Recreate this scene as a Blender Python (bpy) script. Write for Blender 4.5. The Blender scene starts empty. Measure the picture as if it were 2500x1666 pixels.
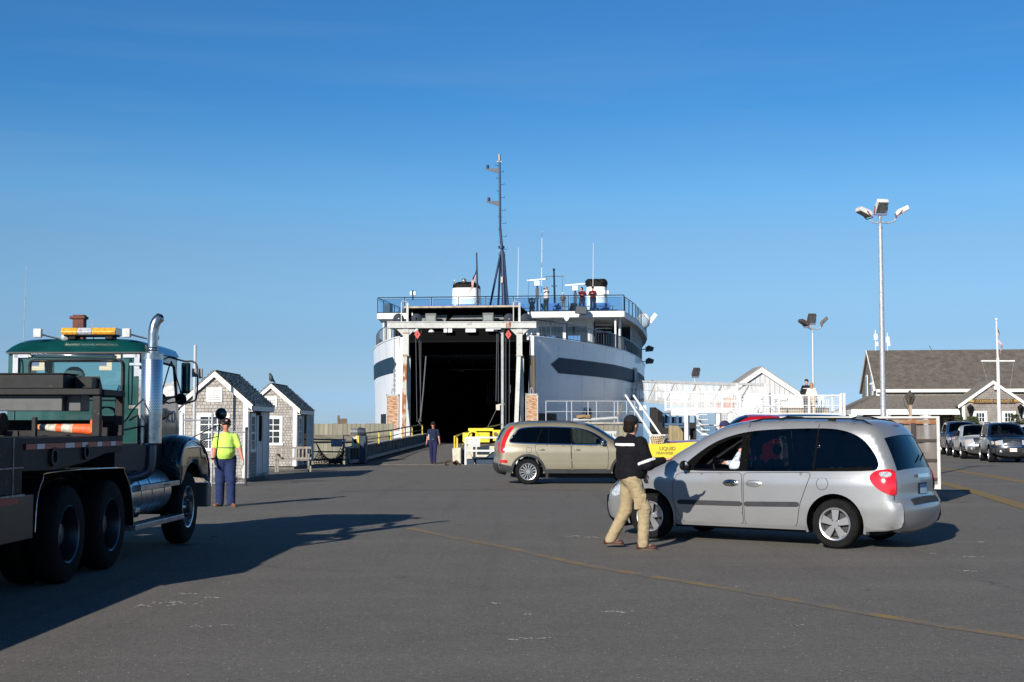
import bpy, math, random
import numpy as np
from mathutils import Vector, Matrix, noise
from mathutils.geometry import delaunay_2d_cdt
R = math.radians
rnd = random.Random(7)
SC = bpy.context.scene

# ------------------------------------------------------------------ camera, light, exposure
FPX = 3200.0; CAMH = 1.68; PITCH = math.atan((1040-833)/FPX)
cam_d = bpy.data.cameras.new("camera"); cam = bpy.data.objects.new("camera", cam_d)
SC.collection.objects.link(cam); SC.camera = cam
cam_d.sensor_width = 36.0; cam_d.lens = 36.0*FPX/2500.0
cam_d.clip_start = 0.1; cam_d.clip_end = 6000
cam.location = (0, 0, CAMH); cam.rotation_euler = (math.pi/2+PITCH, 0, 0)
SC.render.resolution_x = 1024; SC.render.resolution_y = 682
SUN_AZ = 27.0      # direction shadows fall, degrees from +Y toward +X
SUN_EL = 22.5
w = bpy.data.worlds.new("World"); SC.world = w; w.use_nodes = True
wn = w.node_tree.nodes; wl = w.node_tree.links
for n in list(wn): wn.remove(n)
wo = wn.new('ShaderNodeOutputWorld'); bg = wn.new('ShaderNodeBackground'); bg.inputs[1].default_value = 0.085
sky = wn.new('ShaderNodeTexSky'); sky.sky_type = 'NISHITA'; sky.sun_disc = False
sky.sun_elevation = R(SUN_EL); sky.sun_rotation = R(180+SUN_AZ)
sky.altitude = 0; sky.air_density = 1.0; sky.dust_density = 0.1; sky.ozone_density = 4.0
# faint high cirrus bands mixed over the clear sky
tc = wn.new('ShaderNodeTexCoord'); mp = wn.new('ShaderNodeMapping'); mp.inputs['Scale'].default_value = (1.2, 1.2, 16)
mp.inputs['Rotation'].default_value = (0, R(3), 0)
cn = wn.new('ShaderNodeTexNoise'); cn.inputs['Scale'].default_value = 2.2; cn.inputs['Detail'].default_value = 5
cr = wn.new('ShaderNodeMapRange'); cr.inputs[1].default_value = 0.50; cr.inputs[2].default_value = 0.85; cr.inputs[4].default_value = 0.08
mx = wn.new('ShaderNodeMixRGB'); mx.inputs[2].default_value = (4.6, 5.6, 6.6, 1)
hs = wn.new('ShaderNodeHueSaturation'); hs.inputs['Saturation'].default_value = 1.0; hs.inputs['Value'].default_value = 1.0
wl.new(tc.outputs['Generated'], mp.inputs['Vector']); wl.new(mp.outputs['Vector'], cn.inputs['Vector'])
wl.new(cn.outputs['Fac'], cr.inputs[0]); wl.new(cr.outputs[0], mx.inputs[0]); wl.new(sky.outputs[0], hs.inputs['Color'])

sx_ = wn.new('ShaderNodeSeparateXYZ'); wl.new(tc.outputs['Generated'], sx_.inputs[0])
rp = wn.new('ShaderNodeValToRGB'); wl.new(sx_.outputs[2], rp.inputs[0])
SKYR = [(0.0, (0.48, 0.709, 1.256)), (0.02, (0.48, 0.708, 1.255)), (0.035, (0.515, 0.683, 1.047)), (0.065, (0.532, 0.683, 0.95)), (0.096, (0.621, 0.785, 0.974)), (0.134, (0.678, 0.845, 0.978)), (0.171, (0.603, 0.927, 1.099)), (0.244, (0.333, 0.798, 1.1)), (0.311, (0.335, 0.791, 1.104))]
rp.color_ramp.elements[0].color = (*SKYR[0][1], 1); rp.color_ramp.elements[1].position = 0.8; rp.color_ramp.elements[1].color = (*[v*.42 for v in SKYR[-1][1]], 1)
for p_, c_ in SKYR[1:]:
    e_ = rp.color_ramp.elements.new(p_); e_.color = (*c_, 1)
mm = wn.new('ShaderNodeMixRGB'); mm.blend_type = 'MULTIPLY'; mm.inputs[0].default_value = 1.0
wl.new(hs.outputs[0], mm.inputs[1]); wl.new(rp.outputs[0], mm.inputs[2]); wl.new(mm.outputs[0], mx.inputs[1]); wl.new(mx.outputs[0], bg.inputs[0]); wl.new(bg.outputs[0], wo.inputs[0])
sl = bpy.data.lights.new("sun", 'SUN'); sl.energy = 5.0; sl.angle = R(0.55); sl.color = (1.0, 0.93, 0.83)
so = bpy.data.objects.new("sun", sl); SC.collection.objects.link(so); so.location = (-20, -40, 30)
so.rotation_euler = Vector((math.sin(R(SUN_AZ))*math.cos(R(SUN_EL)), math.cos(R(SUN_AZ))*math.cos(R(SUN_EL)), -math.sin(R(SUN_EL)))).to_track_quat('-Z', 'Y').to_euler()
SC.view_settings.view_transform = 'Standard'; SC.view_settings.look = 'None'
SC.view_settings.exposure = 0.25; SC.view_settings.gamma = 1.0
SC.render.engine = 'CYCLES'
SC.cycles.max_bounces = 6; SC.cycles.transparent_max_bounces = 16; SC.cycles.caustics_reflective = False; SC.cycles.caustics_refractive = False

def at(px, py, Y):                         # photo pixel (2500 wide) at distance Y -> world point
    u = (px-1250)/FPX; v = (833-py)/FPX
    yy = math.cos(PITCH)-v*math.sin(PITCH); zz = math.sin(PITCH)+v*math.cos(PITCH)
    t = Y/yy
    return Vector((u*t, Y, CAMH+zz*t))
def gnd(px, py, z=0.0):
    u = (px-1250)/FPX; v = (833-py)/FPX
    yy = math.cos(PITCH)-v*math.sin(PITCH); zz = math.sin(PITCH)+v*math.cos(PITCH)
    t = (z-CAMH)/zz
    return Vector((u*t, yy*t, z))

# ------------------------------------------------------------------ object helpers
def tag(o, label=None, cat=None, group=None, kind=None):
    if label: o['label'] = label
    if cat: o['category'] = cat
    if group: o['group'] = group
    if kind: o['kind'] = kind
    return o
def thing(name, label, cat, loc=(0, 0, 0), rz=0.0, group=None):
    o = bpy.data.objects.new(name, None); SC.collection.objects.link(o)
    o.empty_display_size = 0.1
    o.location = loc; o.rotation_euler = (0, 0, rz)
    return tag(o, label, cat, group)
def node(name, parent, loc=(0, 0, 0), rot=(0, 0, 0)):
    o = bpy.data.objects.new(name, None); SC.collection.objects.link(o); o.parent = parent
    o.location = loc; o.rotation_euler = rot; o.empty_display_size = 0.1
    return o
def copy_tree(o, parent=None):
    c = o.copy(); SC.collection.objects.link(c); c.parent = parent
    for ch in list(o.children): copy_tree(ch, c)
    return c

KEEP = {'inner_steelwork', 'front_bumper', 'lower_cladding', 'seat', 'halyard', 'horn', 'stair_light', 'headlight', 'car_deck', 'deck_rigging', 'mast_light', 'plate_seam', 'panel_seam', 'vent_slat', 'wire_mesh', 'tail_light', 'netting', 'sign_mark', 'gold_scroll', 'roof_gap', 'tailgate_gap', 'body_crease', 'eyes', 'window_trim', 'emblem', 'grille_bar', 'grille', 'air_horn', 'links', 'cylinder', 'mirror_arm', 'motor_fin', 'keys', 'body', 'branches', 'inner_steelwork', 'mesh_panel', 'window_seal', 'number_plate', 'glazing_bars', 'rim', 'tyre', 'wall', 'exhaust_pipe', 'garden', 'flag_sticker', 'rear_bumper', 'fascia', 'funnel_cap', 'brake_light'}
class MB:
    def __init__(s, M=None): s.v = []; s.f = []; s.mi = []; s.M = M; s.cur = 0
    def add(s, vs, fs):
        b = len(s.v)
        if s.M is not None: vs = [s.M @ Vector(p) for p in vs]
        s.v += [tuple(p) for p in vs]; s.f += [tuple(i+b for i in f) for f in fs]; s.mi += [s.cur]*len(fs)
        return s
    def box(s, x0, x1, y0, y1, z0, z1, M=None):
        vs = [Vector((x, y, z)) for x in (x0, x1) for y in (y0, y1) for z in (z0, z1)]
        if M is not None: vs = [M @ p for p in vs]
        return s.add(vs, [(0, 1, 3, 2), (4, 6, 7, 5), (0, 4, 5, 1), (2, 3, 7, 6), (0, 2, 6, 4), (1, 5, 7, 3)])
    def cyl(s, p, q, r0, r1=None, n=12, cap=True):
        p = Vector(p); q = Vector(q); r1 = r0 if r1 is None else r1
        d = (q-p); 
        if d.length < 1e-6: return s
        d.normalize(); a = Vector((0, 0, 1)) if abs(d.z) < .9 else Vector((1, 0, 0))
        u = d.cross(a).normalized(); w_ = d.cross(u)
        vs = []
        for c, r in ((p, r0), (q, r1)):
            for i in range(n):
                t = 2*math.pi*i/n; vs.append(c+(u*math.cos(t)+w_*math.sin(t))*r)
        fs = [(i, i+n, (i+1) % n+n, (i+1) % n) for i in range(n)]
        if cap: fs += [tuple(range(n)), tuple(range(2*n-1, n-1, -1))]
        return s.add(vs, fs)
    def bar(s, p, q, wd, ht):                 # rectangular bar between two points, ht along up
        p = Vector(p); q = Vector(q); d = (q-p).normalized()
        up = Vector((0, 0, 1)) if abs(d.z) < .95 else Vector((0, 1, 0))
        sd = d.cross(up).normalized(); up = sd.cross(d)
        vs = [c+sd*a*wd/2+up*b*ht/2 for c in (p, q) for a, b in ((-1, -1), (1, -1), (1, 1), (-1, 1))]
        return s.add(vs, [(0, 1, 5, 4), (1, 2, 6, 5), (2, 3, 7, 6), (3, 0, 4, 7), (3, 2, 1, 0), (4, 5, 6, 7)])
    def tube(s, pts, r, n=8, closed=False):
        pts = [Vector(p) for p in pts]; m = len(pts); vs = []; fs = []
        rr = r if isinstance(r, (list, tuple)) else [r]*m
        prev = None
        for i, p in enumerate(pts):
            a = pts[(i-1) % m] if (i or closed) else p; b = pts[(i+1) % m] if (i < m-1 or closed) else p
            d = (b-a).normalized()
            if prev is None:
                h = Vector((0, 0, 1)) if abs(d.z) < .9 else Vector((1, 0, 0)); u = d.cross(h).normalized()
            else: u = (prev-d*prev.dot(d)).normalized()
            prev = u; w_ = d.cross(u)
            for k in range(n):
                t = 2*math.pi*k/n; vs.append(p+(u*math.cos(t)+w_*math.sin(t))*rr[i])
        for i in range(m if closed else m-1):
            j = (i+1) % m
            for k in range(n): fs.append((i*n+k, i*n+(k+1) % n, j*n+(k+1) % n, j*n+k))
        if not closed: fs += [tuple(range(n-1, -1, -1)), tuple((m-1)*n+k for k in range(n))]
        return s.add(vs, fs)
    def prism(s, poly, f0, f1):               # poly of 2D points; f0/f1 map 2D->3D for the two faces
        n = len(poly)
        vs = [Vector(f0(*p)) for p in poly]+[Vector(f1(*p)) for p in poly]
        return s.add(vs, [tuple(range(n)), tuple(range(2*n-1, n-1, -1))]+[(i, i+n, (i+1) % n+n, (i+1) % n) for i in range(n)])
    def prx(s, poly, x0, x1): return s.prism(poly, lambda a, b: (x0, a, b), lambda a, b: (x1, a, b))   # poly in (y,z)
    def pry(s, poly, y0, y1): return s.prism(poly, lambda a, b: (a, y0, b), lambda a, b: (a, y1, b))   # poly in (x,z)
    def prz(s, poly, z0, z1): return s.prism(poly, lambda a, b: (a, b, z0), lambda a, b: (a, b, z1))   # poly in (x,y)
    def lathe(s, prof, c, ax='z', n=24):      # prof (r, h)
        vs = []; fs = []; c = Vector(c); m = len(prof)
        for i in range(n):
            t = 2*math.pi*i/n; co, si = math.cos(t), math.sin(t)
            for r, h in prof:
                p = {'z': (r*co, r*si, h), 'y': (r*co, h, r*si), 'x': (h, r*co, r*si)}[ax]
                vs.append(c+Vector(p))
        for i in range(n):
            j = (i+1) % n
            for k in range(m-1): fs.append((i*m+k, j*m+k, j*m+k+1, i*m+k+1))
        return s.add(vs, fs)
    def ell(s, c, r, n=12, m=8):
        c = Vector(c); vs = [c+Vector((0, 0, r[2]))]; fs = []
        for j in range(1, m):
            ph = math.pi*j/m
            for i in range(n):
                t = 2*math.pi*i/n; vs.append(c+Vector((r[0]*math.sin(ph)*math.cos(t), r[1]*math.sin(ph)*math.sin(t), r[2]*math.cos(ph))))
        vs.append(c-Vector((0, 0, r[2])))
        for i in range(n): fs.append((0, 1+i, 1+(i+1) % n))
        for j in range(m-2):
            for i in range(n): a = 1+j*n; fs.append((a+i, a+n+i, a+n+(i+1) % n, a+(i+1) % n))
        a = 1+(m-2)*n
        for i in range(n): fs.append((a+i, len(vs)-1, a+(i+1) % n))
        return s.add(vs, fs)
    def grid(s, f, nu, nv):
        vs = [f(i/nu, j/nv) for j in range(nv+1) for i in range(nu+1)]
        fs = [(j*(nu+1)+i, j*(nu+1)+i+1, (j+1)*(nu+1)+i+1, (j+1)*(nu+1)+i) for j in range(nv) for i in range(nu)]
        return s.add(vs, fs)
    def quad(s, a, b, c, d): return s.add([a, b, c, d], [(0, 1, 2, 3)])
    def pieces(s):
        par = list(range(len(s.v)))
        def fd(a):
            while par[a] != a: par[a] = par[par[a]]; a = par[a]
            return a
        for f in s.f:
            r0 = fd(f[0])
            for i in f[1:]: par[fd(i)] = r0
        bx = {}
        for f in s.f:
            for i in f:
                k = fd(i); p = s.v[i]
                if k not in bx: bx[k] = [list(p), list(p), {k}]
                b = bx[k]
                for q in range(3): b[0][q] = min(b[0][q], p[q]); b[1][q] = max(b[1][q], p[q])
        L = list(bx.values())
        if len(L) > 80: return []
        ch = True
        while ch:
            ch = False
            for i in range(len(L)):
                for j in range(i+1, len(L)):
                    a, b = L[i], L[j]
                    if all(a[0][k]-.03 <= b[1][k] and b[0][k]-.03 <= a[1][k] for k in range(3)):
                        L[i] = [[min(x, y) for x, y in zip(a[0], b[0])], [max(x, y) for x, y in zip(a[1], b[1])], a[2] | b[2]]; L.pop(j); ch = True; break
                if ch: break
        if not 2 <= len(L) <= 12: return []
        out = []
        for l in L:
            fi = [k for k, f in enumerate(s.f) if fd(f[0]) in l[2]]; mp_ = {}; m = MB()
            for k in fi:
                m.f.append(tuple(mp_.setdefault(i, len(mp_)) for i in s.f[k])); m.mi.append(s.mi[k])
            m.v = [s.v[i] for i in mp_]; out.append(m)
        return sorted(out, key=lambda m: -len(m.v))
    def build(s, name, mat, parent=None, *a, **k):
        if parent is not None and len(s.v) < 9000 and name not in KEEP:
            pc = s.pieces()
            if pc:
                r = [m.build1(name, mat, parent, *a, **k) for m in pc]; return r[0]
        return s.build1(name, mat, parent, *a, **k)
    def build1(s, name, mat, parent=None, smooth=None, bevel=0, label=None, merge=False, solid=0, loc=None, rot=None, normals=True):
        import bmesh
        me = bpy.data.meshes.new(name); me.from_pydata(s.v, [], s.f)
        mats = mat if isinstance(mat, (list, tuple)) else [mat]
        for m_ in mats: me.materials.append(m_)
        if len(mats) > 1:
            for p, k in zip(me.polygons, s.mi): p.material_index = k
        bm = bmesh.new(); bm.from_mesh(me)
        if merge: bmesh.ops.remove_doubles(bm, verts=bm.verts, dist=merge if merge is not True else 1e-4)
        if normals: bmesh.ops.recalc_face_normals(bm, faces=bm.faces)
        bm.to_mesh(me); bm.free()
        if smooth is not None:
            me.polygons.foreach_set('use_smooth', [True]*len(me.polygons))
            if smooth < 179: me.set_sharp_from_angle(angle=R(smooth))
        o = bpy.data.objects.new(name, me); SC.collection.objects.link(o)
        if parent: o.parent = parent
        if loc is not None: o.location = loc
        if rot is not None: o.rotation_euler = rot
        if solid:
            md = o.modifiers.new('s', 'SOLIDIFY'); md.thickness = solid; md.offset = 0
        if bevel:
            md = o.modifiers.new('b', 'BEVEL'); md.width = bevel; md.segments = 2; md.limit_method = 'ANGLE'; md.angle_limit = R(35)
            md.harden_normals = False
        if label: o['label'] = label
        return o

def chaikin(p, it=2, closed=True):
    for _ in range(it):
        q = []; n = len(p)
        rng = range(n) if closed else range(n-1)
        if not closed: q.append(p[0])
        for i in rng:
            a = p[i]; b = p[(i+1) % n]
            q += [tuple(.75*x+.25*y for x, y in zip(a, b)), tuple(.25*x+.75*y for x, y in zip(a, b))]
        if not closed: q.append(p[-1])
        p = q
    return p
def rpoly(p, r=.05, n=4):
    out = []; N = len(p)
    for i in range(N):
        a = Vector(p[i-1]); b = Vector(p[i]); c = Vector(p[(i+1) % N]); u = a-b; v = c-b
        ru = min(r, u.length*.45); rv = min(r, v.length*.45); P0 = b+u.normalized()*ru; P2 = b+v.normalized()*rv
        for k in range(n+1):
            t = k/n; q = P0*(1-t)**2+b*2*t*(1-t)+P2*t*t; out.append((q.x, q.y))
    return out
def resample(p, step, closed=False):
    if closed: p = list(p)+[p[0]]
    out = [p[0]]
    for a, b in zip(p, p[1:]):
        L = math.dist(a, b); n = max(1, int(round(L/step))) if L > step*1.2 else 1
        for k in range(1, n+1): out.append(tuple(x+(y-x)*k/n for x, y in zip(a, b)))
    res = [out[0]]
    for q in out[1:]:
        if math.dist(q, res[-1]) > step*.45: res.append(q)
    if math.dist(res[-1], out[-1]) > 1e-6:
        res[-1] = out[-1]
    if closed: res = res[:-1]
    return res
def catmull(p, n=8):
    p = [Vector(q) for q in p]; out = []
    for i in range(len(p)-1):
        a = p[i-1] if i else p[i]*2-p[i+1]; b = p[i]; c = p[i+1]; d = p[i+2] if i+2 < len(p) else c*2-b
        for k in range(n):
            t = k/n; out.append(0.5*((2*b)+(c-a)*t+(2*a-5*b+4*c-d)*t*t+(3*b-a-3*c+d)*t**3))
    out.append(p[-1]); return out
def interp(x, pts):
    if x <= pts[0][0]: return pts[0][1]
    for (a, u), (b, v) in zip(pts, pts[1:]):
        if x <= b: 
            t = (x-a)/(b-a); return u+(v-u)*t
    return pts[-1][1]

# ------------------------------------------------------------------ materials
MATS = {}
def pmat(name, col, rough=.6, metal=0.0, coat=0.0, spec=.5, var=0.0, vscale=6.0, col2=None, fac=(.45, .65), bump=0.0, bscale=30.0, stretch=None, col3=None, fac3=(.55, .7), scale3=2.0, trans=0.0):
    if name in MATS: return MATS[name]
    m = bpy.data.materials.new(name); m.use_nodes = True; nt = m.node_tree; N = nt.nodes; L = nt.links
    b = N['Principled BSDF']; b.inputs['Roughness'].default_value = rough; b.inputs['Metallic'].default_value = metal
    b.inputs['Coat Weight'].default_value = coat; b.inputs['Coat Roughness'].default_value = .06
    b.inputs['Specular IOR Level'].default_value = spec
    b.inputs['Base Color'].default_value = (*col, 1)
    t = N.new('ShaderNodeTexCoord'); mpn = N.new('ShaderNodeMapping'); L.new(t.outputs['Object'], mpn.inputs[0])
    if stretch: mpn.inputs['Scale'].default_value = stretch
    out = None
    if var or col2:
        nz = N.new('ShaderNodeTexNoise'); nz.inputs['Scale'].default_value = vscale; nz.inputs['Detail'].default_value = 6; nz.inputs['Roughness'].default_value = .65
        L.new(mpn.outputs[0], nz.inputs['Vector'])
        mr = N.new('ShaderNodeMapRange'); mr.inputs[1].default_value = fac[0]; mr.inputs[2].default_value = fac[1]; L.new(nz.outputs['Fac'], mr.inputs[0])
        mix = N.new('ShaderNodeMixRGB'); L.new(mr.outputs[0], mix.inputs[0])
        c2 = col2 if col2 else tuple(c*(1-var) for c in col)
        c1 = col if col2 else tuple(min(1, c*(1+var*.6)) for c in col)
        mix.inputs[1].default_value = (*c1, 1); mix.inputs[2].default_value = (*c2, 1); out = mix.outputs[0]
    if col3:
        nz = N.new('ShaderNodeTexNoise'); nz.inputs['Scale'].default_value = scale3; nz.inputs['Detail'].default_value = 8; nz.inputs['Roughness'].default_value = .7
        L.new(mpn.outputs[0], nz.inputs['Vector'])
        mr = N.new('ShaderNodeMapRange'); mr.inputs[1].default_value = fac3[0]; mr.inputs[2].default_value = fac3[1]; L.new(nz.outputs['Fac'], mr.inputs[0])
        mix = N.new('ShaderNodeMixRGB'); L.new(mr.outputs[0], mix.inputs[0])
        if out: L.new(out, mix.inputs[1])
        else: mix.inputs[1].default_value = (*col, 1)
        mix.inputs[2].default_value = (*col3, 1); out = mix.outputs[0]
    if out: L.new(out, b.inputs['Base Color'])
    if bump:
        nz = N.new('ShaderNodeTexNoise'); nz.inputs['Scale'].default_value = bscale; nz.inputs['Detail'].default_value = 4
        L.new(mpn.outputs[0], nz.inputs['Vector'])
        bp = N.new('ShaderNodeBump'); bp.inputs['Strength'].default_value = bump; bp.inputs['Distance'].default_value = .02
        L.new(nz.outputs['Fac'], bp.inputs['Height']); L.new(bp.outputs[0], b.inputs['Normal'])
    MATS[name] = m; return m
def glass(name, tint, refl=1.0, rough=.02):
    if name in MATS: return MATS[name]
    m = bpy.data.materials.new(name); m.use_nodes = True; N = m.node_tree.nodes; L = m.node_tree.links
    N.remove(N['Principled BSDF']); o = N['Material Output']
    tr = N.new('ShaderNodeBsdfTransparent'); tr.inputs[0].default_value = (*tint, 1)
    gl = N.new('ShaderNodeBsdfGlossy'); gl.inputs['Roughness'].default_value = rough; gl.inputs[0].default_value = (refl, refl, refl, 1)
    fr = N.new('ShaderNodeFresnel'); fr.inputs[0].default_value = 1.5
    mxs = N.new('ShaderNodeMixShader'); L.new(fr.outputs[0], mxs.inputs[0]); L.new(tr.outputs[0], mxs.inputs[1]); L.new(gl.outputs[0], mxs.inputs[2])
    L.new(mxs.outputs[0], o.inputs['Surface']); MATS[name] = m; return m
def brickmat(name, c1, c2, mortar, bw, rh, ms=.012, bump=.5, xz=True, vscale=3.0, var=.35, rough=.85):
    if name in MATS: return MATS[name]
    m = bpy.data.materials.new(name); m.use_nodes = True; N = m.node_tree.nodes; L = m.node_tree.links
    b = N['Principled BSDF']; b.inputs['Roughness'].default_value = rough; b.inputs['Specular IOR Level'].default_value = .25
    t = N.new('ShaderNodeTexCoord'); sp = N.new('ShaderNodeSeparateXYZ'); L.new(t.outputs['Object'], sp.inputs[0])
    ad = N.new('ShaderNodeMath'); L.new(sp.outputs[0], ad.inputs[0]); L.new(sp.outputs[1], ad.inputs[1])
    cb = N.new('ShaderNodeCombineXYZ')
    if xz == 'roof': L.new(sp.outputs[0], cb.inputs[0])
    elif xz == 'roofy': L.new(sp.outputs[1], cb.inputs[0])
    else: L.new(ad.outputs[0], cb.inputs[0])
    L.new(sp.outputs[2], cb.inputs[1])
    br = N.new('ShaderNodeTexBrick'); br.inputs['Scale'].default_value = 1; br.inputs['Brick Width'].default_value = bw; br.inputs['Row Height'].default_value = rh
    br.inputs['Mortar Size'].default_value = ms; br.inputs['Mortar Smooth'].default_value = .3; br.offset = .42; br.offset_frequency = 2; br.squash = .8; br.squash_frequency = 3
    br.inputs['Color1'].default_value = (*c1, 1); br.inputs['Color2'].default_value = (*c2, 1); br.inputs['Mortar'].default_value = (*mortar, 1)
    L.new(cb.outputs[0], br.inputs['Vector'])
    nz = N.new('ShaderNodeTexNoise'); nz.inputs['Scale'].default_value = vscale; nz.inputs['Detail'].default_value = 7; nz.inputs['Roughness'].default_value = .7
    L.new(t.outputs['Object'], nz.inputs['Vector'])
    mr = N.new('ShaderNodeMapRange'); mr.inputs[1].default_value = .3; mr.inputs[2].default_value = .7; mr.inputs[3].default_value = 1-var; mr.inputs[4].default_value = 1+var*.5
    L.new(nz.outputs['Fac'], mr.inputs[0])
    mu = N.new('ShaderNodeMixRGB'); mu.blend_type = 'MULTIPLY'; mu.inputs[0].default_value = 1
    L.new(br.outputs['Color'], mu.inputs[1]); L.new(mr.outputs[0], mu.inputs[2]); L.new(mu.outputs[0], b.inputs['Base Color'])
    bp = N.new('ShaderNodeBump'); bp.inputs['Strength'].default_value = bump; bp.inputs['Distance'].default_value = .02; bp.invert = True
    L.new(br.outputs['Fac'], bp.inputs['Height']); L.new(bp.outputs[0], b.inputs['Normal'])
    MATS[name] = m; return m

white_paint = pmat('white_paint', (.78, .78, .76), .5, var=.12, vscale=4)
trim_white = pmat('trim_white', (.82, .82, .80), .55, var=.1, vscale=8)
black_mat = pmat('black_rubber', (.018, .018, .018), .75, var=.3, vscale=20)
tyre_mat = pmat('tyre_rubber', (.009, .009, .0095), .85, var=.4, vscale=9, spec=.15)
dark_metal = pmat('dark_metal', (.03, .032, .036), .5, var=.4, vscale=8)
black_plastic = pmat('black_plastic', (.005, .005, .006), .6, spec=.2)
frame_black = pmat('frame_black', (.003, .003, .003), .7, spec=.05)
chrome = pmat('chrome', (.75, .75, .76), .12, 1.0)
alloy = pmat('alloy', (.55, .55, .56), .3, .8)
galv = pmat('galvanised_steel', (.42, .44, .46), .5, .35, var=.25, vscale=14)
navy_metal = pmat('navy_paint', (.012, .028, .07), .4, .0, coat=.2)
interior_mat = pmat('dark_interior', (.02, .02, .021), .8)
seat_mat = pmat('seat_fabric', (.05, .05, .055), .9, var=.2)
yellow_paint = pmat('yellow_paint', (.60, .45, .04), .5, var=.25, vscale=3, col3=(.35, .2, .05), fac3=(.62, .72), scale3=3)
glass_clear = glass('clear_glass', (.80, .88, .86))
glass_tint = glass('privacy_glass', (.035, .04, .045), .9)
glass_mid = glass('tinted_glass', (.30, .36, .36), .95)
red_lens = pmat('red_lens', (.55, .012, .02), .12, coat=1.0, var=.3, vscale=14)
clear_lens = pmat('clear_lens', (.62, .64, .66), .08, .4, coat=1.0, var=.4, vscale=30)
amber_lens = pmat('amber_lens', (.85, .33, .04), .15, coat=1.0)
# ------------------------------------------------------------------ organic figures: smooth union of tapered capsules, meshed by surface nets
def sdf_eval(prims, res, k, pad=.03, clip=None):
    lo = np.array([1e9]*3); hi = -lo
    for p in prims:
        if p[0] == 'c': a, b, ra, rb = p[1:5]; m = max(ra, rb); lo = np.minimum(lo, np.minimum(a, b)-m); hi = np.maximum(hi, np.maximum(a, b)+m)
        else: c, r = p[1:3]; m = max(r); lo = np.minimum(lo, np.array(c)-m); hi = np.maximum(hi, np.array(c)+m)
    lo -= pad+k*.5; hi += pad+k*.5
    n = np.ceil((hi-lo)/res).astype(int)+1
    ax = [lo[i]+res*np.arange(n[i]) for i in range(3)]
    D = np.full(tuple(n), 10.0, dtype=np.float32)
    for p in prims:
        kk = k; neg = False
        if p[0] == 'c': a, b, ra, rb = p[1:5]; a = np.array(a, float); b = np.array(b, float); l = np.minimum(a, b)-max(ra, rb); h = np.maximum(a, b)+max(ra, rb)
        else: c, r = p[1:3]; c = np.array(c, float); r = np.array(r, float); l = c-max(r); h = c+max(r)
        if len(p) > 5 and p[0] == 'c': kk = p[5]
        if len(p) > 3 and p[0] == 'e': kk = p[3]
        i0 = np.maximum(((l-kk-3*res-lo)/res).astype(int), 0); i1 = np.minimum(((h+kk+3*res-lo)/res).astype(int)+2, n)
        sl_ = tuple(slice(i0[i], i1[i]) for i in range(3))
        X = ax[0][sl_[0]][:, None, None]; Y = ax[1][sl_[1]][None, :, None]; Z = ax[2][sl_[2]][None, None, :]
        if p[0] == 'c':
            ba = b-a; L2 = max(float(ba @ ba), 1e-9)
            t = np.clip(((X-a[0])*ba[0]+(Y-a[1])*ba[1]+(Z-a[2])*ba[2])/L2, 0, 1)
            d = np.sqrt((X-a[0]-t*ba[0])**2+(Y-a[1]-t*ba[1])**2+(Z-a[2]-t*ba[2])**2)-(ra+(rb-ra)*t)
        else:
            q = np.sqrt(((X-c[0])/r[0])**2+((Y-c[1])/r[1])**2+((Z-c[2])/r[2])**2)
            d = (q-1)*min(r)
            q2 = np.sqrt(((X-c[0])/r[0]**2)**2+((Y-c[1])/r[1]**2)**2+((Z-c[2])/r[2]**2)**2)+1e-9
            d = q*(q-1)/q2
        S = D[sl_]; hh = np.maximum(kk-np.abs(S-d), 0)/kk
        D[sl_] = np.minimum(S, d)-hh*hh*kk*.25
    if clip is not None:
        X, Y, Z = np.meshgrid(ax[0], ax[1], ax[2], indexing='ij'); D = clip(D, X, Y, Z)
    return D, lo
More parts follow.
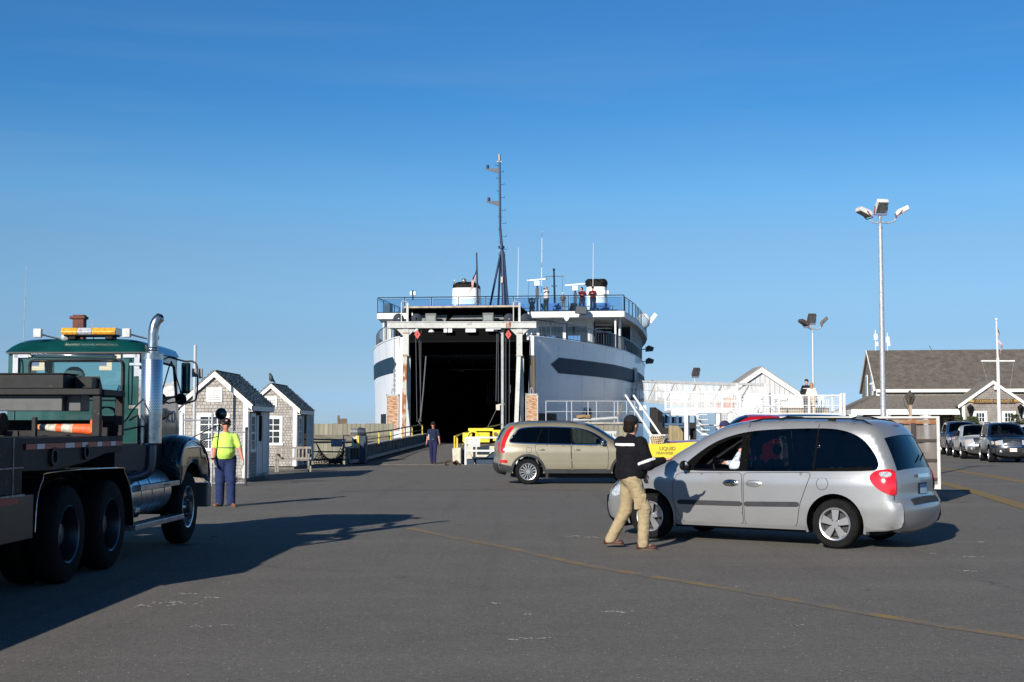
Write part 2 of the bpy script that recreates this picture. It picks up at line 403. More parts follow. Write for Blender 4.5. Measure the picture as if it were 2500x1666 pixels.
def surface_nets(D, lo, res):
    ins = D < 0
    nx, ny, nz = D.shape
    c = np.zeros((nx-1, ny-1, nz-1), dtype=np.int32)
    for i in (0, 1):
        for j in (0, 1):
            for k in (0, 1): c += ins[i:nx-1+i, j:ny-1+j, k:nz-1+k]
    act = (c > 0) & (c < 8); idx = -np.ones(act.shape, dtype=np.int64); cells = np.argwhere(act); idx[act] = np.arange(len(cells))
    P = np.zeros((len(cells), 3)); W = np.zeros(len(cells))
    I = cells
    cor = [(i, j, k) for i in (0, 1) for j in (0, 1) for k in (0, 1)]
    for a in cor:
        for ax_ in range(3):
            if a[ax_] == 1: continue
            b = list(a); b[ax_] = 1
            d0 = D[I[:, 0]+a[0], I[:, 1]+a[1], I[:, 2]+a[2]]; d1 = D[I[:, 0]+b[0], I[:, 1]+b[1], I[:, 2]+b[2]]
            m = (d0 < 0) != (d1 < 0); t = np.zeros(len(I)); t[m] = d0[m]/(d0[m]-d1[m])
            p = np.array(a, float)[None, :]+t[:, None]*(np.array(b, float)-np.array(a, float))[None, :]
            P[m] += p[m]; W[m] += 1
    V = (P/np.maximum(W, 1)[:, None]+I)*res+lo
    F = []
    for ax_ in range(3):
        o1, o2 = [(1, 2), (2, 0), (0, 1)][ax_]
        a = ins; sh = [slice(None)]*3; sh2 = [slice(None)]*3; sh[ax_] = slice(0, -1); sh2[ax_] = slice(1, None)
        e = ins[tuple(sh)] != ins[tuple(sh2)]
        Q = np.argwhere(e)
        ok = (Q[:, o1] > 0) & (Q[:, o2] > 0) & (Q[:, o1] < D.shape[o1]-1) & (Q[:, o2] < D.shape[o2]-1)
        Q = Q[ok]
        if not len(Q): continue
        s0 = ins[Q[:, 0], Q[:, 1], Q[:, 2]]
        def cell(d1, d2):
            q = Q.copy(); q[:, o1] -= d1; q[:, o2] -= d2; return idx[q[:, 0], q[:, 1], q[:, 2]]
        f = np.stack([cell(0, 0), cell(1, 0), cell(1, 1), cell(0, 1)], 1)
        f[~s0] = f[~s0][:, ::-1]; F.append(f)
    F = np.concatenate(F)
    return V, F[(F >= 0).all(1)]
def sdf_obj(name, prims, mat, parent, res=.014, k=.03, clip=None, wrinkle=0, smooth_it=1, seed=0, wfreq=9):
    D, lo = sdf_eval([tuple([p[0]]+[np.array(q, float) if not np.isscalar(q) else q for q in p[1:]]) for p in prims], res, k, clip=clip)
    V, F = surface_nets(D, lo, res)
    if smooth_it:
        for _ in range(smooth_it):
            acc = np.zeros_like(V); cnt = np.zeros(len(V))
            for i in range(4):
                for j in ((i+1) % 4,):
                    np.add.at(acc, F[:, i], V[F[:, j]]); np.add.at(cnt, F[:, i], 1); np.add.at(acc, F[:, j], V[F[:, i]]); np.add.at(cnt, F[:, j], 1)
            V = V*.5+.5*acc/np.maximum(cnt, 1)[:, None]
    if wrinkle:
        cen = V.mean(0); off = Vector((seed*3.1, 0, 0))
        for i in range(len(V)):
            p = Vector(V[i]); n1 = noise.noise(Vector((p.x*wfreq*.7, p.y*wfreq*.7, p.z*wfreq*2.2))+off); n2 = noise.noise(Vector((p.x*wfreq*2.6, p.y*wfreq*2.6, p.z*wfreq*2.2))+off)
            r = Vector((p.x-cen[0], p.y-cen[1], 0)); 
            if r.length > 1e-4: r.normalize()
            V[i] = p+(r*(abs(n1)*-1.6+.4+n2*.6)+Vector((n2, n1, 0))*.3)*wrinkle
    m = MB(); m.v = [tuple(v) for v in V]; m.f = [tuple(int(i) for i in f) for f in F]; m.mi = [0]*len(m.f)
    return m.build(name, mat, parent, smooth=180)

skin_m = pmat('skin', (.52, .27, .19), .55, var=.12, vscale=30)
skin_red = pmat('skin_ruddy', (.50, .20, .13), .55, var=.15, vscale=30)
hair_dark = pmat('hair_dark', (.012, .008, .006), .8, spec=.15, var=.5, vscale=60, bump=.6, bscale=90)
hair_blond = pmat('hair_blond', (.36, .20, .09), .5, var=.45, vscale=50, stretch=(1, 1, .15))
def cloth(name, c, var=.18, rough=.9): return pmat(name, c, rough, var=var, vscale=12, bump=.15, bscale=60, spec=.2)
def dirv(deg): return Vector((math.cos(R(deg)), math.sin(R(deg)), 0))
def ik(a, b, l1, l2, hint):
    d = b-a; L = min(max(d.length, abs(l1-l2)+.01), (l1+l2)*.999); u = d.normalized(); b2 = a+u*L
    x = (l1*l1-l2*l2+L*L)/(2*L); h = math.sqrt(max(l1*l1-x*x, 0)); hv = (hint-u*hint.dot(u)); hv = hv.normalized() if hv.length > 1e-5 else Vector((0, 0, 1))
    return a+u*x+hv*h, b2
def person(label, loc, H=1.8, face=-90, hipf=None, headf=None, headpitch=0, pel=None, lean=(0, 0), feet=None, footdir=None, hands=None, elbow=None,
           top=None, sleeve='short', bottom=None, shoes=None, hat=None, hair=None, skin=None, belly=0, gloves=None, res=.016, fingerdir=None, palm=None, group=None, seated=False,
           shorts=False, stripes=None, cuffw=1.0, thick=1.0, bulk=0, hairlong=False, wr=.006, female=False, glasses=False, cat='person', hips=True):
    S = H/1.8; root = thing('person', label, cat, loc, 0, group)
    skin = skin or skin_m
    hipf = face if hipf is None else hipf; headf = face if headf is None else headf
    Ft = dirv(face); Fh = dirv(hipf); Fd = dirv(headf); Lt = Vector((-Ft.y, Ft.x, 0)); Lh = Vector((-Fh.y, Fh.x, 0)); Ld = Vector((-Fd.y, Fd.x, 0))
    UP = Vector((0, 0, 1))
    P = Vector(pel) if pel else Vector((0, 0, .96*S))
    ln = Vector((lean[0], lean[1], 0))
    waist = P+UP*.12*S+ln*.25; chest = P+UP*.37*S+ln*.75; neck = P+UP*.535*S+ln; sw = (.165 if female else .185)*S
    sh = [neck-UP*.075*S+Lt*sw, neck-UP*.075*S-Lt*sw]       # left, right
    hp = [P+Lh*.095*S, P-Lh*.095*S]
    head = neck+UP*.165*S+Fd*.025*S
    feet = feet or [Lh*.11*S, -Lh*.11*S]; footdir = footdir or [hipf+8, hipf-8]
    knees = []; ank = []
    for i in (0, 1):
        A = Vector(feet[i])+UP*.085*S
        kn, an = ik(hp[i], A, .44*S, .44*S, (Fh if not seated else UP)+(Lh if i == 0 else -Lh)*.08)
        knees.append(kn); ank.append(an)
    hd = []; el = []
    for i in (0, 1):
        sgn = 1 if i == 0 else -1
        tgt = Vector(hands[i]) if hands and hands[i] is not None else sh[i]+Lt*sgn*.09*S-UP*.50*S+Ft*.06*S
        hint = Vector(elbow[i]) if elbow and elbow[i] is not None else (-Ft*.8+Lt*sgn*.5-UP*.3)
        e, w_ = ik(sh[i], tgt, .29*S, .25*S, hint); el.append(e); hd.append(w_)
    # body: one continuous skin mesh
    B = [('e', head+UP*.015*S, (.078*S, .078*S, .105*S)), ('e', head-Fd*.018*S+UP*.03*S, (.082*S, .082*S, .088*S)),
         ('c', head+Fd*.045*S-UP*.065*S, head+Fd*.03*S-UP*.03*S, .042*S, .055*S),
         ('c', head+Fd*.098*S-UP*.022*S, head+Fd*.085*S+UP*.012*S, .015*S, .009*S, .012),
         ('c', neck-UP*.03*S, head-UP*.06*S, .058*S, .052*S)]
    for sg in (1, -1):
        B.append(('e', head+Ld*sg*.083*S-UP*.01*S, (.014*S, .02*S, .03*S), .01))
        B.append(('c', head+Fd*.084*S+Ld*sg*.018*S-UP*.055*S, head+Fd*.088*S-UP*.052*S, .009*S, .009*S, .01))
    B += [('c', waist, chest, .12*S, .13*S), ('c', P, waist, .12*S, .115*S), ('c', sh[0], sh[1], .055*S, .055*S)]
    G = []
    def hand(i, lst):
        sgn = 1 if i == 0 else -1
        d = (Vector(fingerdir[i]).normalized() if fingerdir and fingerdir[i] is not None else (hd[i]-el[i]).normalized())
        n_ = Vector(palm[i]).normalized() if palm and palm[i] is not None else -Lt*sgn
        s_ = d.cross(n_).normalized(); n_ = s_.cross(d).normalized()
        w0 = hd[i]; pc = w0+d*.075*S
        for q in (-.024, -.008, .008, .024):
            lst.append(('c', w0+d*.012*S+s_*q*.6*S, pc+s_*q*S, .015*S, .0125*S, .012))
        for q, ln_ in ((-.029, .058), (-.01, .072), (.01, .078), (.029, .068)):
            a = pc+s_*q*S; b = a+(d*.92+n_*.3).normalized()*ln_*.55*S; c = b+(d*.6+n_*.75).normalized()*ln_*.5*S
            lst += [('c', a, b, .0095*S, .0085*S, .004), ('c', b, c, .0085*S, .0072*S, .004)]
        up = s_ if s_.dot(Ft+UP*.2) > 0 else -s_
        a = w0+d*.025*S+up*.022*S; b = a+(d*.6+up*.75).normalized()*.04*S; c = b+(d*.85+n_*.35).normalized()*.034*S
        lst += [('c', a, b, .012*S, .0105*S, .008), ('c', b, c, .0105*S, .008*S, .004)]
    for i in (0, 1):
        B += [('c', sh[i], el[i], .052*S, .040*S), ('c', el[i], hd[i], .042*S, .027*S)]
        hand(i, G if gloves else B)
        B += [('c', hp[i], knees[i], .085*S, .055*S), ('c', knees[i], ank[i], .056*S, .038*S)]
        fd = dirv(footdir[i]); B.append(('c', ank[i]-UP*.04*S, ank[i]+fd*.12*S-UP*.05*S, .035*S, .03*S))
    sdf_obj('body', B, skin, root, res=res*.8, k=.022*S)
    if gloves: sdf_obj('glove', [(*q[:3], q[3]+.003, q[4]+.003, *q[5:]) for q in G], gloves, root, res=res*.7, k=.012)
    # eyes
    e = MB()
    for sg in (1, -1): e.ell(head+Fd*.083*S+Ld*sg*.03*S+UP*.008*S, (.010*S, .010*S, .007*S), 8, 6)
    if glasses: e.M = None; e.tube([head+Ld*.085*S+UP*.012*S, head+Ld*.075*S+Fd*.07*S+UP*.012*S, head+Fd*.1*S+UP*.012*S, head-Ld*.075*S+Fd*.07*S+UP*.012*S, head-Ld*.085*S+UP*.012*S], .016*S, 6)
    e.build('sunglasses' if glasses else 'eyes', black_plastic, root, smooth=60)
    # clothes
    if top:
        q = (.016*S if sleeve == 'long' else .008*S)+bulk
        T = [('c', waist-UP*.04*S, chest, .118*S+q, .128*S+q, .06), ('c', waist-UP*.04*S+Lt*.035*S, chest+Lt*.05*S, .118*S+q, .12*S+q, .06), ('c', waist-UP*.04*S-Lt*.035*S, chest-Lt*.05*S, .118*S+q, .12*S+q, .06),
             ('c', sh[0], sh[1], .050*S+q*.6, .050*S+q*.6, .05), ('c', neck-UP*.035*S, neck+UP*.01*S, .068*S, .062*S, .03), ('c', P+UP*.03*S, waist, .125*S+q, .12*S+q, .05)]
        if belly: T += [('e', waist+Ft*(.045+belly*.3)*S+UP*.05*S, (.155*S+belly*.25, .15*S+belly*.25, .19*S), .08), ('c', P+UP*.0*S, waist, .15*S, .15*S, .08)]
        if sleeve == 'long': T.append(('c', P+UP*.07*S+Lt*.045*S, P+UP*.07*S-Lt*.045*S, .122*S+q, .122*S+q, .06))
        cut = .90
        for i in (0, 1):
            if sleeve == 'short': T.append(('c', sh[i], sh[i].lerp(el[i], .74), .054*S+q*.5, .056*S+q*.5, .025))
            else: T += [('c', sh[i], el[i], .058*S+q, .048*S+q, .035), ('c', el[i], el[i].lerp(hd[i], cut), .047*S+q, .034*S+q*.35, .03)]
        o = sdf_obj('jacket' if sleeve == 'long' else 'shirt', T, top, root, res=res, k=.045*S, wrinkle=wr, seed=1, clip=(lambda D, X, Y, Z, zh=float(P.z+(.0 if sleeve == 'short' else -.01)*S), pc=tuple(P): np.where(np.hypot(X-pc[0], Y-pc[1]) < .34*S, np.maximum(D, zh-Z), D)) if not seated else None)
        if stripes:
            T2 = [(*p[:3], p[3]+.006, p[4]+.006, *p[5:]) if p[0] == 'c' else ('e', p[1], tuple(x+.006 for x in p[2])) for p in T]
            for (c, n_, wd, half) in stripes(sh, el, hd, chest, waist, Ft, Lt, S):
                c = np.array(c); n_ = np.array(Vector(n_).normalized())
                def clip(D, X, Y, Z, c=c, n_=n_, wd=wd, half=half):
                    s_ = abs((X-c[0])*n_[0]+(Y-c[1])*n_[1]+(Z-c[2])*n_[2])-wd
                    r_ = np.sqrt((X-c[0])**2+(Y-c[1])**2+(Z-c[2])**2)-half
                    return np.maximum(np.maximum(D, s_), r_)
                sdf_obj('reflective_stripe', T2, pmat('reflective', (.8, .8, .78), .5), root, res=.012, k=.045*S, clip=clip)
    if bottom:
        q = .014*S*cuffw
        T = [('c', P+UP*.02*S+Lh*.045*S, P+UP*.02*S-Lh*.045*S, .13*S*thick, .13*S*thick, .06)] if hips else []
        for i in (0, 1):
            T.append(('c', hp[i], knees[i], .098*S*thick+q*.6, .070*S*thick+q*.7))
            if not shorts: T.append(('c', knees[i], ank[i]-UP*.025*S, .064*S*thick+q, .054*S*thick+q))
        def clipt(D, X, Y, Z):
            for a_ in ank: D = np.where(np.hypot(X-a_.x, Y-a_.y) < .17*S, np.maximum(D, float(a_.z)-.058*S-Z), D)
            return D
        sdf_obj('trousers', T, bottom, root, res=res, k=.035*S, wrinkle=wr, seed=4, clip=None if seated or shorts else clipt)
        if not shorts: pass
    if shoes:
        for i in (0, 1):
            fd = dirv(footdir[i]); a = ank[i]-UP*.055*S-fd*.045*S; b = ank[i]-UP*.057*S+fd*.15*S
            z0 = float((ank[i]-UP*.083*S).z)
            def clip(D, X, Y, Z, z0=z0): return np.maximum(D, z0-Z)
            sdf_obj('shoe', [('c', a, b, .042*S, .036*S), ('c', a+UP*.02*S, a.lerp(b, .3)+UP*.03*S, .042*S, .04*S)], shoes, root, res=.012, k=.03, clip=clip)
            m = MB(); pts = []
            sd = Vector((-fd.y, fd.x, 0))
            for t in range(16):
                an = 2*math.pi*t/16; c_ = a.lerp(b, .5); pts.append((c_+fd*math.cos(an)*.135*S+sd*math.sin(an)*(.046-.006*math.cos(an))*S).to_2d().to_tuple())
            m.prz(pts, z0-.004, z0+.018*S); m.build('sole', pmat('shoe_sole', (.10, .07, .045), .8), root, smooth=50)
    if hair:
        hp_ = [('e', head-Fd*.022*S+UP*.03*S, (.096*S, .096*S, .098*S)), ('c', head-Fd*.060*S-UP*.05*S+Ld*.032*S, head-Fd*.060*S-UP*.05*S-Ld*.032*S, .052*S, .052*S)]
        if hairlong: hp_ += [('c', head-Fd*.06*S, head-Fd*.10*S-UP*.38*S, .085*S, .05*S), ('c', head-Fd*.05*S-UP*.1*S+Ld*.05*S, head-Fd*.09*S-UP*.32*S+Ld*.04*S, .05*S, .035*S), ('c', head-Fd*.05*S-UP*.1*S-Ld*.05*S, head-Fd*.09*S-UP*.32*S-Ld*.04*S, .05*S, .035*S)]
        hc = np.array(head); fdn = np.array(Fd)
        def clip(D, X, Y, Z):
            f = (X-hc[0])*fdn[0]+(Y-hc[1])*fdn[1]+(Z-hc[2])*-.55
            return np.maximum(D, f-.004*S)
        sdf_obj('hair', hp_, hair, root, res=.011, k=.03, clip=clip, wrinkle=.006, wfreq=22, seed=2)
    if hat:
        z0 = float(head.z+.035*S)
        def clip(D, X, Y, Z): return np.maximum(D, z0-Z)
        o = sdf_obj('cap', [('e', head-Fd*.012*S+UP*.045*S, (.103*S, .103*S, .097*S))], hat, root, res=.012, k=.02, clip=clip)
        m = MB(); pts = []
        for t in range(-7, 8):
            an = t/7*1.15; pts.append(Fd*(.085+.09*math.cos(an*1.3))*S+Ld*math.sin(an)*.085*S)
        vs = [head+p+UP*(.045*S-.22*max(0, p.dot(Fd)-.09*S)) for p in pts]+[head+Ld*math.sin(t/7*1.15)*.088*S+Fd*.05*S+UP*.048*S for t in range(7, -8, -1)]
        m.add(vs, [tuple(range(len(vs)))]); m.build('cap_brim', hat, o, solid=.006)
    return root, dict(head=head, sh=sh, hd=hd, el=el, P=P, Ft=Ft, Lt=Lt, chest=chest, waist=waist, neck=neck, knees=knees, S=S)
# ------------------------------------------------------------------ vehicles: side skins and a wrap-over skin from one side profile
def in_poly(P, poly):
    x = P[:, 0][:, None]; y = P[:, 1][:, None]; A = np.array(poly); Bq = np.roll(A, -1, 0)
    c = ((A[:, 1][None] > y) != (Bq[:, 1][None] > y)) & (x < (Bq[:, 0]-A[:, 0])[None]*(y-A[:, 1][None])/((Bq[:, 1]-A[:, 1])[None]+1e-12)+A[:, 0][None])
    return c.sum(1) % 2 == 1
def dist_poly(P, poly, closed=True):
    A = np.array(poly); Bq = np.roll(A, -1, 0)
    if not closed: A = A[:-1]; Bq = Bq[:-1]
    d = np.full(len(P), 1e9)
    for a, b in zip(A, Bq):
        ba = b-a; t = np.clip(((P-a) @ ba)/max(ba @ ba, 1e-12), 0, 1); d = np.minimum(d, np.linalg.norm(P-a-t[:, None]*ba, axis=1))
    return d
def fill2d(outline, holes=(), step=.05):
    loops = [outline]+list(holes); vs = []; es = []
    for lp in loops:
        b = len(vs); n = len(lp); vs += [Vector(p) for p in lp]; es += [(b+i, b+(i+1) % n) for i in range(n)]
    A = np.array(outline); lo = A.min(0); hi = A.max(0)
    g = np.stack(np.meshgrid(np.arange(lo[0]+step*.3, hi[0], step), np.arange(lo[1]+step*.3, hi[1], step)), -1).reshape(-1, 2)
    if len(g):
        k = in_poly(g, outline)
        for h in holes: k &= ~in_poly(g, h)
        g = g[k]
    if len(g):
        k = np.ones(len(g), bool)
        for lp in loops: k &= dist_poly(g, lp) > step*.45
        vs += [Vector(p) for p in g[k]]
    V, E_, F, *_ = delaunay_2d_cdt(vs, es, [], 0, 1e-5)
    P = np.array([tuple(v) for v in V]); F = [tuple(f) for f in F]
    C = np.array([P[list(f)].mean(0) for f in F]); k = in_poly(C, outline)
    for h in holes: k &= ~in_poly(C, h)
    return P, [f for f, q in zip(F, k) if q]

class Car:
    def __init__(s, root, prof, zbot, W, wheels, rw, taper, arch=.09, rl=.085, rd=.15, crown=.05, fcrown=.16, rcrown=.10, archz=None, belt=None):
        s.root = root; s.prof = resample(prof, .05); s.Wz = W; s.taper = taper; s.rl = rl; s.rd = rd
        s.crown = crown; s.fc = fcrown; s.rc = rcrown; s.wheels = wheels; s.rw = rw
        L = [0]
        for a, b in zip(s.prof, s.prof[1:]): L.append(L[-1]+math.dist(a, b))
        s.L = L; s.xm = (s.prof[0][0]+s.prof[-1][0])/2
        bot = []
        x1 = s.prof[-1][0]; x0 = s.prof[0][0]; zb = zbot
        for wx in sorted(wheels, reverse=True):
            R_ = rw+arch; zc = rw+.01
            a0 = math.asin(max(-1, min(1, (zb-zc)/R_)))
            n = 18
            for i in range(n+1):
                t = a0+(math.pi-2*a0)*i/n; bot.append((wx+R_*math.cos(t), zc+R_*math.sin(t)))
        bt = [s.prof[-1]]+[q for q in resample([(x1, s.prof[-1][1])]+bot+[(x0, s.prof[0][1])], .06)][1:-1]
        s.outline = s.prof+bt[1:]
        s.bt = bt
    def W0(s, x, z):
        w = interp(z, s.Wz)
        for (xa, xb, a) in s.taper:
            t = (x-xa)/(xb-xa)
            if t > 0: w -= a*min(t, 1.3)**2
        return w
    def Ws(s, P, off=0):
        d = dist_poly(P, s.prof, False); out = np.empty(len(P))
        for i, (x, z) in enumerate(P):
            q = min(d[i]/s.rd, 1); out[i] = s.W0(x, z)-s.rl*(1-math.sqrt(max(0, 1-(1-q)**2)))
        return out+off
    def side(s, poly, off, m, holes=(), step=.06, skirt=0, sides=(1, -1)):
        P, F = fill2d(poly, holes, step); Y = s.Ws(P, off)
        for sg in sides: m.add([(p[0], sg*y, p[1]) for p, y in zip(P, Y)], F)
        if skirt:
            for lp in [poly]+list(holes):
                A = np.array(lp); y = s.Ws(A, off); n = len(lp)
                for sg in sides:
                    m.add([(p[0], sg*q, p[1]) for p, q in zip(A, y)]+[(p[0], sg*(q-skirt), p[1]) for p, q in zip(A, y)], [(i, (i+1) % n, n+(i+1) % n, n+i) for i in range(n)])
    def line(s, pts, off, wd, m, sides=(1, -1), closed=False):
        p = resample(pts, .05, closed); A = np.array(p, float); n = len(p)
        T = np.roll(A, -1, 0)-np.roll(A, 1, 0)
        if not closed: T[0] = A[1]-A[0]; T[-1] = A[-1]-A[-2]
        T /= np.linalg.norm(T, axis=1)[:, None]+1e-9; N_ = np.stack([-T[:, 1], T[:, 0]], 1)
        a = A+N_*wd/2; b = A-N_*wd/2; ya = s.Ws(a, off); yb = s.Ws(b, off)
        for sg in sides:
            m.add([(q[0], sg*y, q[1]) for q, y in zip(a, ya)]+[(q[0], sg*y, q[1]) for q, y in zip(b, yb)], [(i, (i+1) % n, n+(i+1) % n, n+i) for i in range(n if closed else n-1)])
    def tnear(s, x, z):
        return min(range(len(s.prof)), key=lambda i: (s.prof[i][0]-x)**2+(s.prof[i][1]-z)**2)
    def SP(s, t, sv, off=0):
        t = max(0, min(len(s.prof)-1.0001, t)); i = int(t); f = t-i
        a = s.prof[i]; b = s.prof[i+1]; x = a[0]+(b[0]-a[0])*f; z = a[1]+(b[1]-a[1])*f
        # smoothed normal
        j0 = max(0, i-1); j1 = min(len(s.prof)-1, i+2); tx = s.prof[j1][0]-s.prof[j0][0]; tz = s.prof[j1][1]-s.prof[j0][1]; l = math.hypot(tx, tz) or 1
        nx, nz = -tz/l, tx/l      # profile runs rear->front over the top: outward normal
        w = s.W0(x, z)-s.rl
        cr = s.crown+(s.fc if nx > 0 else s.rc)*abs(nx)
        o = cr*(1-abs(sv)**2.4)+off
        return (x+nx*o, sv*w, z+nz*o)
    def strip(s, t0, t1, s0, s1, m, off=0, nv=None, mirror=False, ns=16):
        ts = [t0]+[t for t in range(int(math.floor(t0))+1, int(math.ceil(t1)))]+[t1]
        ts = [t for i, t in enumerate(ts) if i == 0 or t-ts[i-1] > .01]
        n = max(2, int(ns*abs(s1-s0)/2+1))
        for sg in ((1, -1) if mirror else (1,)):
            g = [s.SP(t, sg*(s0+(s1-s0)*k/n), off) for t in ts for k in range(n+1)]
            m.add(g, [(i*(n+1)+k, i*(n+1)+k+1, (i+1)*(n+1)+k+1, (i+1)*(n+1)+k) for i in range(len(ts)-1) for k in range(n)])
    def body(s, mat, holes, wind, rear, pil=.90, rpil=.86):
        m = MB(); s.side(s.outline, 0, m, holes, .05)
        a, b = wind; c, d = rear if rear else (None, None)
        N_ = len(s.prof)-1; segs = []
        if rear: segs += [(0, c, 0), (c, d, 1), (d, a, 0), (a, b, 2), (b, N_, 0)]
        else: segs += [(0, a, 0), (a, b, 2), (b, N_, 0)]
        for t0, t1, k in segs:
            if k == 0: s.strip(t0, t1, -1, 1, m)
            else: s.strip(t0, t1, {1: rpil, 2: pil}[k], 1, m, mirror=True)
        o = m.build('body', mat, s.root, smooth=50, merge=.0015)
        g = MB(); s.strip(a-.3, b+.3, -pil-.01, pil+.01, g, off=-.008); g.build('windscreen', s.wglass, s.root, smooth=180)
        if rear: g = MB(); s.strip(c-.3, d+.3, -rpil-.01, rpil+.01, g, off=-.008); g.build('rear_window', s.rglass, s.root, smooth=180)
        return o
    def interior(s, x0, x1, zf, w=.78, ztop=None):
        m = MB(); m.box(x0, x1, -w, w, zf, zf+.03); m.box(s.wheels[0]-.5, s.wheels[1]+.5, -.62, .62, .18, zf)
        m.build('underbody', interior_mat, s.root)

def wheel(parent, x, y, r, wd, rimr, n=5, style='broad', side=1, mat_r=None, face=.02, name='wheel'):
    w_ = node(name, parent, (x, y, r)); mr = mat_r or alloy
    m = MB(); h = wd/2
    prof = [(rimr, -h*.8), (rimr+.012, -h*.95), (r*.90, -h), (r*.975, -h*.82), (r, -h*.55), (r, h*.55), (r*.975, h*.82), (r*.90, h), (rimr+.012, h*.95), (rimr, h*.8)]
    m.lathe(prof, (0, 0, 0), 'y', 40)
    for k in (-.3, 0, .3): m.lathe([(r+.0015, h*(k-.03)), (r+.0015, h*(k+.03))], (0, 0, 0), 'y', 40)
    m.build('tyre', tyre_mat, w_, smooth=40)
    m = MB(); yo = side*h
    m.lathe([(rimr+.014, yo*.93), (rimr+.006, yo*.98), (rimr-.012, yo*.93), (rimr-.025, yo*.4), (rimr-.03, -yo*.7), (.05, -yo*.7)], (0, 0, 0), 'y', 36)
    yf = yo*.80; yb = yo*.55
    if style == 'truck_front':
        m.lathe([(.05, yf*1.1), (.11, yf*1.1), (.13, yf*.75), (rimr-.02, yf*.7)], (0, 0, 0), 'y', 36)
        for k in range(10):
            t = 2*math.pi*k/10; c = (rimr*.72*math.cos(t), yf*.72, rimr*.72*math.sin(t))
            m.cur = 1; m.cyl((c[0], c[1]-side*.002, c[2]), (c[0], c[1]+side*.006, c[2]), .026, n=12); 
            c2 = (.14*math.cos(t+.3), yf*.8, .14*math.sin(t+.3)); m.cyl(c2, (c2[0], c2[1]+side*.05, c2[2]), .013, n=6)
            m.cur = 0
        m.cur = 1; m.lathe([(0, yf*1.55), (.07, yf*1.5), (.10, yf*1.1), (.105, yf*.8)], (0, 0, 0), 'y', 20); m.cur = 0
    else:
        m.cyl((0, yb, 0), (0, yf*1.02, 0), .066, n=20)
        for k in range(n):
            t = 2*math.pi*k/n+.35
            def P_(rr, a, yy): return (rr*math.cos(t+a), yy, rr*math.sin(t+a))
            legs = [(-.29, -.12), (.12, .29)] if style == 'twin' else [(-.26, .26)]
            for a0, a1 in legs:
                i0, i1 = (a0*.9, a1*.9) if style != 'twin' else (a0*1.3, a1*1.3)
                r0, r1 = .045, rimr-.012
                if style == 'broad': i0, i1 = -.62, .62; a0, a1 = -.27, .27; r0 = .06
                vs = [P_(r0, i0, yf), P_(r0, i1, yf), P_(r1, a1, yf*.98), P_(r1, a0, yf*.98), P_(r0, i0, yb), P_(r0, i1, yb), P_(r1, a1, yb), P_(r1, a0, yb)]
                m.add(vs, [(0, 1, 2, 3), (7, 6, 5, 4), (0, 4, 5, 1), (1, 5, 6, 2), (2, 6, 7, 3), (3, 7, 4, 0)])
            m.cur = 1; c = P_(.058, .6, yf*.99); m.cyl(c, (c[0], c[1]+side*.012, c[2]), .009, n=8); m.cur = 0
        m.cur = 1; m.lathe([(rimr*.8, yo*.1), (.02, yo*.12)], (0, 0, 0), 'y', 24); m.cur = 0
    m.build('rim', [mr, dark_metal], w_, smooth=35)
    return w_
def mirror(root, x, y, z, mat, side=1, w_=.17, h_=.13, glassm=None):
    o = sdf_obj('door_mirror', [('e', (x, y+side*.14, z), (.05, .11, .075)), ('c', (x, y+side*.0, z-.05), (x, y+side*.1, z-.03), .025, .03)], mat, root, res=.012, k=.02)
    m = MB(); m.box(x-.052, x-.045, y+side*.14-w_/2+.01, y+side*.14+w_/2-.02, z-h_/2+.012, z+h_/2-.012); m.build('mirror_glass', chrome, o)
def seats(root, xs, z=.45, hw=.38):
    for x in xs:
        for y in (hw, -hw):
            sdf_obj('seat', [('c', (x-.18, y-.12, z+.35), (x-.28, y-.12, z+.78), .13, .09), ('c', (x-.18, y+.12, z+.35), (x-.28, y+.12, z+.78), .13, .09), ('c', (x-.15, y, z+.28), (x+.22, y, z+.28), .16, .14), ('e', (x-.31, y, z+1.0), (.06, .13, .10))], seat_mat, root, res=.035, k=.06)
def text_obj(name, txt, size, mat, parent, loc, rot, ext=.004, align='CENTER', sx=1.0):
    cu = bpy.data.curves.new(name, 'FONT'); cu.body = txt; cu.size = size; cu.extrude = ext; cu.align_x = align; cu.align_y = 'CENTER'; cu.space_line = .95
    o = bpy.data.objects.new(name, cu); SC.collection.objects.link(o)
    dg = bpy.context.evaluated_depsgraph_get(); me = bpy.data.meshes.new_from_object(o.evaluated_get(dg)); bpy.data.objects.remove(o)
    me.materials.clear(); me.materials.append(mat)
    r = bpy.data.objects.new(name, me); SC.collection.objects.link(r); r.parent = parent; r.location = loc; r.rotation_euler = rot; r.scale = (sx, 1, 1)
    return r
def paint(name, c, metal=.35, rough=.32): return pmat(name, c, rough, metal, coat=.6, var=.04, vscale=2)

silver = paint('silver_paint', (.35, .357, .366), .5, .32); gold = paint('gold_beige_paint', (.33, .295, .21), .5, .36)
lower_clad = pmat('grey_cladding', (.035, .037, .041), .7, var=.2, spec=.3)
seam = pmat('panel_gap', (.02, .02, .02), .8)

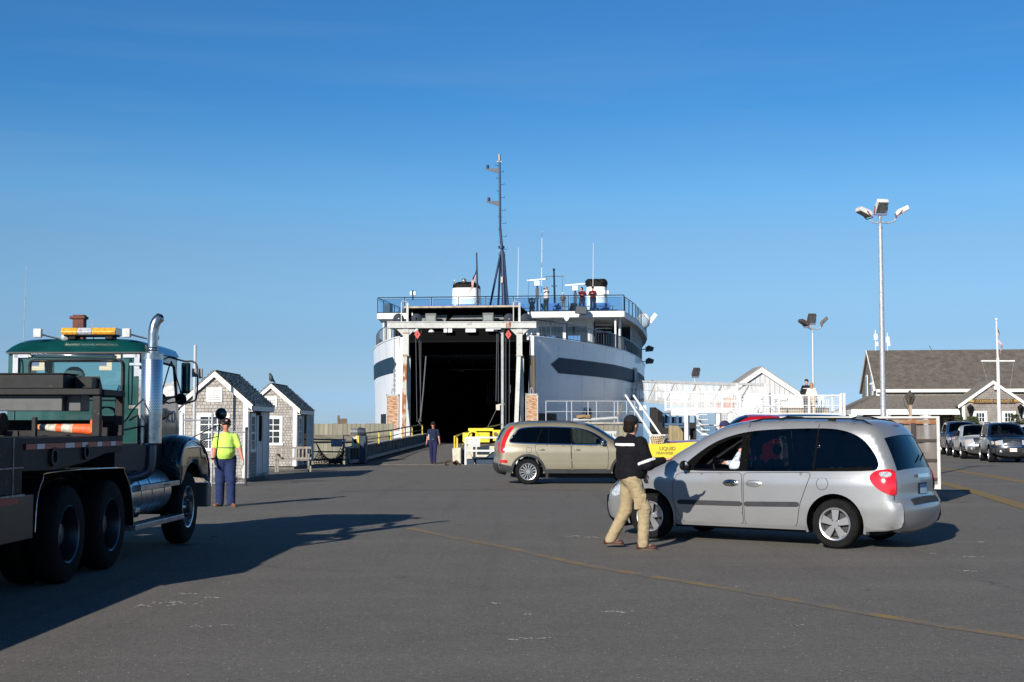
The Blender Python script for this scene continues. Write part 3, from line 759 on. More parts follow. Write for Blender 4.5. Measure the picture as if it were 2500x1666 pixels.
# ---- silver minivan
def minivan():
    dirx = Vector((2.0165-4.4073, 19.668-18.044, 0)).normalized(); left = Vector((-dirx.y, dirx.x, 0))
    base = Vector((4.4073, 18.0439, 0)); c = base-left*.985
    root = thing('minivan', 'silver minivan with tinted windows, driver window open, seen from rear left in the foreground', 'minivan', c, math.atan2(dirx.y, dirx.x))
    prof = [(-.76, .27), (-.88, .33), (-.93, .50), (-.92, .61), (-.86, .66), (-.83, .72), (-.83, .98), (-.785, 1.12), (-.70, 1.32), (-.59, 1.54), (-.50, 1.65), (-.34, 1.71), (.2, 1.745), (.9, 1.75), (1.4, 1.72), (1.75, 1.655), (2.05, 1.52), (2.45, 1.29), (2.86, 1.06), (3.15, .99), (3.45, .88), (3.64, .77), (3.74, .66), (3.79, .52), (3.77, .33), (3.68, .24)]
    prof = chaikin(prof, 2, False)
    W = [(.2, .93), (.3, .965), (.55, .99), (.9, .985), (1.02, .955), (1.08, .93), (1.6, .795), (1.75, .76)]
    car = Car(root, prof, .25, W, (0, 2.9), .335, [(.1, -1.0, .10), (2.6, 3.8, .22)], arch=.075, rcrown=.05)
    car.wglass = glass_clear; car.rglass = glass_tint
    dlo = [(2.40, 1.02), (2.36, 1.10), (2.06, 1.335), (1.84, 1.46), (1.62, 1.54), (1.32, 1.605), (.9, 1.635), (.2, 1.65), (-.10, 1.62), (-.34, 1.52), (-.50, 1.36), (-.60, 1.20), (-.60, 1.10), (-.52, 1.065), (.3, 1.05), (1.4, 1.03)]
    dlo = resample(chaikin(dlo, 2), .05, True)
    a = car.tnear(1.55, 1.70); b = car.tnear(2.82, 1.08); c_ = car.tnear(-.805, 1.07); d = car.tnear(-.62, 1.50)
    car.body(silver, [dlo], (a, b), (c_, d), pil=.93, rpil=.95)
    car.interior(-.9, 2.5, .45)
    # side glass
    def win(pts, mat, name, off=-.006, it=2, sides=(1, -1)):
        m = MB(); car.side(resample(rpoly(pts, .05 if it == 1 else .12), .05, True), off, m, sides=sides); return m.build(name, mat, root, smooth=180)
    # black surround and pillars
    m = MB(); inner_f = [(2.20, 1.055), (2.04, 1.245), (1.83, 1.40), (1.60, 1.50), (1.44, 1.535), (1.45, 1.06)]
    fr = resample(rpoly(inner_f, .05), .05, True)
    fpan = resample([(2.43, 1.0), (2.38, 1.1), (2.07, 1.345), (1.85, 1.475), (1.62, 1.555), (1.36, 1.61), (1.36, 1.0)], .05, True)
    car.side(fpan, -.004, m, [fr], .05); m.build('window_frame', frame_black, root, smooth=180)
    win([(1.355, 1.03), (1.34, 1.605), (.9, 1.635), (.30, 1.648), (.33, 1.045)], glass_tint, 'side_window', it=1)
    win([(.30, 1.045), (.27, 1.648), (.0, 1.64), (-.20, 1.59), (-.38, 1.49), (-.53, 1.32), (-.61, 1.17), (-.58, 1.07)], glass_tint, 'side_window', it=1)
    m = MB(); car.line([(1.345, 1.03), (1.33, 1.61)], -.002, .035, m); car.line([(.315, 1.05), (.285, 1.65)], -.002, .03, m); car.line([(.28, 1.075), (-.5, 1.10)], .0, .035, m)
    m.build('window_pillar', frame_black, root, smooth=180)
    m = MB(); car.side(resample([(2.16, 1.06), (2.03, 1.235), (1.83, 1.39), (1.60, 1.495), (1.46, 1.52), (1.46, 1.07)], .05, True), -.01, m, sides=(-1,)); m.build('side_window', glass_clear, root, smooth=180)
    # doors (front, sliding) as own skins with dark gaps
    fd = [(2.42, .99), (2.50, .86), (2.50, .62), (2.42, .40), (2.33, .275), (1.37, .275), (1.39, 1.01)]
    sdp = [(1.365, 1.01), (1.345, .275), (.56, .275), (.50, .60), (.39, .88), (.33, 1.035)]
    for pts in (fd, sdp):
        for sg in (1, -1):
            m = MB(); pp = resample(rpoly(pts, .07), .045, True); car.side(pp, .004, m, sides=(sg,))
            o = m.build('door', silver, root, smooth=180)
            m = MB(); car.line(pp, .0045, .008, m, sides=(sg,), closed=True); m.build('door_gap', seam, o)
            x = (pts is fd and 1.56) or 1.20
            h = MB(); yy = float(car.Ws(np.array([(x, .86)]), 0)[0])*sg
            h.lathe([(.0, .016*sg), (.10, .014*sg), (.125, .002*sg)], (x, yy, .86), 'y', 20)
            h.v = [(x+(v[0]-x)*1.05, v[1], .86+(v[2]-.86)*.42) for v in h.v]
            h.box(x-.08, x+.085, yy+.012*sg-.01, yy+.012*sg+.018, .855, .885); h.build('handle', chrome if pts is fd else alloy, o, smooth=50, bevel=.006)
    m = MB(); car.side(resample(rpoly([(2.42, .535), (2.42, .60), (1.38, .605), (1.38, .54)], .03), .06, True), .018, m, skirt=.018)
    car.side(resample(rpoly([(1.345, .54), (1.345, .605), (.51, .625), (.51, .56)], .03), .06, True), .018, m, skirt=.018)
    m.build('side_moulding', lower_clad, root, smooth=30)
    # crease along shoulder and wheel arch lips
    m = MB(); car.line([(2.5, .97), (1.4, .955), (.4, .955), (-.5, .99)], .0045, .012, m); m.build('body_crease', silver, root, smooth=180)
    m = MB()
    for wx in (0, 2.9):
        car.line([(wx+.425*math.cos(t*math.pi/20), .345+.425*math.sin(t*math.pi/20)) for t in range(-2, 23)], .012, .035, m)
    m.build('wheel_arch_lip', silver, root, smooth=180)
    m = MB(); car.line([(2.45, .262), (.42, .262)], .012, .05, m); m.build('sill', silver, root, smooth=180)
    m = MB(); cc = [(.17+.085*math.cos(t*math.pi/10), .885+.085*math.sin(t*math.pi/10)) for t in range(20)]; car.line(cc, .002, .007, m, sides=(1,), closed=True); m.build('fuel_flap', seam, root)
    # tail lights
    for sg in (1, -1):
        m = MB(); tl = resample(chaikin([(-.60, .99), (-.66, 1.075), (-.80, 1.10), (-1.08, 1.10), (-1.08, .74), (-.94, .75), (-.76, .83)], 2), .04, True)
        tl = [p for p in tl]
        msk = [p for p in tl]
        car.side([p for p in resample(chaikin([(-.47, .98), (-.56, 1.075), (-.70, 1.10), (-.80, 1.09), (-.835, .98), (-.84, .90), (-.84, .74), (-.76, .755), (-.60, .83)], 2), .04, True)], .012, m, sides=(sg,), skirt=.015)
        t0 = car.tnear(-.87, .74); t1 = car.tnear(-.82, 1.09)
        pass
        o = m.build('tail_light', red_lens, root, smooth=60)
        m = MB(); car.side(resample(chaikin([(-.60, 1.035), (-.66, 1.065), (-.78, 1.06), (-.78, .99), (-.66, .99)], 2), .04, True), .016, m, sides=(sg,)); m.build('reversing_lens', clear_lens, o, smooth=60)
    # rear bumper, tailgate details, plate
    m = MB(); t0 = 1; t1 = car.tnear(-.90, .65)
    car.side(resample(chaikin([(-.40, .28), (-.44, .50), (-.42, .665), (-.88, .665), (-.93, .60), (-.93, .34), (-.80, .275)], 1), .05, True), .010, m, skirt=.012)
    car.strip(0, t1, -1, 1, m, off=.012); m.build('rear_bumper', silver, root, smooth=60)
    m = MB(); car.strip(t1-1.2, t1+.6, -.7, .7, m, off=.018); m.build('bumper_step_pad', lower_clad, root, smooth=60)
    m = MB(); z1 = car.tnear(-.865, .94); z0 = car.tnear(-.83, .75); car.strip(z0+3.3, z0+4.1, -.30, .30, m, off=.03); m.build('tailgate_trim', chrome, root, smooth=60)
    m = MB(); z0 = car.tnear(-.87, .73); car.strip(z0-.3, z0+3.1, -.24, .24, m, off=.004); o = m.build('plate_recess', lower_clad, root, smooth=60)
    m = MB(); car.strip(z0+.2, z0+2.8, -.19, .19, m, off=.014); m.cur = 1; car.strip(z0+2.1, z0+2.8, -.19, .19, m, off=.016); m.build('number_plate', [pmat('plate_pale_blue', (.45, .62, .75), .4), pmat('plate_blue', (.03, .12, .35), .4)], root)
    m = MB(); t = car.tnear(-.50, 1.655); car.strip(t-.8, t+.4, -.16, .16, m, off=.02); m.build('brake_light', red_lens, root, smooth=60)
    m = MB(); p = car.SP(car.tnear(-.79, 1.17), -.05, .03); q = car.SP(car.tnear(-.76, 1.24), -.5, .03); m.tube([p, q], .012, 6); m.build('rear_wiper', black_plastic, root)
    m = MB(); car.line([(-.80, 1.07), (-.815, .98), (-.815, .68)], .006, .010, m, sides=(1,)); m.build('tailgate_gap', seam, root)
    # roof rails, gaps
    for sg in (1, -1):
        m = MB(); pts = [(-.42, 1.70), (-.30, 1.765), (-.1, 1.79), (.6, 1.80), (1.2, 1.79), (1.42, 1.74)]
        m.tube([(x, sg*.60, z-.012) for x, z in pts], .013, 8); m.box(.1, .2, sg*.62-.02, sg*.62+.02, 1.75, 1.79); m.build('roof_rail', black_plastic, root, smooth=60)
    m = MB()
    for x, y0 in ((-.12, .62), (.95, .62)): m.tube([(x, -y0, 1.775), (x+.02, -.3, 1.805), (x+.02, .3, 1.805), (x, y0, 1.775)], .011, 8)
    m.build('roof_bar', black_plastic, root, smooth=60)
    m = MB()
    for x in (.29, 1.36): car.line([(x, 1.652), (x-.005, 1.71)], .002, .01, m)
    m.build('roof_gap', seam, root)
    # front lamps, bumper
    for sg in (1, -1):
        m = MB(); car.side(resample(chaikin([(3.30, .72), (3.36, .83), (3.60, .76), (3.68, .64), (3.55, .60)], 2), .04, True), .01, m, sides=(sg,), skirt=.01)
        t0 = car.tnear(3.63, .78); t1 = car.tnear(3.75, .64); car.strip(t0, t1, .55*sg, 1.0*sg, m, off=.01); m.build('headlight', clear_lens, root, smooth=60)
    m = MB(); t0 = car.tnear(3.69, .73); t1 = car.tnear(3.77, .60); car.strip(t0, t1, -.5, .5, m, off=.012); m.build('grille', dark_metal, root)
    m = MB(); t0 = car.tnear(3.775, .56); car.strip(t0, len(car.prof)-1, -1, 1, m, off=.035)
    car.side(resample(chaikin([(3.34, .30), (3.36, .56), (3.76, .56), (3.78, .36), (3.66, .26)], 1), .05, True), .012, m, skirt=.012); m.build('front_bumper', silver, root, smooth=60)
    for x, sg in ((0, 1), (0, -1), (2.9, 1), (2.9, -1)): wheel(root, x, sg*(.985-.11), .338, .22, .215, 5, 'broad', sg)
    for sg in (1, -1): mirror(root, 2.27, sg*.93, 1.10, black_plastic, sg)
    seats(root, (1.72,), .32, .37); seats(root, (.75, -.1), .32, .37)
    m = MB(); m.prx([(-.80, .95), (-.80, 1.02), (.8, 1.02), (.8, .95), (.8, .55), (-.8, .55)], 2.22, 2.30)
    m.prism([(2.22, .55), (2.22, 1.0), (2.75, 1.08), (2.85, .7)], lambda a, b: (a, -.78, b), lambda a, b: (a, .78, b)); m.build('dashboard', interior_mat, root, bevel=.03)
    m = MB(); m.tube([(2.02+.06*math.sin(t*math.pi/10), .37+.19*math.cos(t*math.pi/10), 1.02+.18*math.sin(t*math.pi/10)*1) for t in range(20)], .015, 6, closed=True); m.tube([(2.02, .37, 1.02), (2.25, .37, .92)], .03, 8); m.bar((2.02, .19, 1.02), (2.02, .55, 1.02), .02, .03)
    m.build('steering_wheel', black_plastic, root, smooth=60)
    root.scale = (.984, 1, 1)
    return root, car

def carpart_windows(car, root, wins, trim=None):
    for pts, mat, it in wins:
        m = MB(); car.side(resample(rpoly(pts, .06), .05, True), -.006, m); m.build('side_window', mat, root, smooth=180)

def suv_gold():
    root = thing('suv', 'metallic beige suv with dark lower cladding and tall red tail lights, parked side-on', 'suv', (.46, 37.75+.93, 0), 0)
    prof = [(-.62, .33), (-.80, .40), (-.86, .55), (-.85, .70), (-.82, .74), (-.83, .95), (-.83, 1.10), (-.79, 1.26), (-.67, 1.50), (-.53, 1.66), (-.40, 1.715), (-.1, 1.745), (.5, 1.77), (1.2, 1.765), (1.62, 1.71), (1.95, 1.56), (2.3, 1.33), (2.58, 1.16), (2.75, 1.11), (3.2, 1.05), (3.5, .96), (3.66, .82), (3.72, .62), (3.70, .42), (3.55, .30)]
    prof = chaikin(prof, 2, False)
    W = [(.2, .90), (.35, .93), (.55, .95), (.95, .95), (1.06, .925), (1.12, .90), (1.6, .735), (1.78, .69)]
    car = Car(root, prof, .32, W, (0, 2.857), .365, [(0, -1, .10), (2.6, 3.75, .22)], arch=.07)
    car.wglass = glass_mid; car.rglass = glass_tint
    dlo = [(2.36, 1.14), (2.12, 1.34), (1.85, 1.50), (1.55, 1.60), (1.2, 1.64), (.4, 1.655), (-.15, 1.63), (-.32, 1.56), (-.52, 1.30), (-.54, 1.22), (-.48, 1.19), (.2, 1.165), (1.3, 1.14)]
    dlo = resample(chaikin(dlo, 2), .05, True)
    a = car.tnear(1.66, 1.70); b = car.tnear(2.62, 1.15); c_ = car.tnear(-.79, 1.26); d = car.tnear(-.62, 1.57)
    car.body(gold, [dlo], (a, b), (c_, d), pil=.92, rpil=.8); car.interior(-.8, 2.5, .5)
    W3 = [([(2.30, 1.145), (2.08, 1.34), (1.82, 1.49), (1.5, 1.59), (1.27, 1.61), (1.28, 1.15)], glass_mid, 1),
          ([(1.26, 1.15), (1.25, 1.62), (.44, 1.645), (.26, 1.18)], glass_tint, 1), ([(.24, 1.18), (.40, 1.645), (-.1, 1.63), (-.28, 1.56), (-.48, 1.30), (-.50, 1.21)], glass_tint, 1)]
    carpart_windows(car, root, W3)
    m = MB(); car.line(dlo, .004, .028, m, closed=True); m.build('window_trim', chrome, root, smooth=180)
    m = MB(); car.line([(1.265, 1.14), (1.25, 1.63)], -.001, .06, m); car.line([(.23, 1.17), (.42, 1.65)], -.001, .035, m); car.line([(.58, 1.17), (.60, 1.645)], -.001, .02, m); car.line([(2.1, 1.14), (2.2, 1.25)], -.001, .12, m); m.build('window_pillar', frame_black, root, smooth=180)
    for pts in ([(2.28, 1.11), (2.31, .9), (2.29, .44), (1.28, .44), (1.25, .8), (1.25, 1.13)], [(1.235, 1.13), (1.235, .8), (1.265, .44), (.52, .44), (.33, .75), (.22, .95), (.20, 1.15)]):
        for sg in (1, -1):
            m = MB(); pp = resample(rpoly(pts, .07), .045, True); car.side(pp, .004, m, sides=(sg,)); o = m.build('door', gold, root, smooth=180)
            m = MB(); car.line(pp, .0045, .012, m, sides=(sg,), closed=True); m.build('door_gap', seam, o)
            x = pts[0][0] > 2 and 1.40 or .38
            yy = float(car.Ws(np.array([(x, 1.0)]), 0)[0])*sg
            h = MB(); h.tube([(x-.09, yy+.01*sg, 1.0), (x-.04, yy+.04*sg, 1.005), (x+.05, yy+.04*sg, 1.0), (x+.10, yy+.01*sg, .99)], .016, 8); h.build('handle', gold, o, smooth=60)
    m = MB(); car.line([(.43, .70), (2.25, .70)], .012, .045, m); m.build('side_moulding', gold, root, smooth=180)
    # cladding
    m = MB(); ring = lambda wx: [(wx+.505*math.cos(t*math.pi/16), .37+.505*math.sin(t*math.pi/16)) for t in range(0, 17)]+[(wx+.437*math.cos(t*math.pi/16), .37+.437*math.sin(t*math.pi/16)) for t in range(16, -1, -1)]
    for wx in (0, 2.857): car.side(resample(ring(wx), .05, True), .016, m, skirt=.02)
    car.side(resample([(.47, .325), (2.38, .325), (2.36, .43), (.50, .43)], .06, True), .016, m, skirt=.02)
    car.side(resample([(-.47, .33), (-.48, .52), (-.82, .60), (-.85, .55), (-.79, .41), (-.64, .34)], .05, True), .018, m, skirt=.02)
    car.strip(0, car.tnear(-.86, .60), -1, 1, m, off=.02); car.strip(car.tnear(3.72, .6), len(car.prof)-1, -1, 1, m, off=.03)
    m.build('lower_cladding', lower_clad, root, smooth=50)
    for sg in (1, -1):
        m = MB(); car.side(resample(chaikin([(-.66, .90), (-.67, 1.12), (-.60, 1.30), (-.51, 1.50), (-.38, 1.67), (-.49, 1.66), (-.64, 1.50), (-.755, 1.25), (-.79, 1.05), (-.79, .90)], 2), .04, True), .012, m, sides=(sg,), skirt=.014)
        car.strip(car.tnear(-.83, .90), car.tnear(-.82, 1.2), .88*sg, 1*sg, m, off=.012)
        m.build('tail_light', red_lens, root, smooth=60)
        m = MB(); car.side(resample([(-.60, .62), (-.60, .70), (-.81, .71), (-.82, .63)], .04, True), .022, m, sides=(sg,)); m.build('reflector', red_lens, root)
        m = MB(); m.tube([(-.38, sg*.60, 1.73), (-.25, sg*.60, 1.80), (.2, sg*.60, 1.815), (1.2, sg*.60, 1.81), (1.45, sg*.60, 1.75)], .017, 8); m.build('roof_rail', dark_metal, root, smooth=60)
        m = MB(); car.side(resample(chaikin([(3.2, .80), (3.25, .95), (3.52, .90), (3.60, .80)], 1), .05, True), .01, m, sides=(sg,)); car.strip(car.tnear(3.56, .94), car.tnear(3.66, .80), .55*sg, 1*sg, m, off=.01); m.build('headlight', clear_lens, root, smooth=60)
        mirror(root, 2.13, sg*.90, 1.22, chrome if sg < 0 else black_plastic, sg)
    m = MB(); car.line([(.03+.10*math.cos(t*math.pi/4+.785), .98+.10*math.sin(t*math.pi/4+.785)) for t in range(0, 8, 2)], .002, .008, m, sides=(-1,), closed=True); m.build('fuel_flap', seam, root)
    m = MB(); car.strip(car.tnear(3.6, .88), car.tnear(3.72, .66), -.4, .4, m, off=.012); m.build('grille', dark_metal, root)
    for x, sg in ((0, 1), (0, -1), (2.857, 1), (2.857, -1)): wheel(root, x, sg*.825, .368, .235, .235, 7, 'twin', sg)
    seats(root, (1.55, .6), .4)
    return root

def generic_car(name, label, loc, rz, paintm, kind='suv', wheelr=.38, grille=chrome, group=None, cat='suv', parts=True, plate=None, scale=1.0, emblem=False, dark_bumper=True):
    root = thing(name, label, cat, loc, rz, group); root.scale = (scale,)*3
    if kind == 'suv':
        prof = [(-.75, .42), (-.98, .48), (-1.02, .65), (-1.0, .95), (-.98, 1.08), (-.90, 1.30), (-.78, 1.62), (-.66, 1.74), (-.2, 1.785), (.8, 1.80), (1.35, 1.77), (1.62, 1.68), (1.95, 1.42), (2.18, 1.22), (2.35, 1.18), (3.1, 1.12), (3.42, 1.04), (3.55, .92), (3.60, .72), (3.62, .55), (3.50, .42)]
        wb = 2.79; dlo = [(1.98, 1.20), (1.68, 1.52), (1.38, 1.66), (.2, 1.69), (-.55, 1.64), (-.66, 1.3), (-.60, 1.18)]
        wt = (1.64, 1.67); wbp = (2.20, 1.21); rt = (-.76, 1.64); rb = (-.92, 1.22)
    else:
        prof = [(-.95, .50), (-1.05, .52), (-1.06, .85), (-1.05, 1.05), (-.4, 1.06), (.5, 1.06), (.78, 1.07), (.84, 1.10), (.90, 1.35), (1.0, 1.60), (1.12, 1.67), (1.6, 1.70), (1.95, 1.665), (2.15, 1.56), (2.45, 1.30), (2.65, 1.12), (2.8, 1.08), (3.6, 1.04), (3.88, .98), (3.98, .86), (4.02, .62), (4.0, .48), (3.9, .42)]
        wb = 3.15; dlo = [(2.40, 1.12), (2.15, 1.40), (1.92, 1.56), (1.25, 1.60), (1.12, 1.55), (1.05, 1.12)]
        wt = (2.0, 1.65); wbp = (2.66, 1.13); rt = (1.03, 1.62); rb = (.88, 1.2)
    prof = chaikin(prof, 2, False)
    W = [(.3, .90), (.6, .93), (1.0, .925), (1.12, .89), (1.65, .74), (1.8, .70)]
    car = Car(root, prof, .42, W, (0, wb), wheelr, [(0, -1, .08), (wb-.3, wb+.85, .13)], arch=.09, fcrown=.12)
    car.wglass = glass_mid; car.rglass = glass_tint
    dlo = resample(chaikin(dlo, 2), .06, True)
    car.body(paintm, [dlo], (car.tnear(*wt), car.tnear(*wbp)), (car.tnear(*rb), car.tnear(*rt)), pil=.93, rpil=.85); car.interior(-.9, 2.2, .55)
    m = MB(); car.side(dlo, -.006, m); m.build('side_window', glass_mid, root, smooth=180)
    m = MB(); xx = .95 if kind == 'suv' else 1.35
    car.line([(xx, 1.17), (xx, 1.68)] if kind == 'suv' else [(2.2, 1.12), (2.2, 1.3)], 0, .05, m)
    if kind == 'suv': car.line([(.05, 1.17), (-.05, 1.70)], 0, .06, m)
    m.build('window_pillar', paintm if kind == 'suv' else black_plastic, root, smooth=180)
    if parts:
        for sg in (1, -1):
            ds = [[(xx+.02, .5), (xx+.0, 1.14), (xx+1.0, 1.16), (xx+1.05, .5)]]+([[(xx-.03, .5), (xx-.03, 1.14), (.05, 1.16), (.42, .55)]] if kind == 'suv' else [])
            for q in ds:
                m = MB(); pp = resample(q, .06, True); car.side(pp, .004, m, sides=(sg,)); o = m.build('door', paintm, root, smooth=180)
                m = MB(); car.line(pp, .005, .014, m, sides=(sg,), closed=True); m.build('door_gap', seam, o)
                hx = q[0][0]+.12 if q is ds[0] else q[2][0]+.15
                h = MB(); yy = float(car.Ws(np.array([(hx, 1.02)]), 0)[0])*sg; h.box(hx-.08, hx+.08, yy, yy+.03*sg, 1.0, 1.03); h.build('handle', dark_metal, o)
            m = MB(); fx = wb+.83
            car.side(resample(chaikin([(wb+.45, .84), (wb+.48, 1.0), (wb+.70, .98), (wb+.78, .82)], 1), .05, True), .012, m, sides=(sg,), skirt=.012)
            t0 = car.tnear(wb+.72, .99); t1 = car.tnear(wb+.80, .78); car.strip(t0, t1, .56*sg, 1*sg, m, off=.014); o = m.build('headlight', clear_lens, root, smooth=60)
            m = MB(); car.strip(t0+1.0, t1, .93*sg, 1*sg, m, off=.02); m.build('indicator', amber_lens, o, smooth=60)
            m = MB(); p = car.SP(car.tnear(wb+.80, .58), .7*sg, .03); m.ell(p, (.03, .07, .07)); m.build('fog_light', clear_lens, root, smooth=60)
            mirror(root, wb-.78 if kind == 'suv' else wb-.80, sg*.9, 1.22, black_plastic if kind != 'suv' else paintm, sg)
            m = MB(); car.side(resample([(-.78, .85), (-.80, 1.12), (-.97, 1.12), (-.99, .85)], .05, True), .01, m, sides=(sg,)); m.build('tail_light', red_lens, root)
            if kind == 'suv': m = MB(); m.tube([(-.5, sg*.60, 1.76), (-.4, sg*.60, 1.84), (1.1, sg*.60, 1.84), (1.25, sg*.60, 1.78)], .02, 8); m.build('roof_rail', dark_metal, root, smooth=60)
        t0 = car.tnear(wb+.70, 1.0); t1 = car.tnear(wb+.80, .72)
        m = MB(); car.strip(t0+.3, t1, -.50, .50, m, off=.012); o = m.build('grille', dark_metal, root)
        m = MB()
        for f in (.0, .33, .66, 1.0): car.strip(t0+.2+(t1-t0-.2)*f-.22, t0+.2+(t1-t0-.2)*f+.22, -.54+.06*f, .54-.06*f, m, off=.03)
        m.tube([car.SP(t0+.2+(t1-t0-.2)*f, .54-.06*f, .03) for f in (0, .5, 1)], .02, 6); m.tube([car.SP(t0+.2+(t1-t0-.2)*f, -.54+.06*f, .03) for f in (0, .5, 1)], .02, 6)
        m.build('grille_bar', grille, o, smooth=60)
        if emblem:
            m = MB(); c = Vector(car.SP((t0+t1)/2+.2, 0, .05)); m.tube([c+Vector((0, .10*math.cos(t*math.pi/8), .055*math.sin(t*math.pi/8))) for t in range(16)], .012, 6, closed=True); m.tube([c+Vector((.0, .045*math.cos(t*math.pi/8), .05*math.sin(t*math.pi/8))) for t in range(16)], .010, 6, closed=True); m.build('emblem', chrome, o, smooth=60)
        m = MB(); car.strip(car.tnear(wb+.82, .66), len(car.prof)-1, -1, 1, m, off=.05); car.side(resample([(wb+.46, .44), (wb+.47, .66), (wb+.80, .68), (wb+.80, .46)], .06, True), .03, m, skirt=.03)
        m.build('front_bumper', lower_clad if dark_bumper else chrome, root, smooth=50)
        m = MB(); car.strip(car.tnear(wb+.83, .64), car.tnear(wb+.82, .54), -.5, .5, m, off=.053); m.build('air_intake', interior_mat, root)
        if plate:
            p = car.SP(car.tnear(wb+.83, .60), 0, .075); m = MB(); m.box(p[0]-.004, p[0]+.004, -.155, .155, p[2]-.078, p[2]+.078); o = m.build('number_plate', pmat('plate_white', (.75, .75, .74), .4), root)
            text_obj('plate_text', plate, .11, pmat('plate_red', (.4, .03, .03), .5), o, (p[0]+.006, 0, p[2]), (R(90), 0, R(90)), .001)
    else:
        for sg in (1, -1):
            m = MB(); t0 = car.tnear(wb+.72, .99); t1 = car.tnear(wb+.80, .78); car.strip(t0, t1, .56*sg, 1*sg, m, off=.014); m.build('headlight', clear_lens, root, smooth=60)
    for x, sg in ((0, 1), (0, -1), (wb, 1), (wb, -1)): wheel(root, x, sg*.80, wheelr, .26, wheelr*.62, 6, 'plain', sg)
    if parts: seats(root, (1.3,) if kind == 'suv' else (1.7,), .5)
    m = MB(); m.box(1.75 if kind == 'suv' else 2.2, 2.2 if kind == 'suv' else 2.6, -.72, .72, .8, 1.16); m.build('dashboard', interior_mat, root)
    return root, car
# ------------------------------------------------------------------ green tow truck (local x right, y forward; x=0 is the outer face of the right wheels)
def tow_truck():
    t = thing('tow_truck', 'dark green tow truck with amber roof light bar, chrome exhaust stack and black flat deck', 'tow truck', (-4.747, 14.1, 0), R(-1.5))
    green = pmat('green_truck_paint', (.003, .062, .060), .28, .25, coat=.8, var=.2, vscale=3)
    blackp = pmat('black_truck_paint', (.005, .005, .006), .45, coat=.15, var=.5, vscale=5)
    deckm = pmat('worn_black_steel', (.0085, .009, .0105), .6, spec=.3, var=.5, vscale=7, col3=(.20, .21, .22), fac3=(.66, .74), scale3=9)
    rustm = pmat('black_steel_rusty', (.007, .007, .0075), .6, spec=.25, var=.5, vscale=6, col3=(.30, .14, .04), fac3=(.60, .64), scale3=3.2)
    stainless = pmat('stainless', (.50, .51, .52), .24, 1.0, var=.35, vscale=9)
    alu = pmat('aluminium_tank', (.45, .47, .50), .28, .9, var=.2)
    tape_r = pmat('reflective_red', (.30, .012, .02), .4); tape_w = pmat('reflective_white', (.6, .62, .66), .4)
    CX = -1.17
    # wheels: dual rears and single steers
    def rear_wheel(y, side):
        x = -.14 if side > 0 else CX*2+.14
        w_ = node('rear_wheel', t, (x, y, .52))
        for k, dx in ((0, 0), (1, -.33*side)):
            m = MB(); pr = [(.30, -.11), (.315, -.135), (.47, -.14), (.505, -.115), (.52, -.08), (.52, .08), (.505, .115), (.47, .14), (.315, .135), (.30, .11)]
            m.lathe(pr, (dx, 0, 0), 'x', 40); m.build('tyre', tyre_mat, w_, smooth=40)
        m = MB(); m.lathe([(.312, .135*side), (.305, .142*side), (.29, .13*side), (.275, .03*side), (.27, -.06*side), (.12, -.08*side), (.11, .04*side), (0, .05*side)], (0, 0, 0), 'x', 40)
        for k in range(10): a = k*math.pi/5; m.cyl((-.06*side, .17*math.cos(a), .17*math.sin(a)), (-.02*side, .17*math.cos(a), .17*math.sin(a)), .016, n=6)
        m.build('rim', pmat('truck_rim', (.11, .12, .14), .35, .9), w_, smooth=40)
    for y in (0.06, 1.44):
        for sd in (1, -1): rear_wheel(y, sd)
    for sd in (1, -1):
        x = -.17 if sd > 0 else CX*2+.17
        w_ = wheel(t, 0, 0, .52, .28, .29, style='truck_front', side=-sd, mat_r=pmat('polished_rim', (.5, .51, .52), .22, .9), name='front_wheel')
        w_.location = (x, 4.87, .52); w_.rotation_euler = (0, 0, R(90))
    # chassis rails, axles
    m = MB()
    for x in (CX-.42, CX+.42): m.box(x-.05, x+.05, -8.0, 5.9, .78, 1.05)
    for y in (.06, 1.44, 4.87): m.cyl((CX-.8, y, .5), (CX+.8, y, .5), .09, n=12)
    m.box(CX-.3, CX+.3, 4.2, 5.8, .7, 1.5); m.box(CX-.9, CX+.9, 2.3, 4.3, 1.1, 1.45); m.box(CX-.85, CX+.62, 1.9, 4.2, .42, 1.1); m.box(-.5, -.4, 2.4, 3.4, .75, 1.3)  # low wide box is a filler added to block sunlight passing beneath
    m.build('chassis', pmat('chassis_black', (.012, .012, .013), .6), t)
    # deck with side skirt, tape and curved subframe
    m = MB(); m.box(CX*2-.02, .0, -2.3, 1.78, 1.50, 1.56); m.prx([(-2.3, 1.5), (-2.3, 1.25), (-.4, 1.22), (.5, 1.27), (1.2, 1.36), (1.78, 1.37), (1.78, 1.5)], -.06, -.01)
    m.prx([(-2.3, 1.5), (-2.3, 1.25), (-.4, 1.22), (.5, 1.27), (1.2, 1.36), (1.78, 1.37), (1.78, 1.5)], CX*2, CX*2+.06); m.box(CX-.5, CX+.5, -2.3, 1.7, 1.1, 1.5)
    dk = m.build('deck', deckm, t, bevel=.006)
    m = MB(); m.box(-.008, .012, -1.2, 1.74, 1.445, 1.50); m.build('reflective_tape', tape_r, dk)
    m = MB()
    for y, l in ((-.93, .2), (-.15, .26), (.35, .17), (.84, .15), (1.3, .17)): m.box(.012, .016, y, y+l, 1.447, 1.498)
    m.build('reflective_tape', tape_w, dk)
    m = MB(); m.lathe([(.10, -.02), (.10, .02), (.065, .02), (.065, -.02)], (.0, -.45, 1.36), 'x', 20); m.lathe([(.085, -.02), (.085, .02), (.055, .02), (.055, -.02)], (.0, .5, 1.39), 'x', 20); m.build('tie_down_ring', pmat('chassis_black', (.012, .012, .013), .6), dk, smooth=40)
    # side locker at the rear with rust
    m = MB(); m.box(-.35, .03, -2.3, -1.32, 1.02, 1.57); lk = m.build('side_locker', rustm, t, bevel=.012)
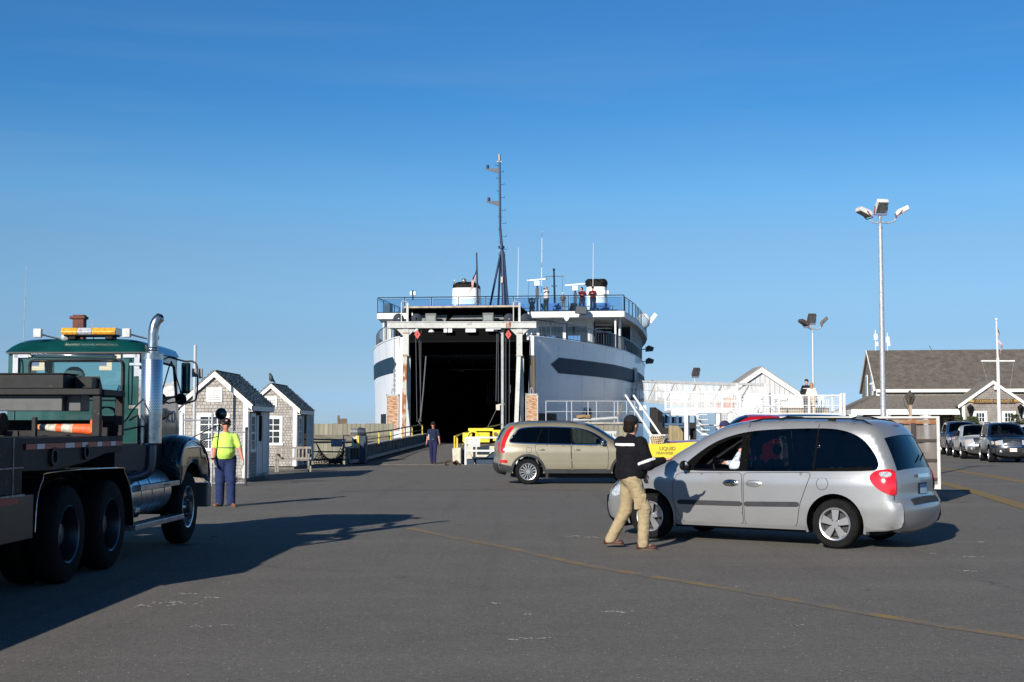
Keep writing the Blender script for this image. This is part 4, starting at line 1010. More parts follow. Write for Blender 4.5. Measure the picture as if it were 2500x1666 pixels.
    m = MB(); m.box(.03, .036, -1.56, -1.545, 1.02, 1.56); m.box(.03, .042, -2.3, -1.32, 1.27, 1.282); m.box(.028, .05, -2.3, -1.30, 1.00, 1.02); m.build('locker_edge', pmat('worn_edge', (.25, .24, .22), .5, var=.6, vscale=12), lk)
    m = MB(); m.box(-.4, .0, -8.2, -.95, .56, 1.0); m.build('mudguard_panel', blackp, t, bevel=.01); m = MB(); m.box(CX*2+.15, -.42, -8.1, -.75, .14, .98); m.build('rear_sun_block', pmat('chassis_black', (.012, .012, .013), .6), t)  # second box is a plain filler added to block sun leaking under the truck
    m = MB(); m.box(.0, .006, -3.2, -1.35, .93, .99); m.build('reflective_tape', tape_r, t)
    # double fender over tandem
    m = MB(); pts = [(-.90, .62), (-.86, .95), (-.72, 1.14), (-.5, 1.20), (1.62, 1.18), (1.85, 1.12), (2.08, .92), (2.2, .66), (2.24, .45)]
    pts = [tuple(p) for p in catmull([(a, b, 0) for a, b in pts], 4)]; pts = [(p[0], p[1]) for p in pts]
    for i in range(len(pts)-1):
        (a, b), (c, d) = pts[i], pts[i+1]
        for x0 in (-.62, CX*2): m.add([(x0, a, b), (x0+.62, a, b), (x0+.62, c, d), (x0, c, d)], [(0, 1, 2, 3)])
    fo = m.build('tandem_fender', blackp, t, smooth=60, merge=.001)
    m = MB(); m.tube([(.0, a, b) for a, b in pts], .008, 6); m.build('fender_edge', stainless, fo, smooth=60)
    # headboard rack, boxes, winch on the deck
    m = MB(); H_ = [(-3.0, 1.73)]
    for (x, y) in ((-.02, 1.70), (-.035, .95), (CX*2+.05, 1.70), (CX*2+.05, .95)): m.box(x-.045, x+.045, y-.04, y+.04, 1.56, 2.02)
    m.box(CX*2, .03, 1.66, 1.75, 2.02, 2.10); m.box(CX*2, .01, .90, 1.0, 2.035, 2.105); m.box(-.08, .025, 1.0, 1.66, 2.03, 2.10)
    m.box(-.30, -.02, 1.70, 1.74, 1.72, 1.80)
    m.add([(-.02, 1.72, 1.75), (-.28, 1.72, 1.56), (-.02, 1.72, 1.56), (-.02, 1.76, 1.75), (-.28, 1.76, 1.56), (-.02, 1.76, 1.56)], [(0, 1, 2), (3, 5, 4), (0, 3, 4, 1), (0, 2, 5, 3), (1, 4, 5, 2)])
    m.build('deck_rack', deckm, t, bevel=.006)
    m = MB(); m.box(-2.3, -.46, 1.02, 1.45, 2.11, 2.275); m.box(-2.3, -.44, 1.0, 1.48, 2.275, 2.29); m.prx([(1.48, 2.12), (1.62, 2.12), (1.5, 2.27)], -.47, -.2); m.box(-.43, -.22, 1.3, 1.5, 2.12, 2.25); m.build('tool_box', deckm, t, bevel=.008)
    m = MB(); m.box(-2.3, -.46, 1.0, 1.25, 1.85, 2.035); m.box(-.46, -.28, 1.1, 1.4, 1.85, 2.035); m.build('cross_member', pmat('grey_steel', (.06, .063, .068), .5, var=.2), t, bevel=.008)
    m = MB(); m.cyl((-2.0, .9, 1.70), (-1.1, .9, 1.70), .06, n=16)
    for x in (-2.0, -1.12): m.lathe([(.0, 0), (.13, 0), (.13, .03), (.0, .03)], (x, .9, 1.70), 'x', 24)
    wi = m.build('winch', deckm, t, smooth=40)
    m = MB()
    for k in range(14): m.lathe([(.06+.02*math.cos(a), .028+.02*math.sin(a)) for a in (0, 1.57, 3.14, 4.71, 6.28)], (-1.95+k*.056, .9, 1.70), 'x', 16)
    m.build('wire_rope', pmat('wire_rope', (.12, .09, .07), .5, .4, var=.5, vscale=30), wi, smooth=60)
    m = MB(); m.box(-.80, -.76, .98, 1.05, 1.56, 1.78); m.box(-2.2, -.95, .95, 1.0, 1.56, 1.62); m.box(-2.3, -.05, 1.79, 1.84, 1.45, 1.75); m.box(-2.3, -.1, 1.5, 1.56, 1.56, 1.66); m.build('deck_bracket', deckm, t)
    m = MB()
    for k in range(5): m.tube([(-.25+.13*math.cos(a), 1.9+.03*k-.06, 1.82+.09*math.sin(a)) for a in [i*.6283 for i in range(10)]], .009, 5, closed=True)
    m.tube([(-.32, 1.9, 1.85), (-.33, 1.88, 2.0)], .014, 6)
    m.tube([tuple(p) for p in catmull([(-.12, 2.4, 1.75), (.0, 3.0, 1.95), (.10, 3.42, 2.05)], 6)], .012, 6); m.tube([tuple(p) for p in catmull([(-.1, 2.0, 1.62), (.05, 2.9, 1.72), (.12, 3.42, 1.85)], 6)], .012, 6)
    m.tube([tuple(p) for p in catmull([(-.3, 1.9, 1.8), (-.15, 2.2, 1.72), (0, 2.2, 1.9), (.0, 2.8, 2.1)], 6)], .010, 6)
    m.build('air_hose', black_mat, t, smooth=60)
    # cab: curved box with crowned roof; local profile in (x,z) lofted along y
    X0, X1 = -2.10, -.24; Y0, Y1 = 3.42, 4.95
    cab = MB()
    def ring(y, top, ins, bot=1.45):
        x0 = X0+ins; x1 = X1-ins
        return [(x0, y, bot), (x0, y, 1.8), (x0, y, 2.2), (x0+.02, y, 2.60)], [(x1, y, bot), (x1, y, 1.8), (x1, y, 2.2), (x1-.02, y, 2.60)]
    # rear wall with window opening
    def rwall(x, z): return (x, Y0-.02*math.cos((x-CX)/.95*1.2), z)
    outl = resample(chaikin([(X0, 1.45), (X0, 2.66), (X1, 2.66), (X1, 1.45)], 0), .08, True)
    wo_ = resample(rpoly([(-1.80, 2.555), (-.545, 2.555), (-.545, 2.10), (-1.80, 2.10)], .07), .05, True)
    P, F = fill2d(outl, [wo_], .08); cab.add([rwall(*p) for p in P], F)
    # sides with door window openings
    for X_ in (X0, X1):
        so_ = resample([(Y0, 1.45), (Y0, 2.66), (Y1-.10, 2.66), (Y1+.05, 2.05), (Y1+.1, 1.45)], .08, True); sw = resample(rpoly([(Y0+.50, 2.56), (Y1-.20, 2.54), (Y1-.06, 2.10), (Y0+.50, 2.05)], .06), .05, True)
        P, F = fill2d(so_, [sw], .1); cab.add([(X_, a, b) for a, b in P], F)
    # roof
    def roof(u, v):
        y = Y0-.05+(Y1-Y0-.0)*v; a = -1+2*u; hx = (X1-X0)/2+.03
        zz = 2.665+.19*(1-abs(a)**5.5)**(1/2.3)*(min(1, (v*9)**.6))*(1-.15*v**3)
        return (CX+a*hx*1.0, y, zz)
    cab.grid(roof, 36, 14)
    cab.box(X0, X1, Y1-.08, Y1, 1.45, 2.02); cab.box(X0, X0+.06, Y1-.12, Y1-.05, 2.0, 2.7); cab.box(X1-.06, X1, Y1-.12, Y1-.05, 2.0, 2.7); cab.box(X0, X1, Y1-.13, Y1-.05, 2.60, 2.72)
    cb = cab.build('cab', green, t, smooth=40)
    m = MB(); m.box(X0-.01, X1+.01, Y0-.07, Y0-.04, 2.645, 2.665); m.build('roof_gutter', blackp, cb)
    m = MB(); P, F = fill2d(wo_, [], .15); m.add([(p[0], Y0-.02, p[1]) for p in P], F); rwn = m.build('rear_window', glass('green_glass', (.66, .90, .88)), cb)
    m = MB(); m.tube([(x, Y0-.035, z) for x, z in wo_], .018, 6, closed=True); m.build('window_seal', black_mat, rwn, smooth=60)
    m = MB(); m.tube([(x, Y0-.05, z) for x, z in wo_ if z > 2.5], .008, 6); m.build('window_trim', chrome, rwn, smooth=60)
    for x in (-1.77, -.86):     # flag stickers
        m = MB(); 
        for k in range(9):
            m.cur = k % 2; m.box(x+(.10 if k > 4 else 0), x+.17, Y0-.034, Y0-.030, 2.42+.012*k, 2.42+.012*(k+1))
        m.cur = 2; m.box(x, x+.10, Y0-.034, Y0-.030, 2.48, 2.528)
        m.build('flag_sticker', [pmat('sticker_tan', (.42, .36, .2), .7), pmat('sticker_pale', (.55, .58, .5), .7), pmat('sticker_blue', (.08, .14, .25), .7)], rwn)
    m = MB()
    for sg, x in ((1, -1.99), (-1, -.35)): m.box(x-.035, x+.035, Y0-.045, Y0-.040, 2.34, 2.64); m.box(min(x, x+.17*sg)-.02, max(x, x+.17*sg), Y0-.045, Y0-.040, 2.59, 2.645)
    m.build('reflective_tape', pmat('tape_silver', (.45, .48, .55), .5, var=.2), cb)
    m = MB(); m.tube([(-1.80, Y0-.02, 2.625), (-1.76, Y0-.09, 2.63), (-.66, Y0-.09, 2.61), (-.62, Y0-.02, 2.605)], .012, 8)
    m.build('grab_bar', chrome, cb, smooth=60)
    m = MB(); m.box(-1.86, -1.78, Y0-.04, Y0-.025, 2.60, 2.65); m.box(-.65, -.57, Y0-.04, Y0-.025, 2.58, 2.63); m.build('bar_bracket', pmat('cream_plate', (.6, .55, .45), .6), cb)
    m = MB()
    for x in (-1.92, -.445): 
        lp = chaikin([(x-.025, 1.9), (x+.025, 1.9), (x+.025, 2.57), (x-.025, 2.57)], 2); m.tube([(a, Y0-.025, b) for a, b in lp], .005, 4, closed=True)
    for x in (-2.0, -.34): m.box(x-.003, x+.003, Y0-.03, Y0-.02, 1.46, 2.64)
    m.build('panel_seam', pmat('green_seam', (.003, .05, .045), .5), cb)
    m = MB(); m.box(-1.6, -.62, Y0-.045, Y0-.03, 1.68, 1.70); m.box(-1.6, -.62, Y0-.045, Y0-.03, 2.02, 2.035); m.build('chrome_strip', chrome, cb)
    for X_, nm in ((X0, -1), (X1, 1)):
        m = MB(); P, F = fill2d(sw, [], .2); m.add([(X_-.005*nm, a, b) for a, b in P], F); wn_ = m.build('side_window', glass_mid, cb)
        m = MB(); m.tube([(X_, a, b) for a, b in sw], .016, 6, closed=True); m.tube([(X_+.004*nm, a, b) for a, b in [(Y0+.42, 1.5), (Y0+.42, 2.62)]], .005, 4); m.build('window_seal', black_mat, wn_)
    m = MB(); m.box(X0+.06, X1-.06, Y1-.10, Y1-.09, 2.03, 2.62); m.build('windscreen', glass_clear, cb)
    # cab interior
    m = MB(); m.box(X0+.05, X1-.05, Y0+.02, Y1-.1, 1.5, 1.55); m.box(X0+.05, X1-.05, Y1-.42, Y1-.1, 1.55, 2.06); m.build('cab_floor', interior_mat, cb)
    sdf_obj('seat', [('c', (-1.55, Y0+.35, 1.75), (-1.55, Y0+.28, 2.25), .16, .13), ('e', (-1.3, Y0+.26, 2.36), (.15, .07, .13)), ('c', (-1.35, Y0+.3, 1.8), (-1.35, Y0+.25, 2.3), .16, .13)], pmat('grey_seat', (.09, .10, .11), .9), cb, res=.03)
    m = MB(); m.tube([(-.72, Y1-.13, 2.6), (-.66, Y1-.15, 2.3), (-.60, Y1-.2, 2.1)], .03, 6); m.build('pillar_trim', pmat('grey_trim', (.15, .16, .17), .7), cb)
    m = MB(); m.lathe([(0, 0), (.035, 0), (.037, .12), (.03, .15), (.015, .17), (.016, .2), (0, .2)], (-.98, Y1-.35, 2.06), 'z', 14); m.build('water_bottle', glass('bottle_plastic', (.6, .7, .8)), cb, smooth=60)
    # light bar, work lights, antennas on the roof
    m = MB()
    def hexp(x0, x1): m.prism([(3.62-.14, 2.905), (3.62-.16, 2.94), (3.62-.13, 3.0), (3.62+.13, 3.0), (3.62+.16, 2.94), (3.62+.14, 2.905)], lambda a, b: (x0, a, b), lambda a, b: (x1, a, b))
    amber = pmat('amber_lens_bar', (.75, .34, .03), .15, coat=1.0, var=.35, vscale=25)
    m.cur = 0; hexp(-1.42, -1.20); m.cur = 1; hexp(-1.20, -1.00); m.cur = 0; hexp(-1.00, -.68); m.cur = 2; m.box(-1.40, -.70, 3.50, 3.74, 2.885, 2.905)
    for x in (-1.28, -.78): m.box(x-.05, x+.05, 3.5, 3.7, 2.84, 2.885)
    m.build('light_bar', [amber, clear_lens, black_plastic], t, bevel=.01)
    for x in (-1.70, -.50):
        m = MB(); m.box(x-.055, x+.055, 3.36, 3.42, 2.86, 2.98); o = m.build('work_light', pmat('lamp_housing', (.55, .55, .56), .5, var=.2), t, bevel=.012)
        m = MB(); m.tube([(x+.05, 3.40, 2.90), (x+.20, 3.62, 2.86)], .012, 6); m.lathe([(0, -.16), (.05, -.14), (.055, 0), (.03, .05), (0, .06)], (x+.28, 3.75, 2.88), 'y', 14); m.build('air_horn', galv, o, smooth=50)
    m = MB(); m.cyl((-1.98, 3.6, 2.7), (-1.96, 3.6, 3.85), .006, .003, 6); m.cyl((-1.12, 3.9, 2.85), (-1.15, 3.9, 3.14), .007, .004, 6); m.build('whip_antenna', galv, t)
    m = MB(); m.box(-1.30-.16, -1.30+.0, 4.0, 4.12, 2.84, 3.22); m.box(-1.50, -1.28, 3.98, 4.14, 3.16, 3.20); m.build('roof_vent_post', pmat('rust_red_steel', (.10, .025, .015), .7, var=.4), t, bevel=.01)
    # exhaust stack: perforated guard, chrome elbow
    sx, sy = .085, 2.62
    perf = bpy.data.materials.new('perforated_chrome'); perf.use_nodes = True; N = perf.node_tree.nodes; L = perf.node_tree.links
    b = N['Principled BSDF']; b.inputs['Metallic'].default_value = 1; b.inputs['Roughness'].default_value = .2
    tcn = N.new('ShaderNodeTexCoord'); sp = N.new('ShaderNodeSeparateXYZ'); L.new(tcn.outputs['Object'], sp.inputs[0])
    an = N.new('ShaderNodeMath'); an.operation = 'ARCTAN2'; L.new(sp.outputs[1], an.inputs[0]); L.new(sp.outputs[0], an.inputs[1])
    def mt(op, a, b_=None):
        n_ = N.new('ShaderNodeMath'); n_.operation = op
        for k_, v_ in ((0, a), (1, b_)):
            if v_ is None: continue
            if isinstance(v_, (int, float)): n_.inputs[k_].default_value = v_
            else: L.new(v_, n_.inputs[k_])
        return n_.outputs[0]
    zz_ = mt('MULTIPLY', sp.outputs[2], 52); row = mt('FLOOR', zz_); u_ = mt('ADD', mt('MULTIPLY', an.outputs[0], 4.2), mt('MULTIPLY', row, .5))
    slit = mt('MULTIPLY', mt('LESS_THAN', mt('FRACT', u_), .62), mt('LESS_THAN', mt('FRACT', zz_), .36))
    mxn = N.new('ShaderNodeMixRGB'); L.new(slit, mxn.inputs[0]); mxn.inputs[1].default_value = (.72, .74, .77, 1); mxn.inputs[2].default_value = (.02, .022, .03, 1); L.new(mxn.outputs[0], b.inputs['Base Color'])
    b.inputs['Roughness'].default_value = .27
    m = MB(); m.lathe([(.135, 1.83-2.0), (.135, 2.57-2.0), (.125, 2.585-2.0), (.06, 2.59-2.0)], (0, 0, 0), 'z', 40); es = m.build('exhaust_guard', perf, t, smooth=40, loc=(sx, sy, 2.0))
    m = MB(); m.lathe([(.10, 1.44-2.0), (.132, 1.46-2.0), (.132, 1.83-2.0)], (0, 0, 0), 'z', 36); m.lathe([(.138, .52), (.138, .60)], (0, 0, 0), 'z', 36); m.build('guard_band', stainless, es, smooth=40)
    m = MB(); pts = catmull([(sx, sy, 2.58), (sx+.005, sy, 2.75), (sx+.01, sy, 2.90), (sx+.04, sy+.02, 3.02), (sx+.12, sy+.07, 3.10)], 5); 
    n = len(pts); m.tube(pts[:-2], .062, 20)
    # slanted open mouth
    m.f.pop(); m.mi.pop(); m.f.pop(); m.mi.pop()
    e0 = Vector(pts[-3]); d = (Vector(pts[-1])-Vector(pts[-3])).normalized()
    m.lathe([(.067, 0), (.067, .05)], (sx, sy, 2.63), 'z', 20)
    m.build('exhaust_pipe', stainless, t, smooth=50, solid=.004)
    m = MB(); m.ell(e0-d*.02, (.055, .055, .055)); m.build('exhaust_mouth', pmat('mouth_black', (.004, .004, .004), .9), t)  # near-black ball closes the open pipe end
    m = MB(); m.tube(catmull([(sx, sy, 1.5), (sx, sy, 1.25), (sx-.06, sy+.0, 1.08), (sx-.35, sy-.1, 1.0)], 6), .065, 14); m.build('exhaust_pipe', pmat('dull_steel', (.10, .12, .15), .4, .7), t, smooth=60)
    m = MB(); m.box(sx-.16, sx-.12, sy-.03, sy+.03, 1.44, 2.4); m.box(sx-.14, -.2, sy-.02, sy+.9, 1.9, 1.94); m.box(sx-.14, -.2, sy-.02, sy+.9, 2.45, 2.48); m.build('stack_bracket', stainless, t)
    # tank and steps under the cab
    m = MB(); m.cyl((-.35, 2.35, .80), (-.35, 4.05, .80), .30, n=32); m.lathe([(.0, 0), (.15, .012), (.28, .05), (.30, .09)], (-.35, 2.26, .80), 'y', 32)
    tk = m.build('fuel_tank', alu, t, smooth=40)
    m = MB()
    for y in (2.75, 3.2, 3.75): m.lathe([(.303, -.03), (.309, -.03), (.309, .03), (.303, .03)], (-.35, y, .80), 'y', 32)
    m.build('tank_strap', stainless, tk, smooth=40)
    m = MB(); m.box(-.18, .03, 2.45, 4.17, .86, .93); m.box(-.18, .03, 2.25, 4.43, .38, .45); m.box(-.02, .03, 2.25, 2.40, .60, .66); st = m.build('side_step', pmat('step_alu', (.40, .42, .44), .35, .8, var=.3), t, bevel=.008)
    m = MB(); m.box(.03, .034, 3.4, 3.7, .885, .905); m.build('step_mark', dark_metal, st)
    # hood and front fender
    m = MB(); ys = [4.95, 5.3, 5.7, 6.0, 6.15]; hw = [.80, .74, .66, .60, .52]; zt = [2.02, 1.98, 1.90, 1.80, 1.66]
    g = []
    for y, w_, z in zip(ys, hw, zt):
        for k in range(13):
            a = -1+2*k/12; zz = 1.15+(z-1.15)*(1-abs(a)**5)**.35 if abs(a) < 1 else 1.15
            g.append((CX+a*w_, y, zz))
    m.add(g, [(i*13+k, i*13+k+1, (i+1)*13+k+1, (i+1)*13+k) for i in range(4) for k in range(12)]); m.box(CX-.5, CX+.5, 6.1, 6.16, .9, 1.62)
    hd_ = m.build('hood', green, t, smooth=60)
    m = MB(); m.box(CX-.4, CX+.4, 6.16, 6.19, 1.0, 1.55); m.build('radiator_grille', chrome, hd_)
    for X_, sg in ((0.0, 1), (CX*2, -1)):
        m = MB(); prf = [(4.25, .95), (4.22, 1.20), (4.40, 1.42), (4.7, 1.52), (5.1, 1.50), (5.5, 1.38), (5.75, 1.22), (5.86, 1.02), (5.84, .88)]
        prf = [(p[0], p[1]) for p in catmull([(a, b, 0) for a, b in prf], 5)]
        for i in range(len(prf)-1):
            (a, b), (c, d) = prf[i], prf[i+1]
            for k in range(8):
                u0, u1 = k/8, (k+1)/8
                def pt(yy, zz, u): r_ = .07*(max(0, (u-.8)/.2))**2; return (X_+sg*(-.50+.52*u), yy, zz-r_+.05*(1-u))
                m.add([pt(a, b, u0), pt(a, b, u1), pt(c, d, u1), pt(c, d, u0)], [(0, 1, 2, 3)])
        op = [p for p in prf if p[1] >= .88]; op = [(a, b-.01) for a, b in op]; arc = [(4.87+.60*math.cos(k*math.pi/14), .56+.60*math.sin(k*math.pi/14)) for k in range(1, 13)]
        P, F = fill2d(resample(op+[(5.70, .86)]+[q for q in arc if q[1] > .84]+[(4.22, .84)], .08, True), [], .12); m.add([(X_+sg*.012, a, b) for a, b in P], F)
        f_ = m.build('front_fender', pmat('fender_gloss', (.010, .030, .040), .10, .0, coat=1.0), t, smooth=60, merge=.001, solid=.01)
        m = MB(); m.box(min(X_, X_-sg*.5), max(X_, X_-sg*.5), 5.80, 6.02, .46, .82); m.build('bumper', pmat('bumper_grey', (.16, .16, .17), .4, .6), t, bevel=.02)
        m = MB(); m.ell((X_-sg*.22, 5.87, 1.15), (.12, .04, .08)); m.build('headlight', clear_lens, f_, smooth=60)
    m = MB(); m.box(CX-.9, CX+.9, 5.85, 6.05, .5, .8); m.build('bumper', chrome, t, bevel=.02)
    text_obj('door_lettering', 'SCO', .24, pmat('letter_white', (.5, .52, .55), .5), cb, (X1+.006, 4.62, 1.80), (R(90), 0, R(90)), .002)
    m = MB(); m.box(CX*2-.05, CX*2+.07, 4.60, 4.68, 2.14, 2.62); m.bar((CX*2+.2, 4.6, 2.6), (CX*2-.0, 4.6, 2.64), .02, .02); m.build('door_mirror', black_plastic, t, bevel=.02)
    # mirrors: large west-coast mirror with arms, round convex mirrors
    m = MB(); m.box(-.10, .02, 4.60, 4.68, 2.14, 2.58); mo = m.build('door_mirror', black_plastic, t, bevel=.02)
    m = MB(); m.box(-.09, .01, 4.592, 4.598, 2.17, 2.56); m.build('mirror_glass', pmat('mirror_green', (.25, .5, .5), .03, 1.0), mo)
    m = MB(); m.tube(catmull([(-.26, 4.45, 2.66), (-.05, 4.62, 2.60), (.05, 4.66, 2.60), (.12, 4.66, 2.50), (.115, 4.66, 2.1), (.04, 4.64, 2.02), (-.06, 4.6, 2.0)], 5), .013, 8); m.tube([(-.24, 4.6, 2.6), (-.12, 4.64, 2.2), (-.10, 4.66, 2.06)], .010, 6); m.tube([(-.24, 4.5, 2.0), (-.1, 4.6, 2.03)], .012, 6); m.build('mirror_arm', dark_metal, mo, smooth=60)
    m = MB(); m.box(.03, .10, 4.7, 4.75, 2.38, 2.50); m.box(.13, .18, 4.7, 4.74, 2.36, 2.50); m.build('marker_lamp', pmat('grey_box', (.2, .2, .21), .5), mo, bevel=.005)
    m = MB(); m.lathe([(0, -.02), (.07, -.018), (.085, 0), (.07, .03), (0, .05)], (-.10, 4.62, 2.06), 'y', 20); m.build('round_mirror', black_plastic, mo, smooth=40)
    px = .16; py_ = 5.75
    m = MB(); m.tube([(px-.03, py_, 1.2), (px+.03, py_, 1.78)], .010, 6); m.tube([(px+.025, py_, 1.70), (-.28, 5.2, 1.42)], .008, 6); m.tube([(px, py_, 1.52), (-.25, 5.3, 1.40)], .008, 6); m.tube([(px-.03, py_, 1.2), (px-.1, py_, 1.18)], .012, 6)
    ms = m.build('mirror_stalk', dark_metal, t, smooth=60)
    m = MB(); m.lathe([(0, -.035), (.05, -.028), (.085, -.010), (.092, .015), (.07, .05), (0, .06)], (px+.035, py_, 1.86), 'y', 28); m.build('round_mirror', pmat('gloss_black', (.01, .012, .014), .08, coat=1.0), ms, smooth=60)
    return t

def deck_cone():
    T = Matrix.Translation((-4.747, 14.1, 0)) @ Matrix.Rotation(R(-1.5), 4, 'Z')
    p = T @ Vector((-.235, 1.15, 1.61))
    c = thing('traffic_cone', 'battered orange traffic cone with dirty white bands lying on the tow truck deck', 'traffic cone', p, R(-1.5))
    org = pmat('cone_orange', (.75, .12, .03), .6, var=.35, vscale=10, col3=(.35, .12, .06), fac3=(.55, .65), scale3=12)
    band = pmat('cone_band', (.50, .47, .38), .6, var=.5, vscale=14)
    m = MB(); m.M = Matrix.Rotation(R(2.5), 4, 'Y')
    prof = [(.022, -.62), (.026, -.61), (.034, -.54)]; m.lathe(prof, (0, 0, 0.0), 'x', 20); m.cur = 0
    for r0, r1, a, b, k in ((.034, .046, -.54, -.34, 1), (.046, .050, -.34, -.27, 0), (.050, .056, -.27, -.14, 1), (.056, .066, -.14, .08, 0)):
        m.cur = k; m.lathe([(r0, a), (r1, b)], (0, 0, 0), 'x', 20)
    m.cur = 0; m.lathe([(.066, .08), (.072, .12), (.085, .14)], (0, 0, 0), 'x', 20)
    m.build('cone_body', [org, band], c, smooth=50)
    m = MB(); m.prx([(p_[0]*.15, p_[1]*.085+.03) for p_ in [(-1, -.8), (-.8, -1), (.8, -1), (1, -.8), (1, .8), (.8, 1), (-.8, 1), (-1, .8)]], .10, .15); m.build('cone_base', org, c, bevel=.01)
    c.location.z = 1.61+.03
# ------------------------------------------------------------------ ground, water, markings
def asphalt():
    m = bpy.data.materials.new('asphalt'); m.use_nodes = True; N = m.node_tree.nodes; L = m.node_tree.links; b = N['Principled BSDF']
    b.inputs['Roughness'].default_value = .86; b.inputs['Specular IOR Level'].default_value = .22
    t = N.new('ShaderNodeTexCoord')
    def noise_(s, d=6, r=.6, vec=None, dist=0):
        n = N.new('ShaderNodeTexNoise'); n.inputs['Scale'].default_value = s; n.inputs['Detail'].default_value = d; n.inputs['Roughness'].default_value = r; n.inputs['Distortion'].default_value = dist
        L.new(vec or t.outputs['Object'], n.inputs['Vector']); return n.outputs['Fac']
    def rng(i, a, b_, c=0., d=1.):
        n = N.new('ShaderNodeMapRange'); n.inputs[1].default_value = a; n.inputs[2].default_value = b_; n.inputs[3].default_value = c; n.inputs[4].default_value = d; L.new(i, n.inputs[0]); return n.outputs[0]
    def mix(f, a, c, mode='MIX'):
        n = N.new('ShaderNodeMixRGB'); n.blend_type = mode
        if isinstance(f, float): n.inputs[0].default_value = f
        else: L.new(f, n.inputs[0])
        for k, v in ((1, a), (2, c)):
            if isinstance(v, tuple): n.inputs[k].default_value = (*v, 1)
            else: L.new(v, n.inputs[k])
        return n.outputs[0]
    c = mix(rng(noise_(.35), .35, .65), (0.175, 0.163, 0.144), (0.150, 0.139, 0.125))
    c = mix(rng(noise_(2.2, 8, .7), .35, .7), c, (0.197, 0.183, 0.162))
    mp1 = N.new('ShaderNodeMapping'); mp1.inputs['Scale'].default_value = (.05, .6, 1); mp1.inputs['Rotation'].default_value = (0, 0, R(12)); L.new(t.outputs['Object'], mp1.inputs[0])
    c = mix(rng(noise_(1.0, 6, .6, mp1.outputs[0]), .50, .72, 0, .45), c, (0.243, 0.228, 0.201))
    sc_ = mix(1.0, c, (.62, .62, .62), 'MULTIPLY'); c = mix(rng(noise_(38, 4, .85), .36, .60), sc_, c); c = mix(rng(noise_(75, 3, .8), .52, .72), c, (0.356, 0.336, 0.301))
    c = mix(rng(noise_(15, 6, .85), .40, .60), mix(1.0, c, (.80, .80, .80), 'MULTIPLY'), mix(1.0, c, (1.12, 1.12, 1.12), 'MULTIPLY'))
    v = N.new('ShaderNodeTexVoronoi'); v.inputs['Scale'].default_value = 26; L.new(t.outputs['Object'], v.inputs['Vector'])
    sep = N.new('ShaderNodeSeparateColor'); L.new(v.outputs['Color'], sep.inputs[0])
    bright = N.new('ShaderNodeMath'); bright.operation = 'MULTIPLY'; L.new(rng(sep.outputs[0], .88, .90), bright.inputs[0]); L.new(rng(v.outputs['Distance'], .20, .14), bright.inputs[1])
    c = mix(bright.outputs[0], c, (.55, .53, .50))
    v2 = N.new('ShaderNodeTexVoronoi'); v2.inputs['Scale'].default_value = 1.1; L.new(t.outputs['Object'], v2.inputs['Vector'])
    sp2 = N.new('ShaderNodeSeparateColor'); L.new(v2.outputs['Color'], sp2.inputs[0])
    dn = N.new('ShaderNodeMath'); dn.operation = 'ADD'; L.new(v2.outputs['Distance'], dn.inputs[0]); L.new(rng(noise_(7, 4), .2, .8, -.10, .10), dn.inputs[1])
    spot = N.new('ShaderNodeMath'); spot.operation = 'MULTIPLY'; L.new(rng(sp2.outputs[0], .86, .88), spot.inputs[0]); L.new(rng(dn.outputs[0], .16, .11), spot.inputs[1])
    c = mix(spot.outputs[0], c, (.06, .057, .053))
    # thin cracks: edges of warped cells, only in some places
    wv = N.new('ShaderNodeMixRGB'); wv.blend_type = 'ADD'; wv.inputs[0].default_value = .5
    nz = N.new('ShaderNodeTexNoise'); nz.inputs['Scale'].default_value = 1.3; nz.inputs['Detail'].default_value = 5; L.new(t.outputs['Object'], nz.inputs['Vector']); L.new(t.outputs['Object'], wv.inputs[1]); L.new(nz.outputs['Color'], wv.inputs[2])
    v3 = N.new('ShaderNodeTexVoronoi'); v3.feature = 'DISTANCE_TO_EDGE'; v3.inputs['Scale'].default_value = .22; L.new(wv.outputs[0], v3.inputs['Vector'])
    ck = N.new('ShaderNodeMath'); ck.operation = 'MULTIPLY'; L.new(rng(v3.outputs['Distance'], .0035, .001), ck.inputs[0]); L.new(rng(noise_(.25, 2), .56, .62), ck.inputs[1])
    ckm = N.new('ShaderNodeMath'); ckm.operation = 'MULTIPLY'; L.new(ck.outputs[0], ckm.inputs[0]); ckm.inputs[1].default_value = .6
    c = mix(ckm.outputs[0], c, (.05, .048, .045))
    mp2 = N.new('ShaderNodeMapping'); mp2.inputs['Scale'].default_value = (.9, .035, 1); mp2.inputs['Rotation'].default_value = (0, 0, R(38)); L.new(t.outputs['Object'], mp2.inputs[0])
    c = mix(rng(noise_(1.6, 5, .6, mp2.outputs[0]), .56, .70, 0, .32), c, (.085, .08, .075))
    c = mix(rng(noise_(.9, 7, .75), .60, .74, 0, .45), c, (0.098, 0.097, 0.094))
    L.new(c, b.inputs['Base Color'])
    bp = N.new('ShaderNodeBump'); bp.inputs['Strength'].default_value = .5; bp.inputs['Distance'].default_value = .012; L.new(noise_(110, 3, .7), bp.inputs['Height']); L.new(bp.outputs[0], b.inputs['Normal'])
    return m
AS = asphalt()
poly = [(-90, -40), (-90, 59), (-9.3, 59), (-9.3, 56.2), (1.2, 56.2), (1.2, 61.5), (5.9, 61.5), (6.4, 70), (12.5, 80), (15.5, 98), (18, 140), (260, 160), (260, -40)]
m = MB(); m.prz(poly, -2.2, 0.0); g = m.build('ground', AS); tag(g, kind='structure')
m = MB(); m.grid(lambda u, v: (-2500+5000*u, 40+4500*v, -1.6), 8, 8); wt = m.build('water', pmat('sea_water', (.01, .035, .06), .12, spec=.6, bump=.6, bscale=.8)); tag(wt, kind='structure')
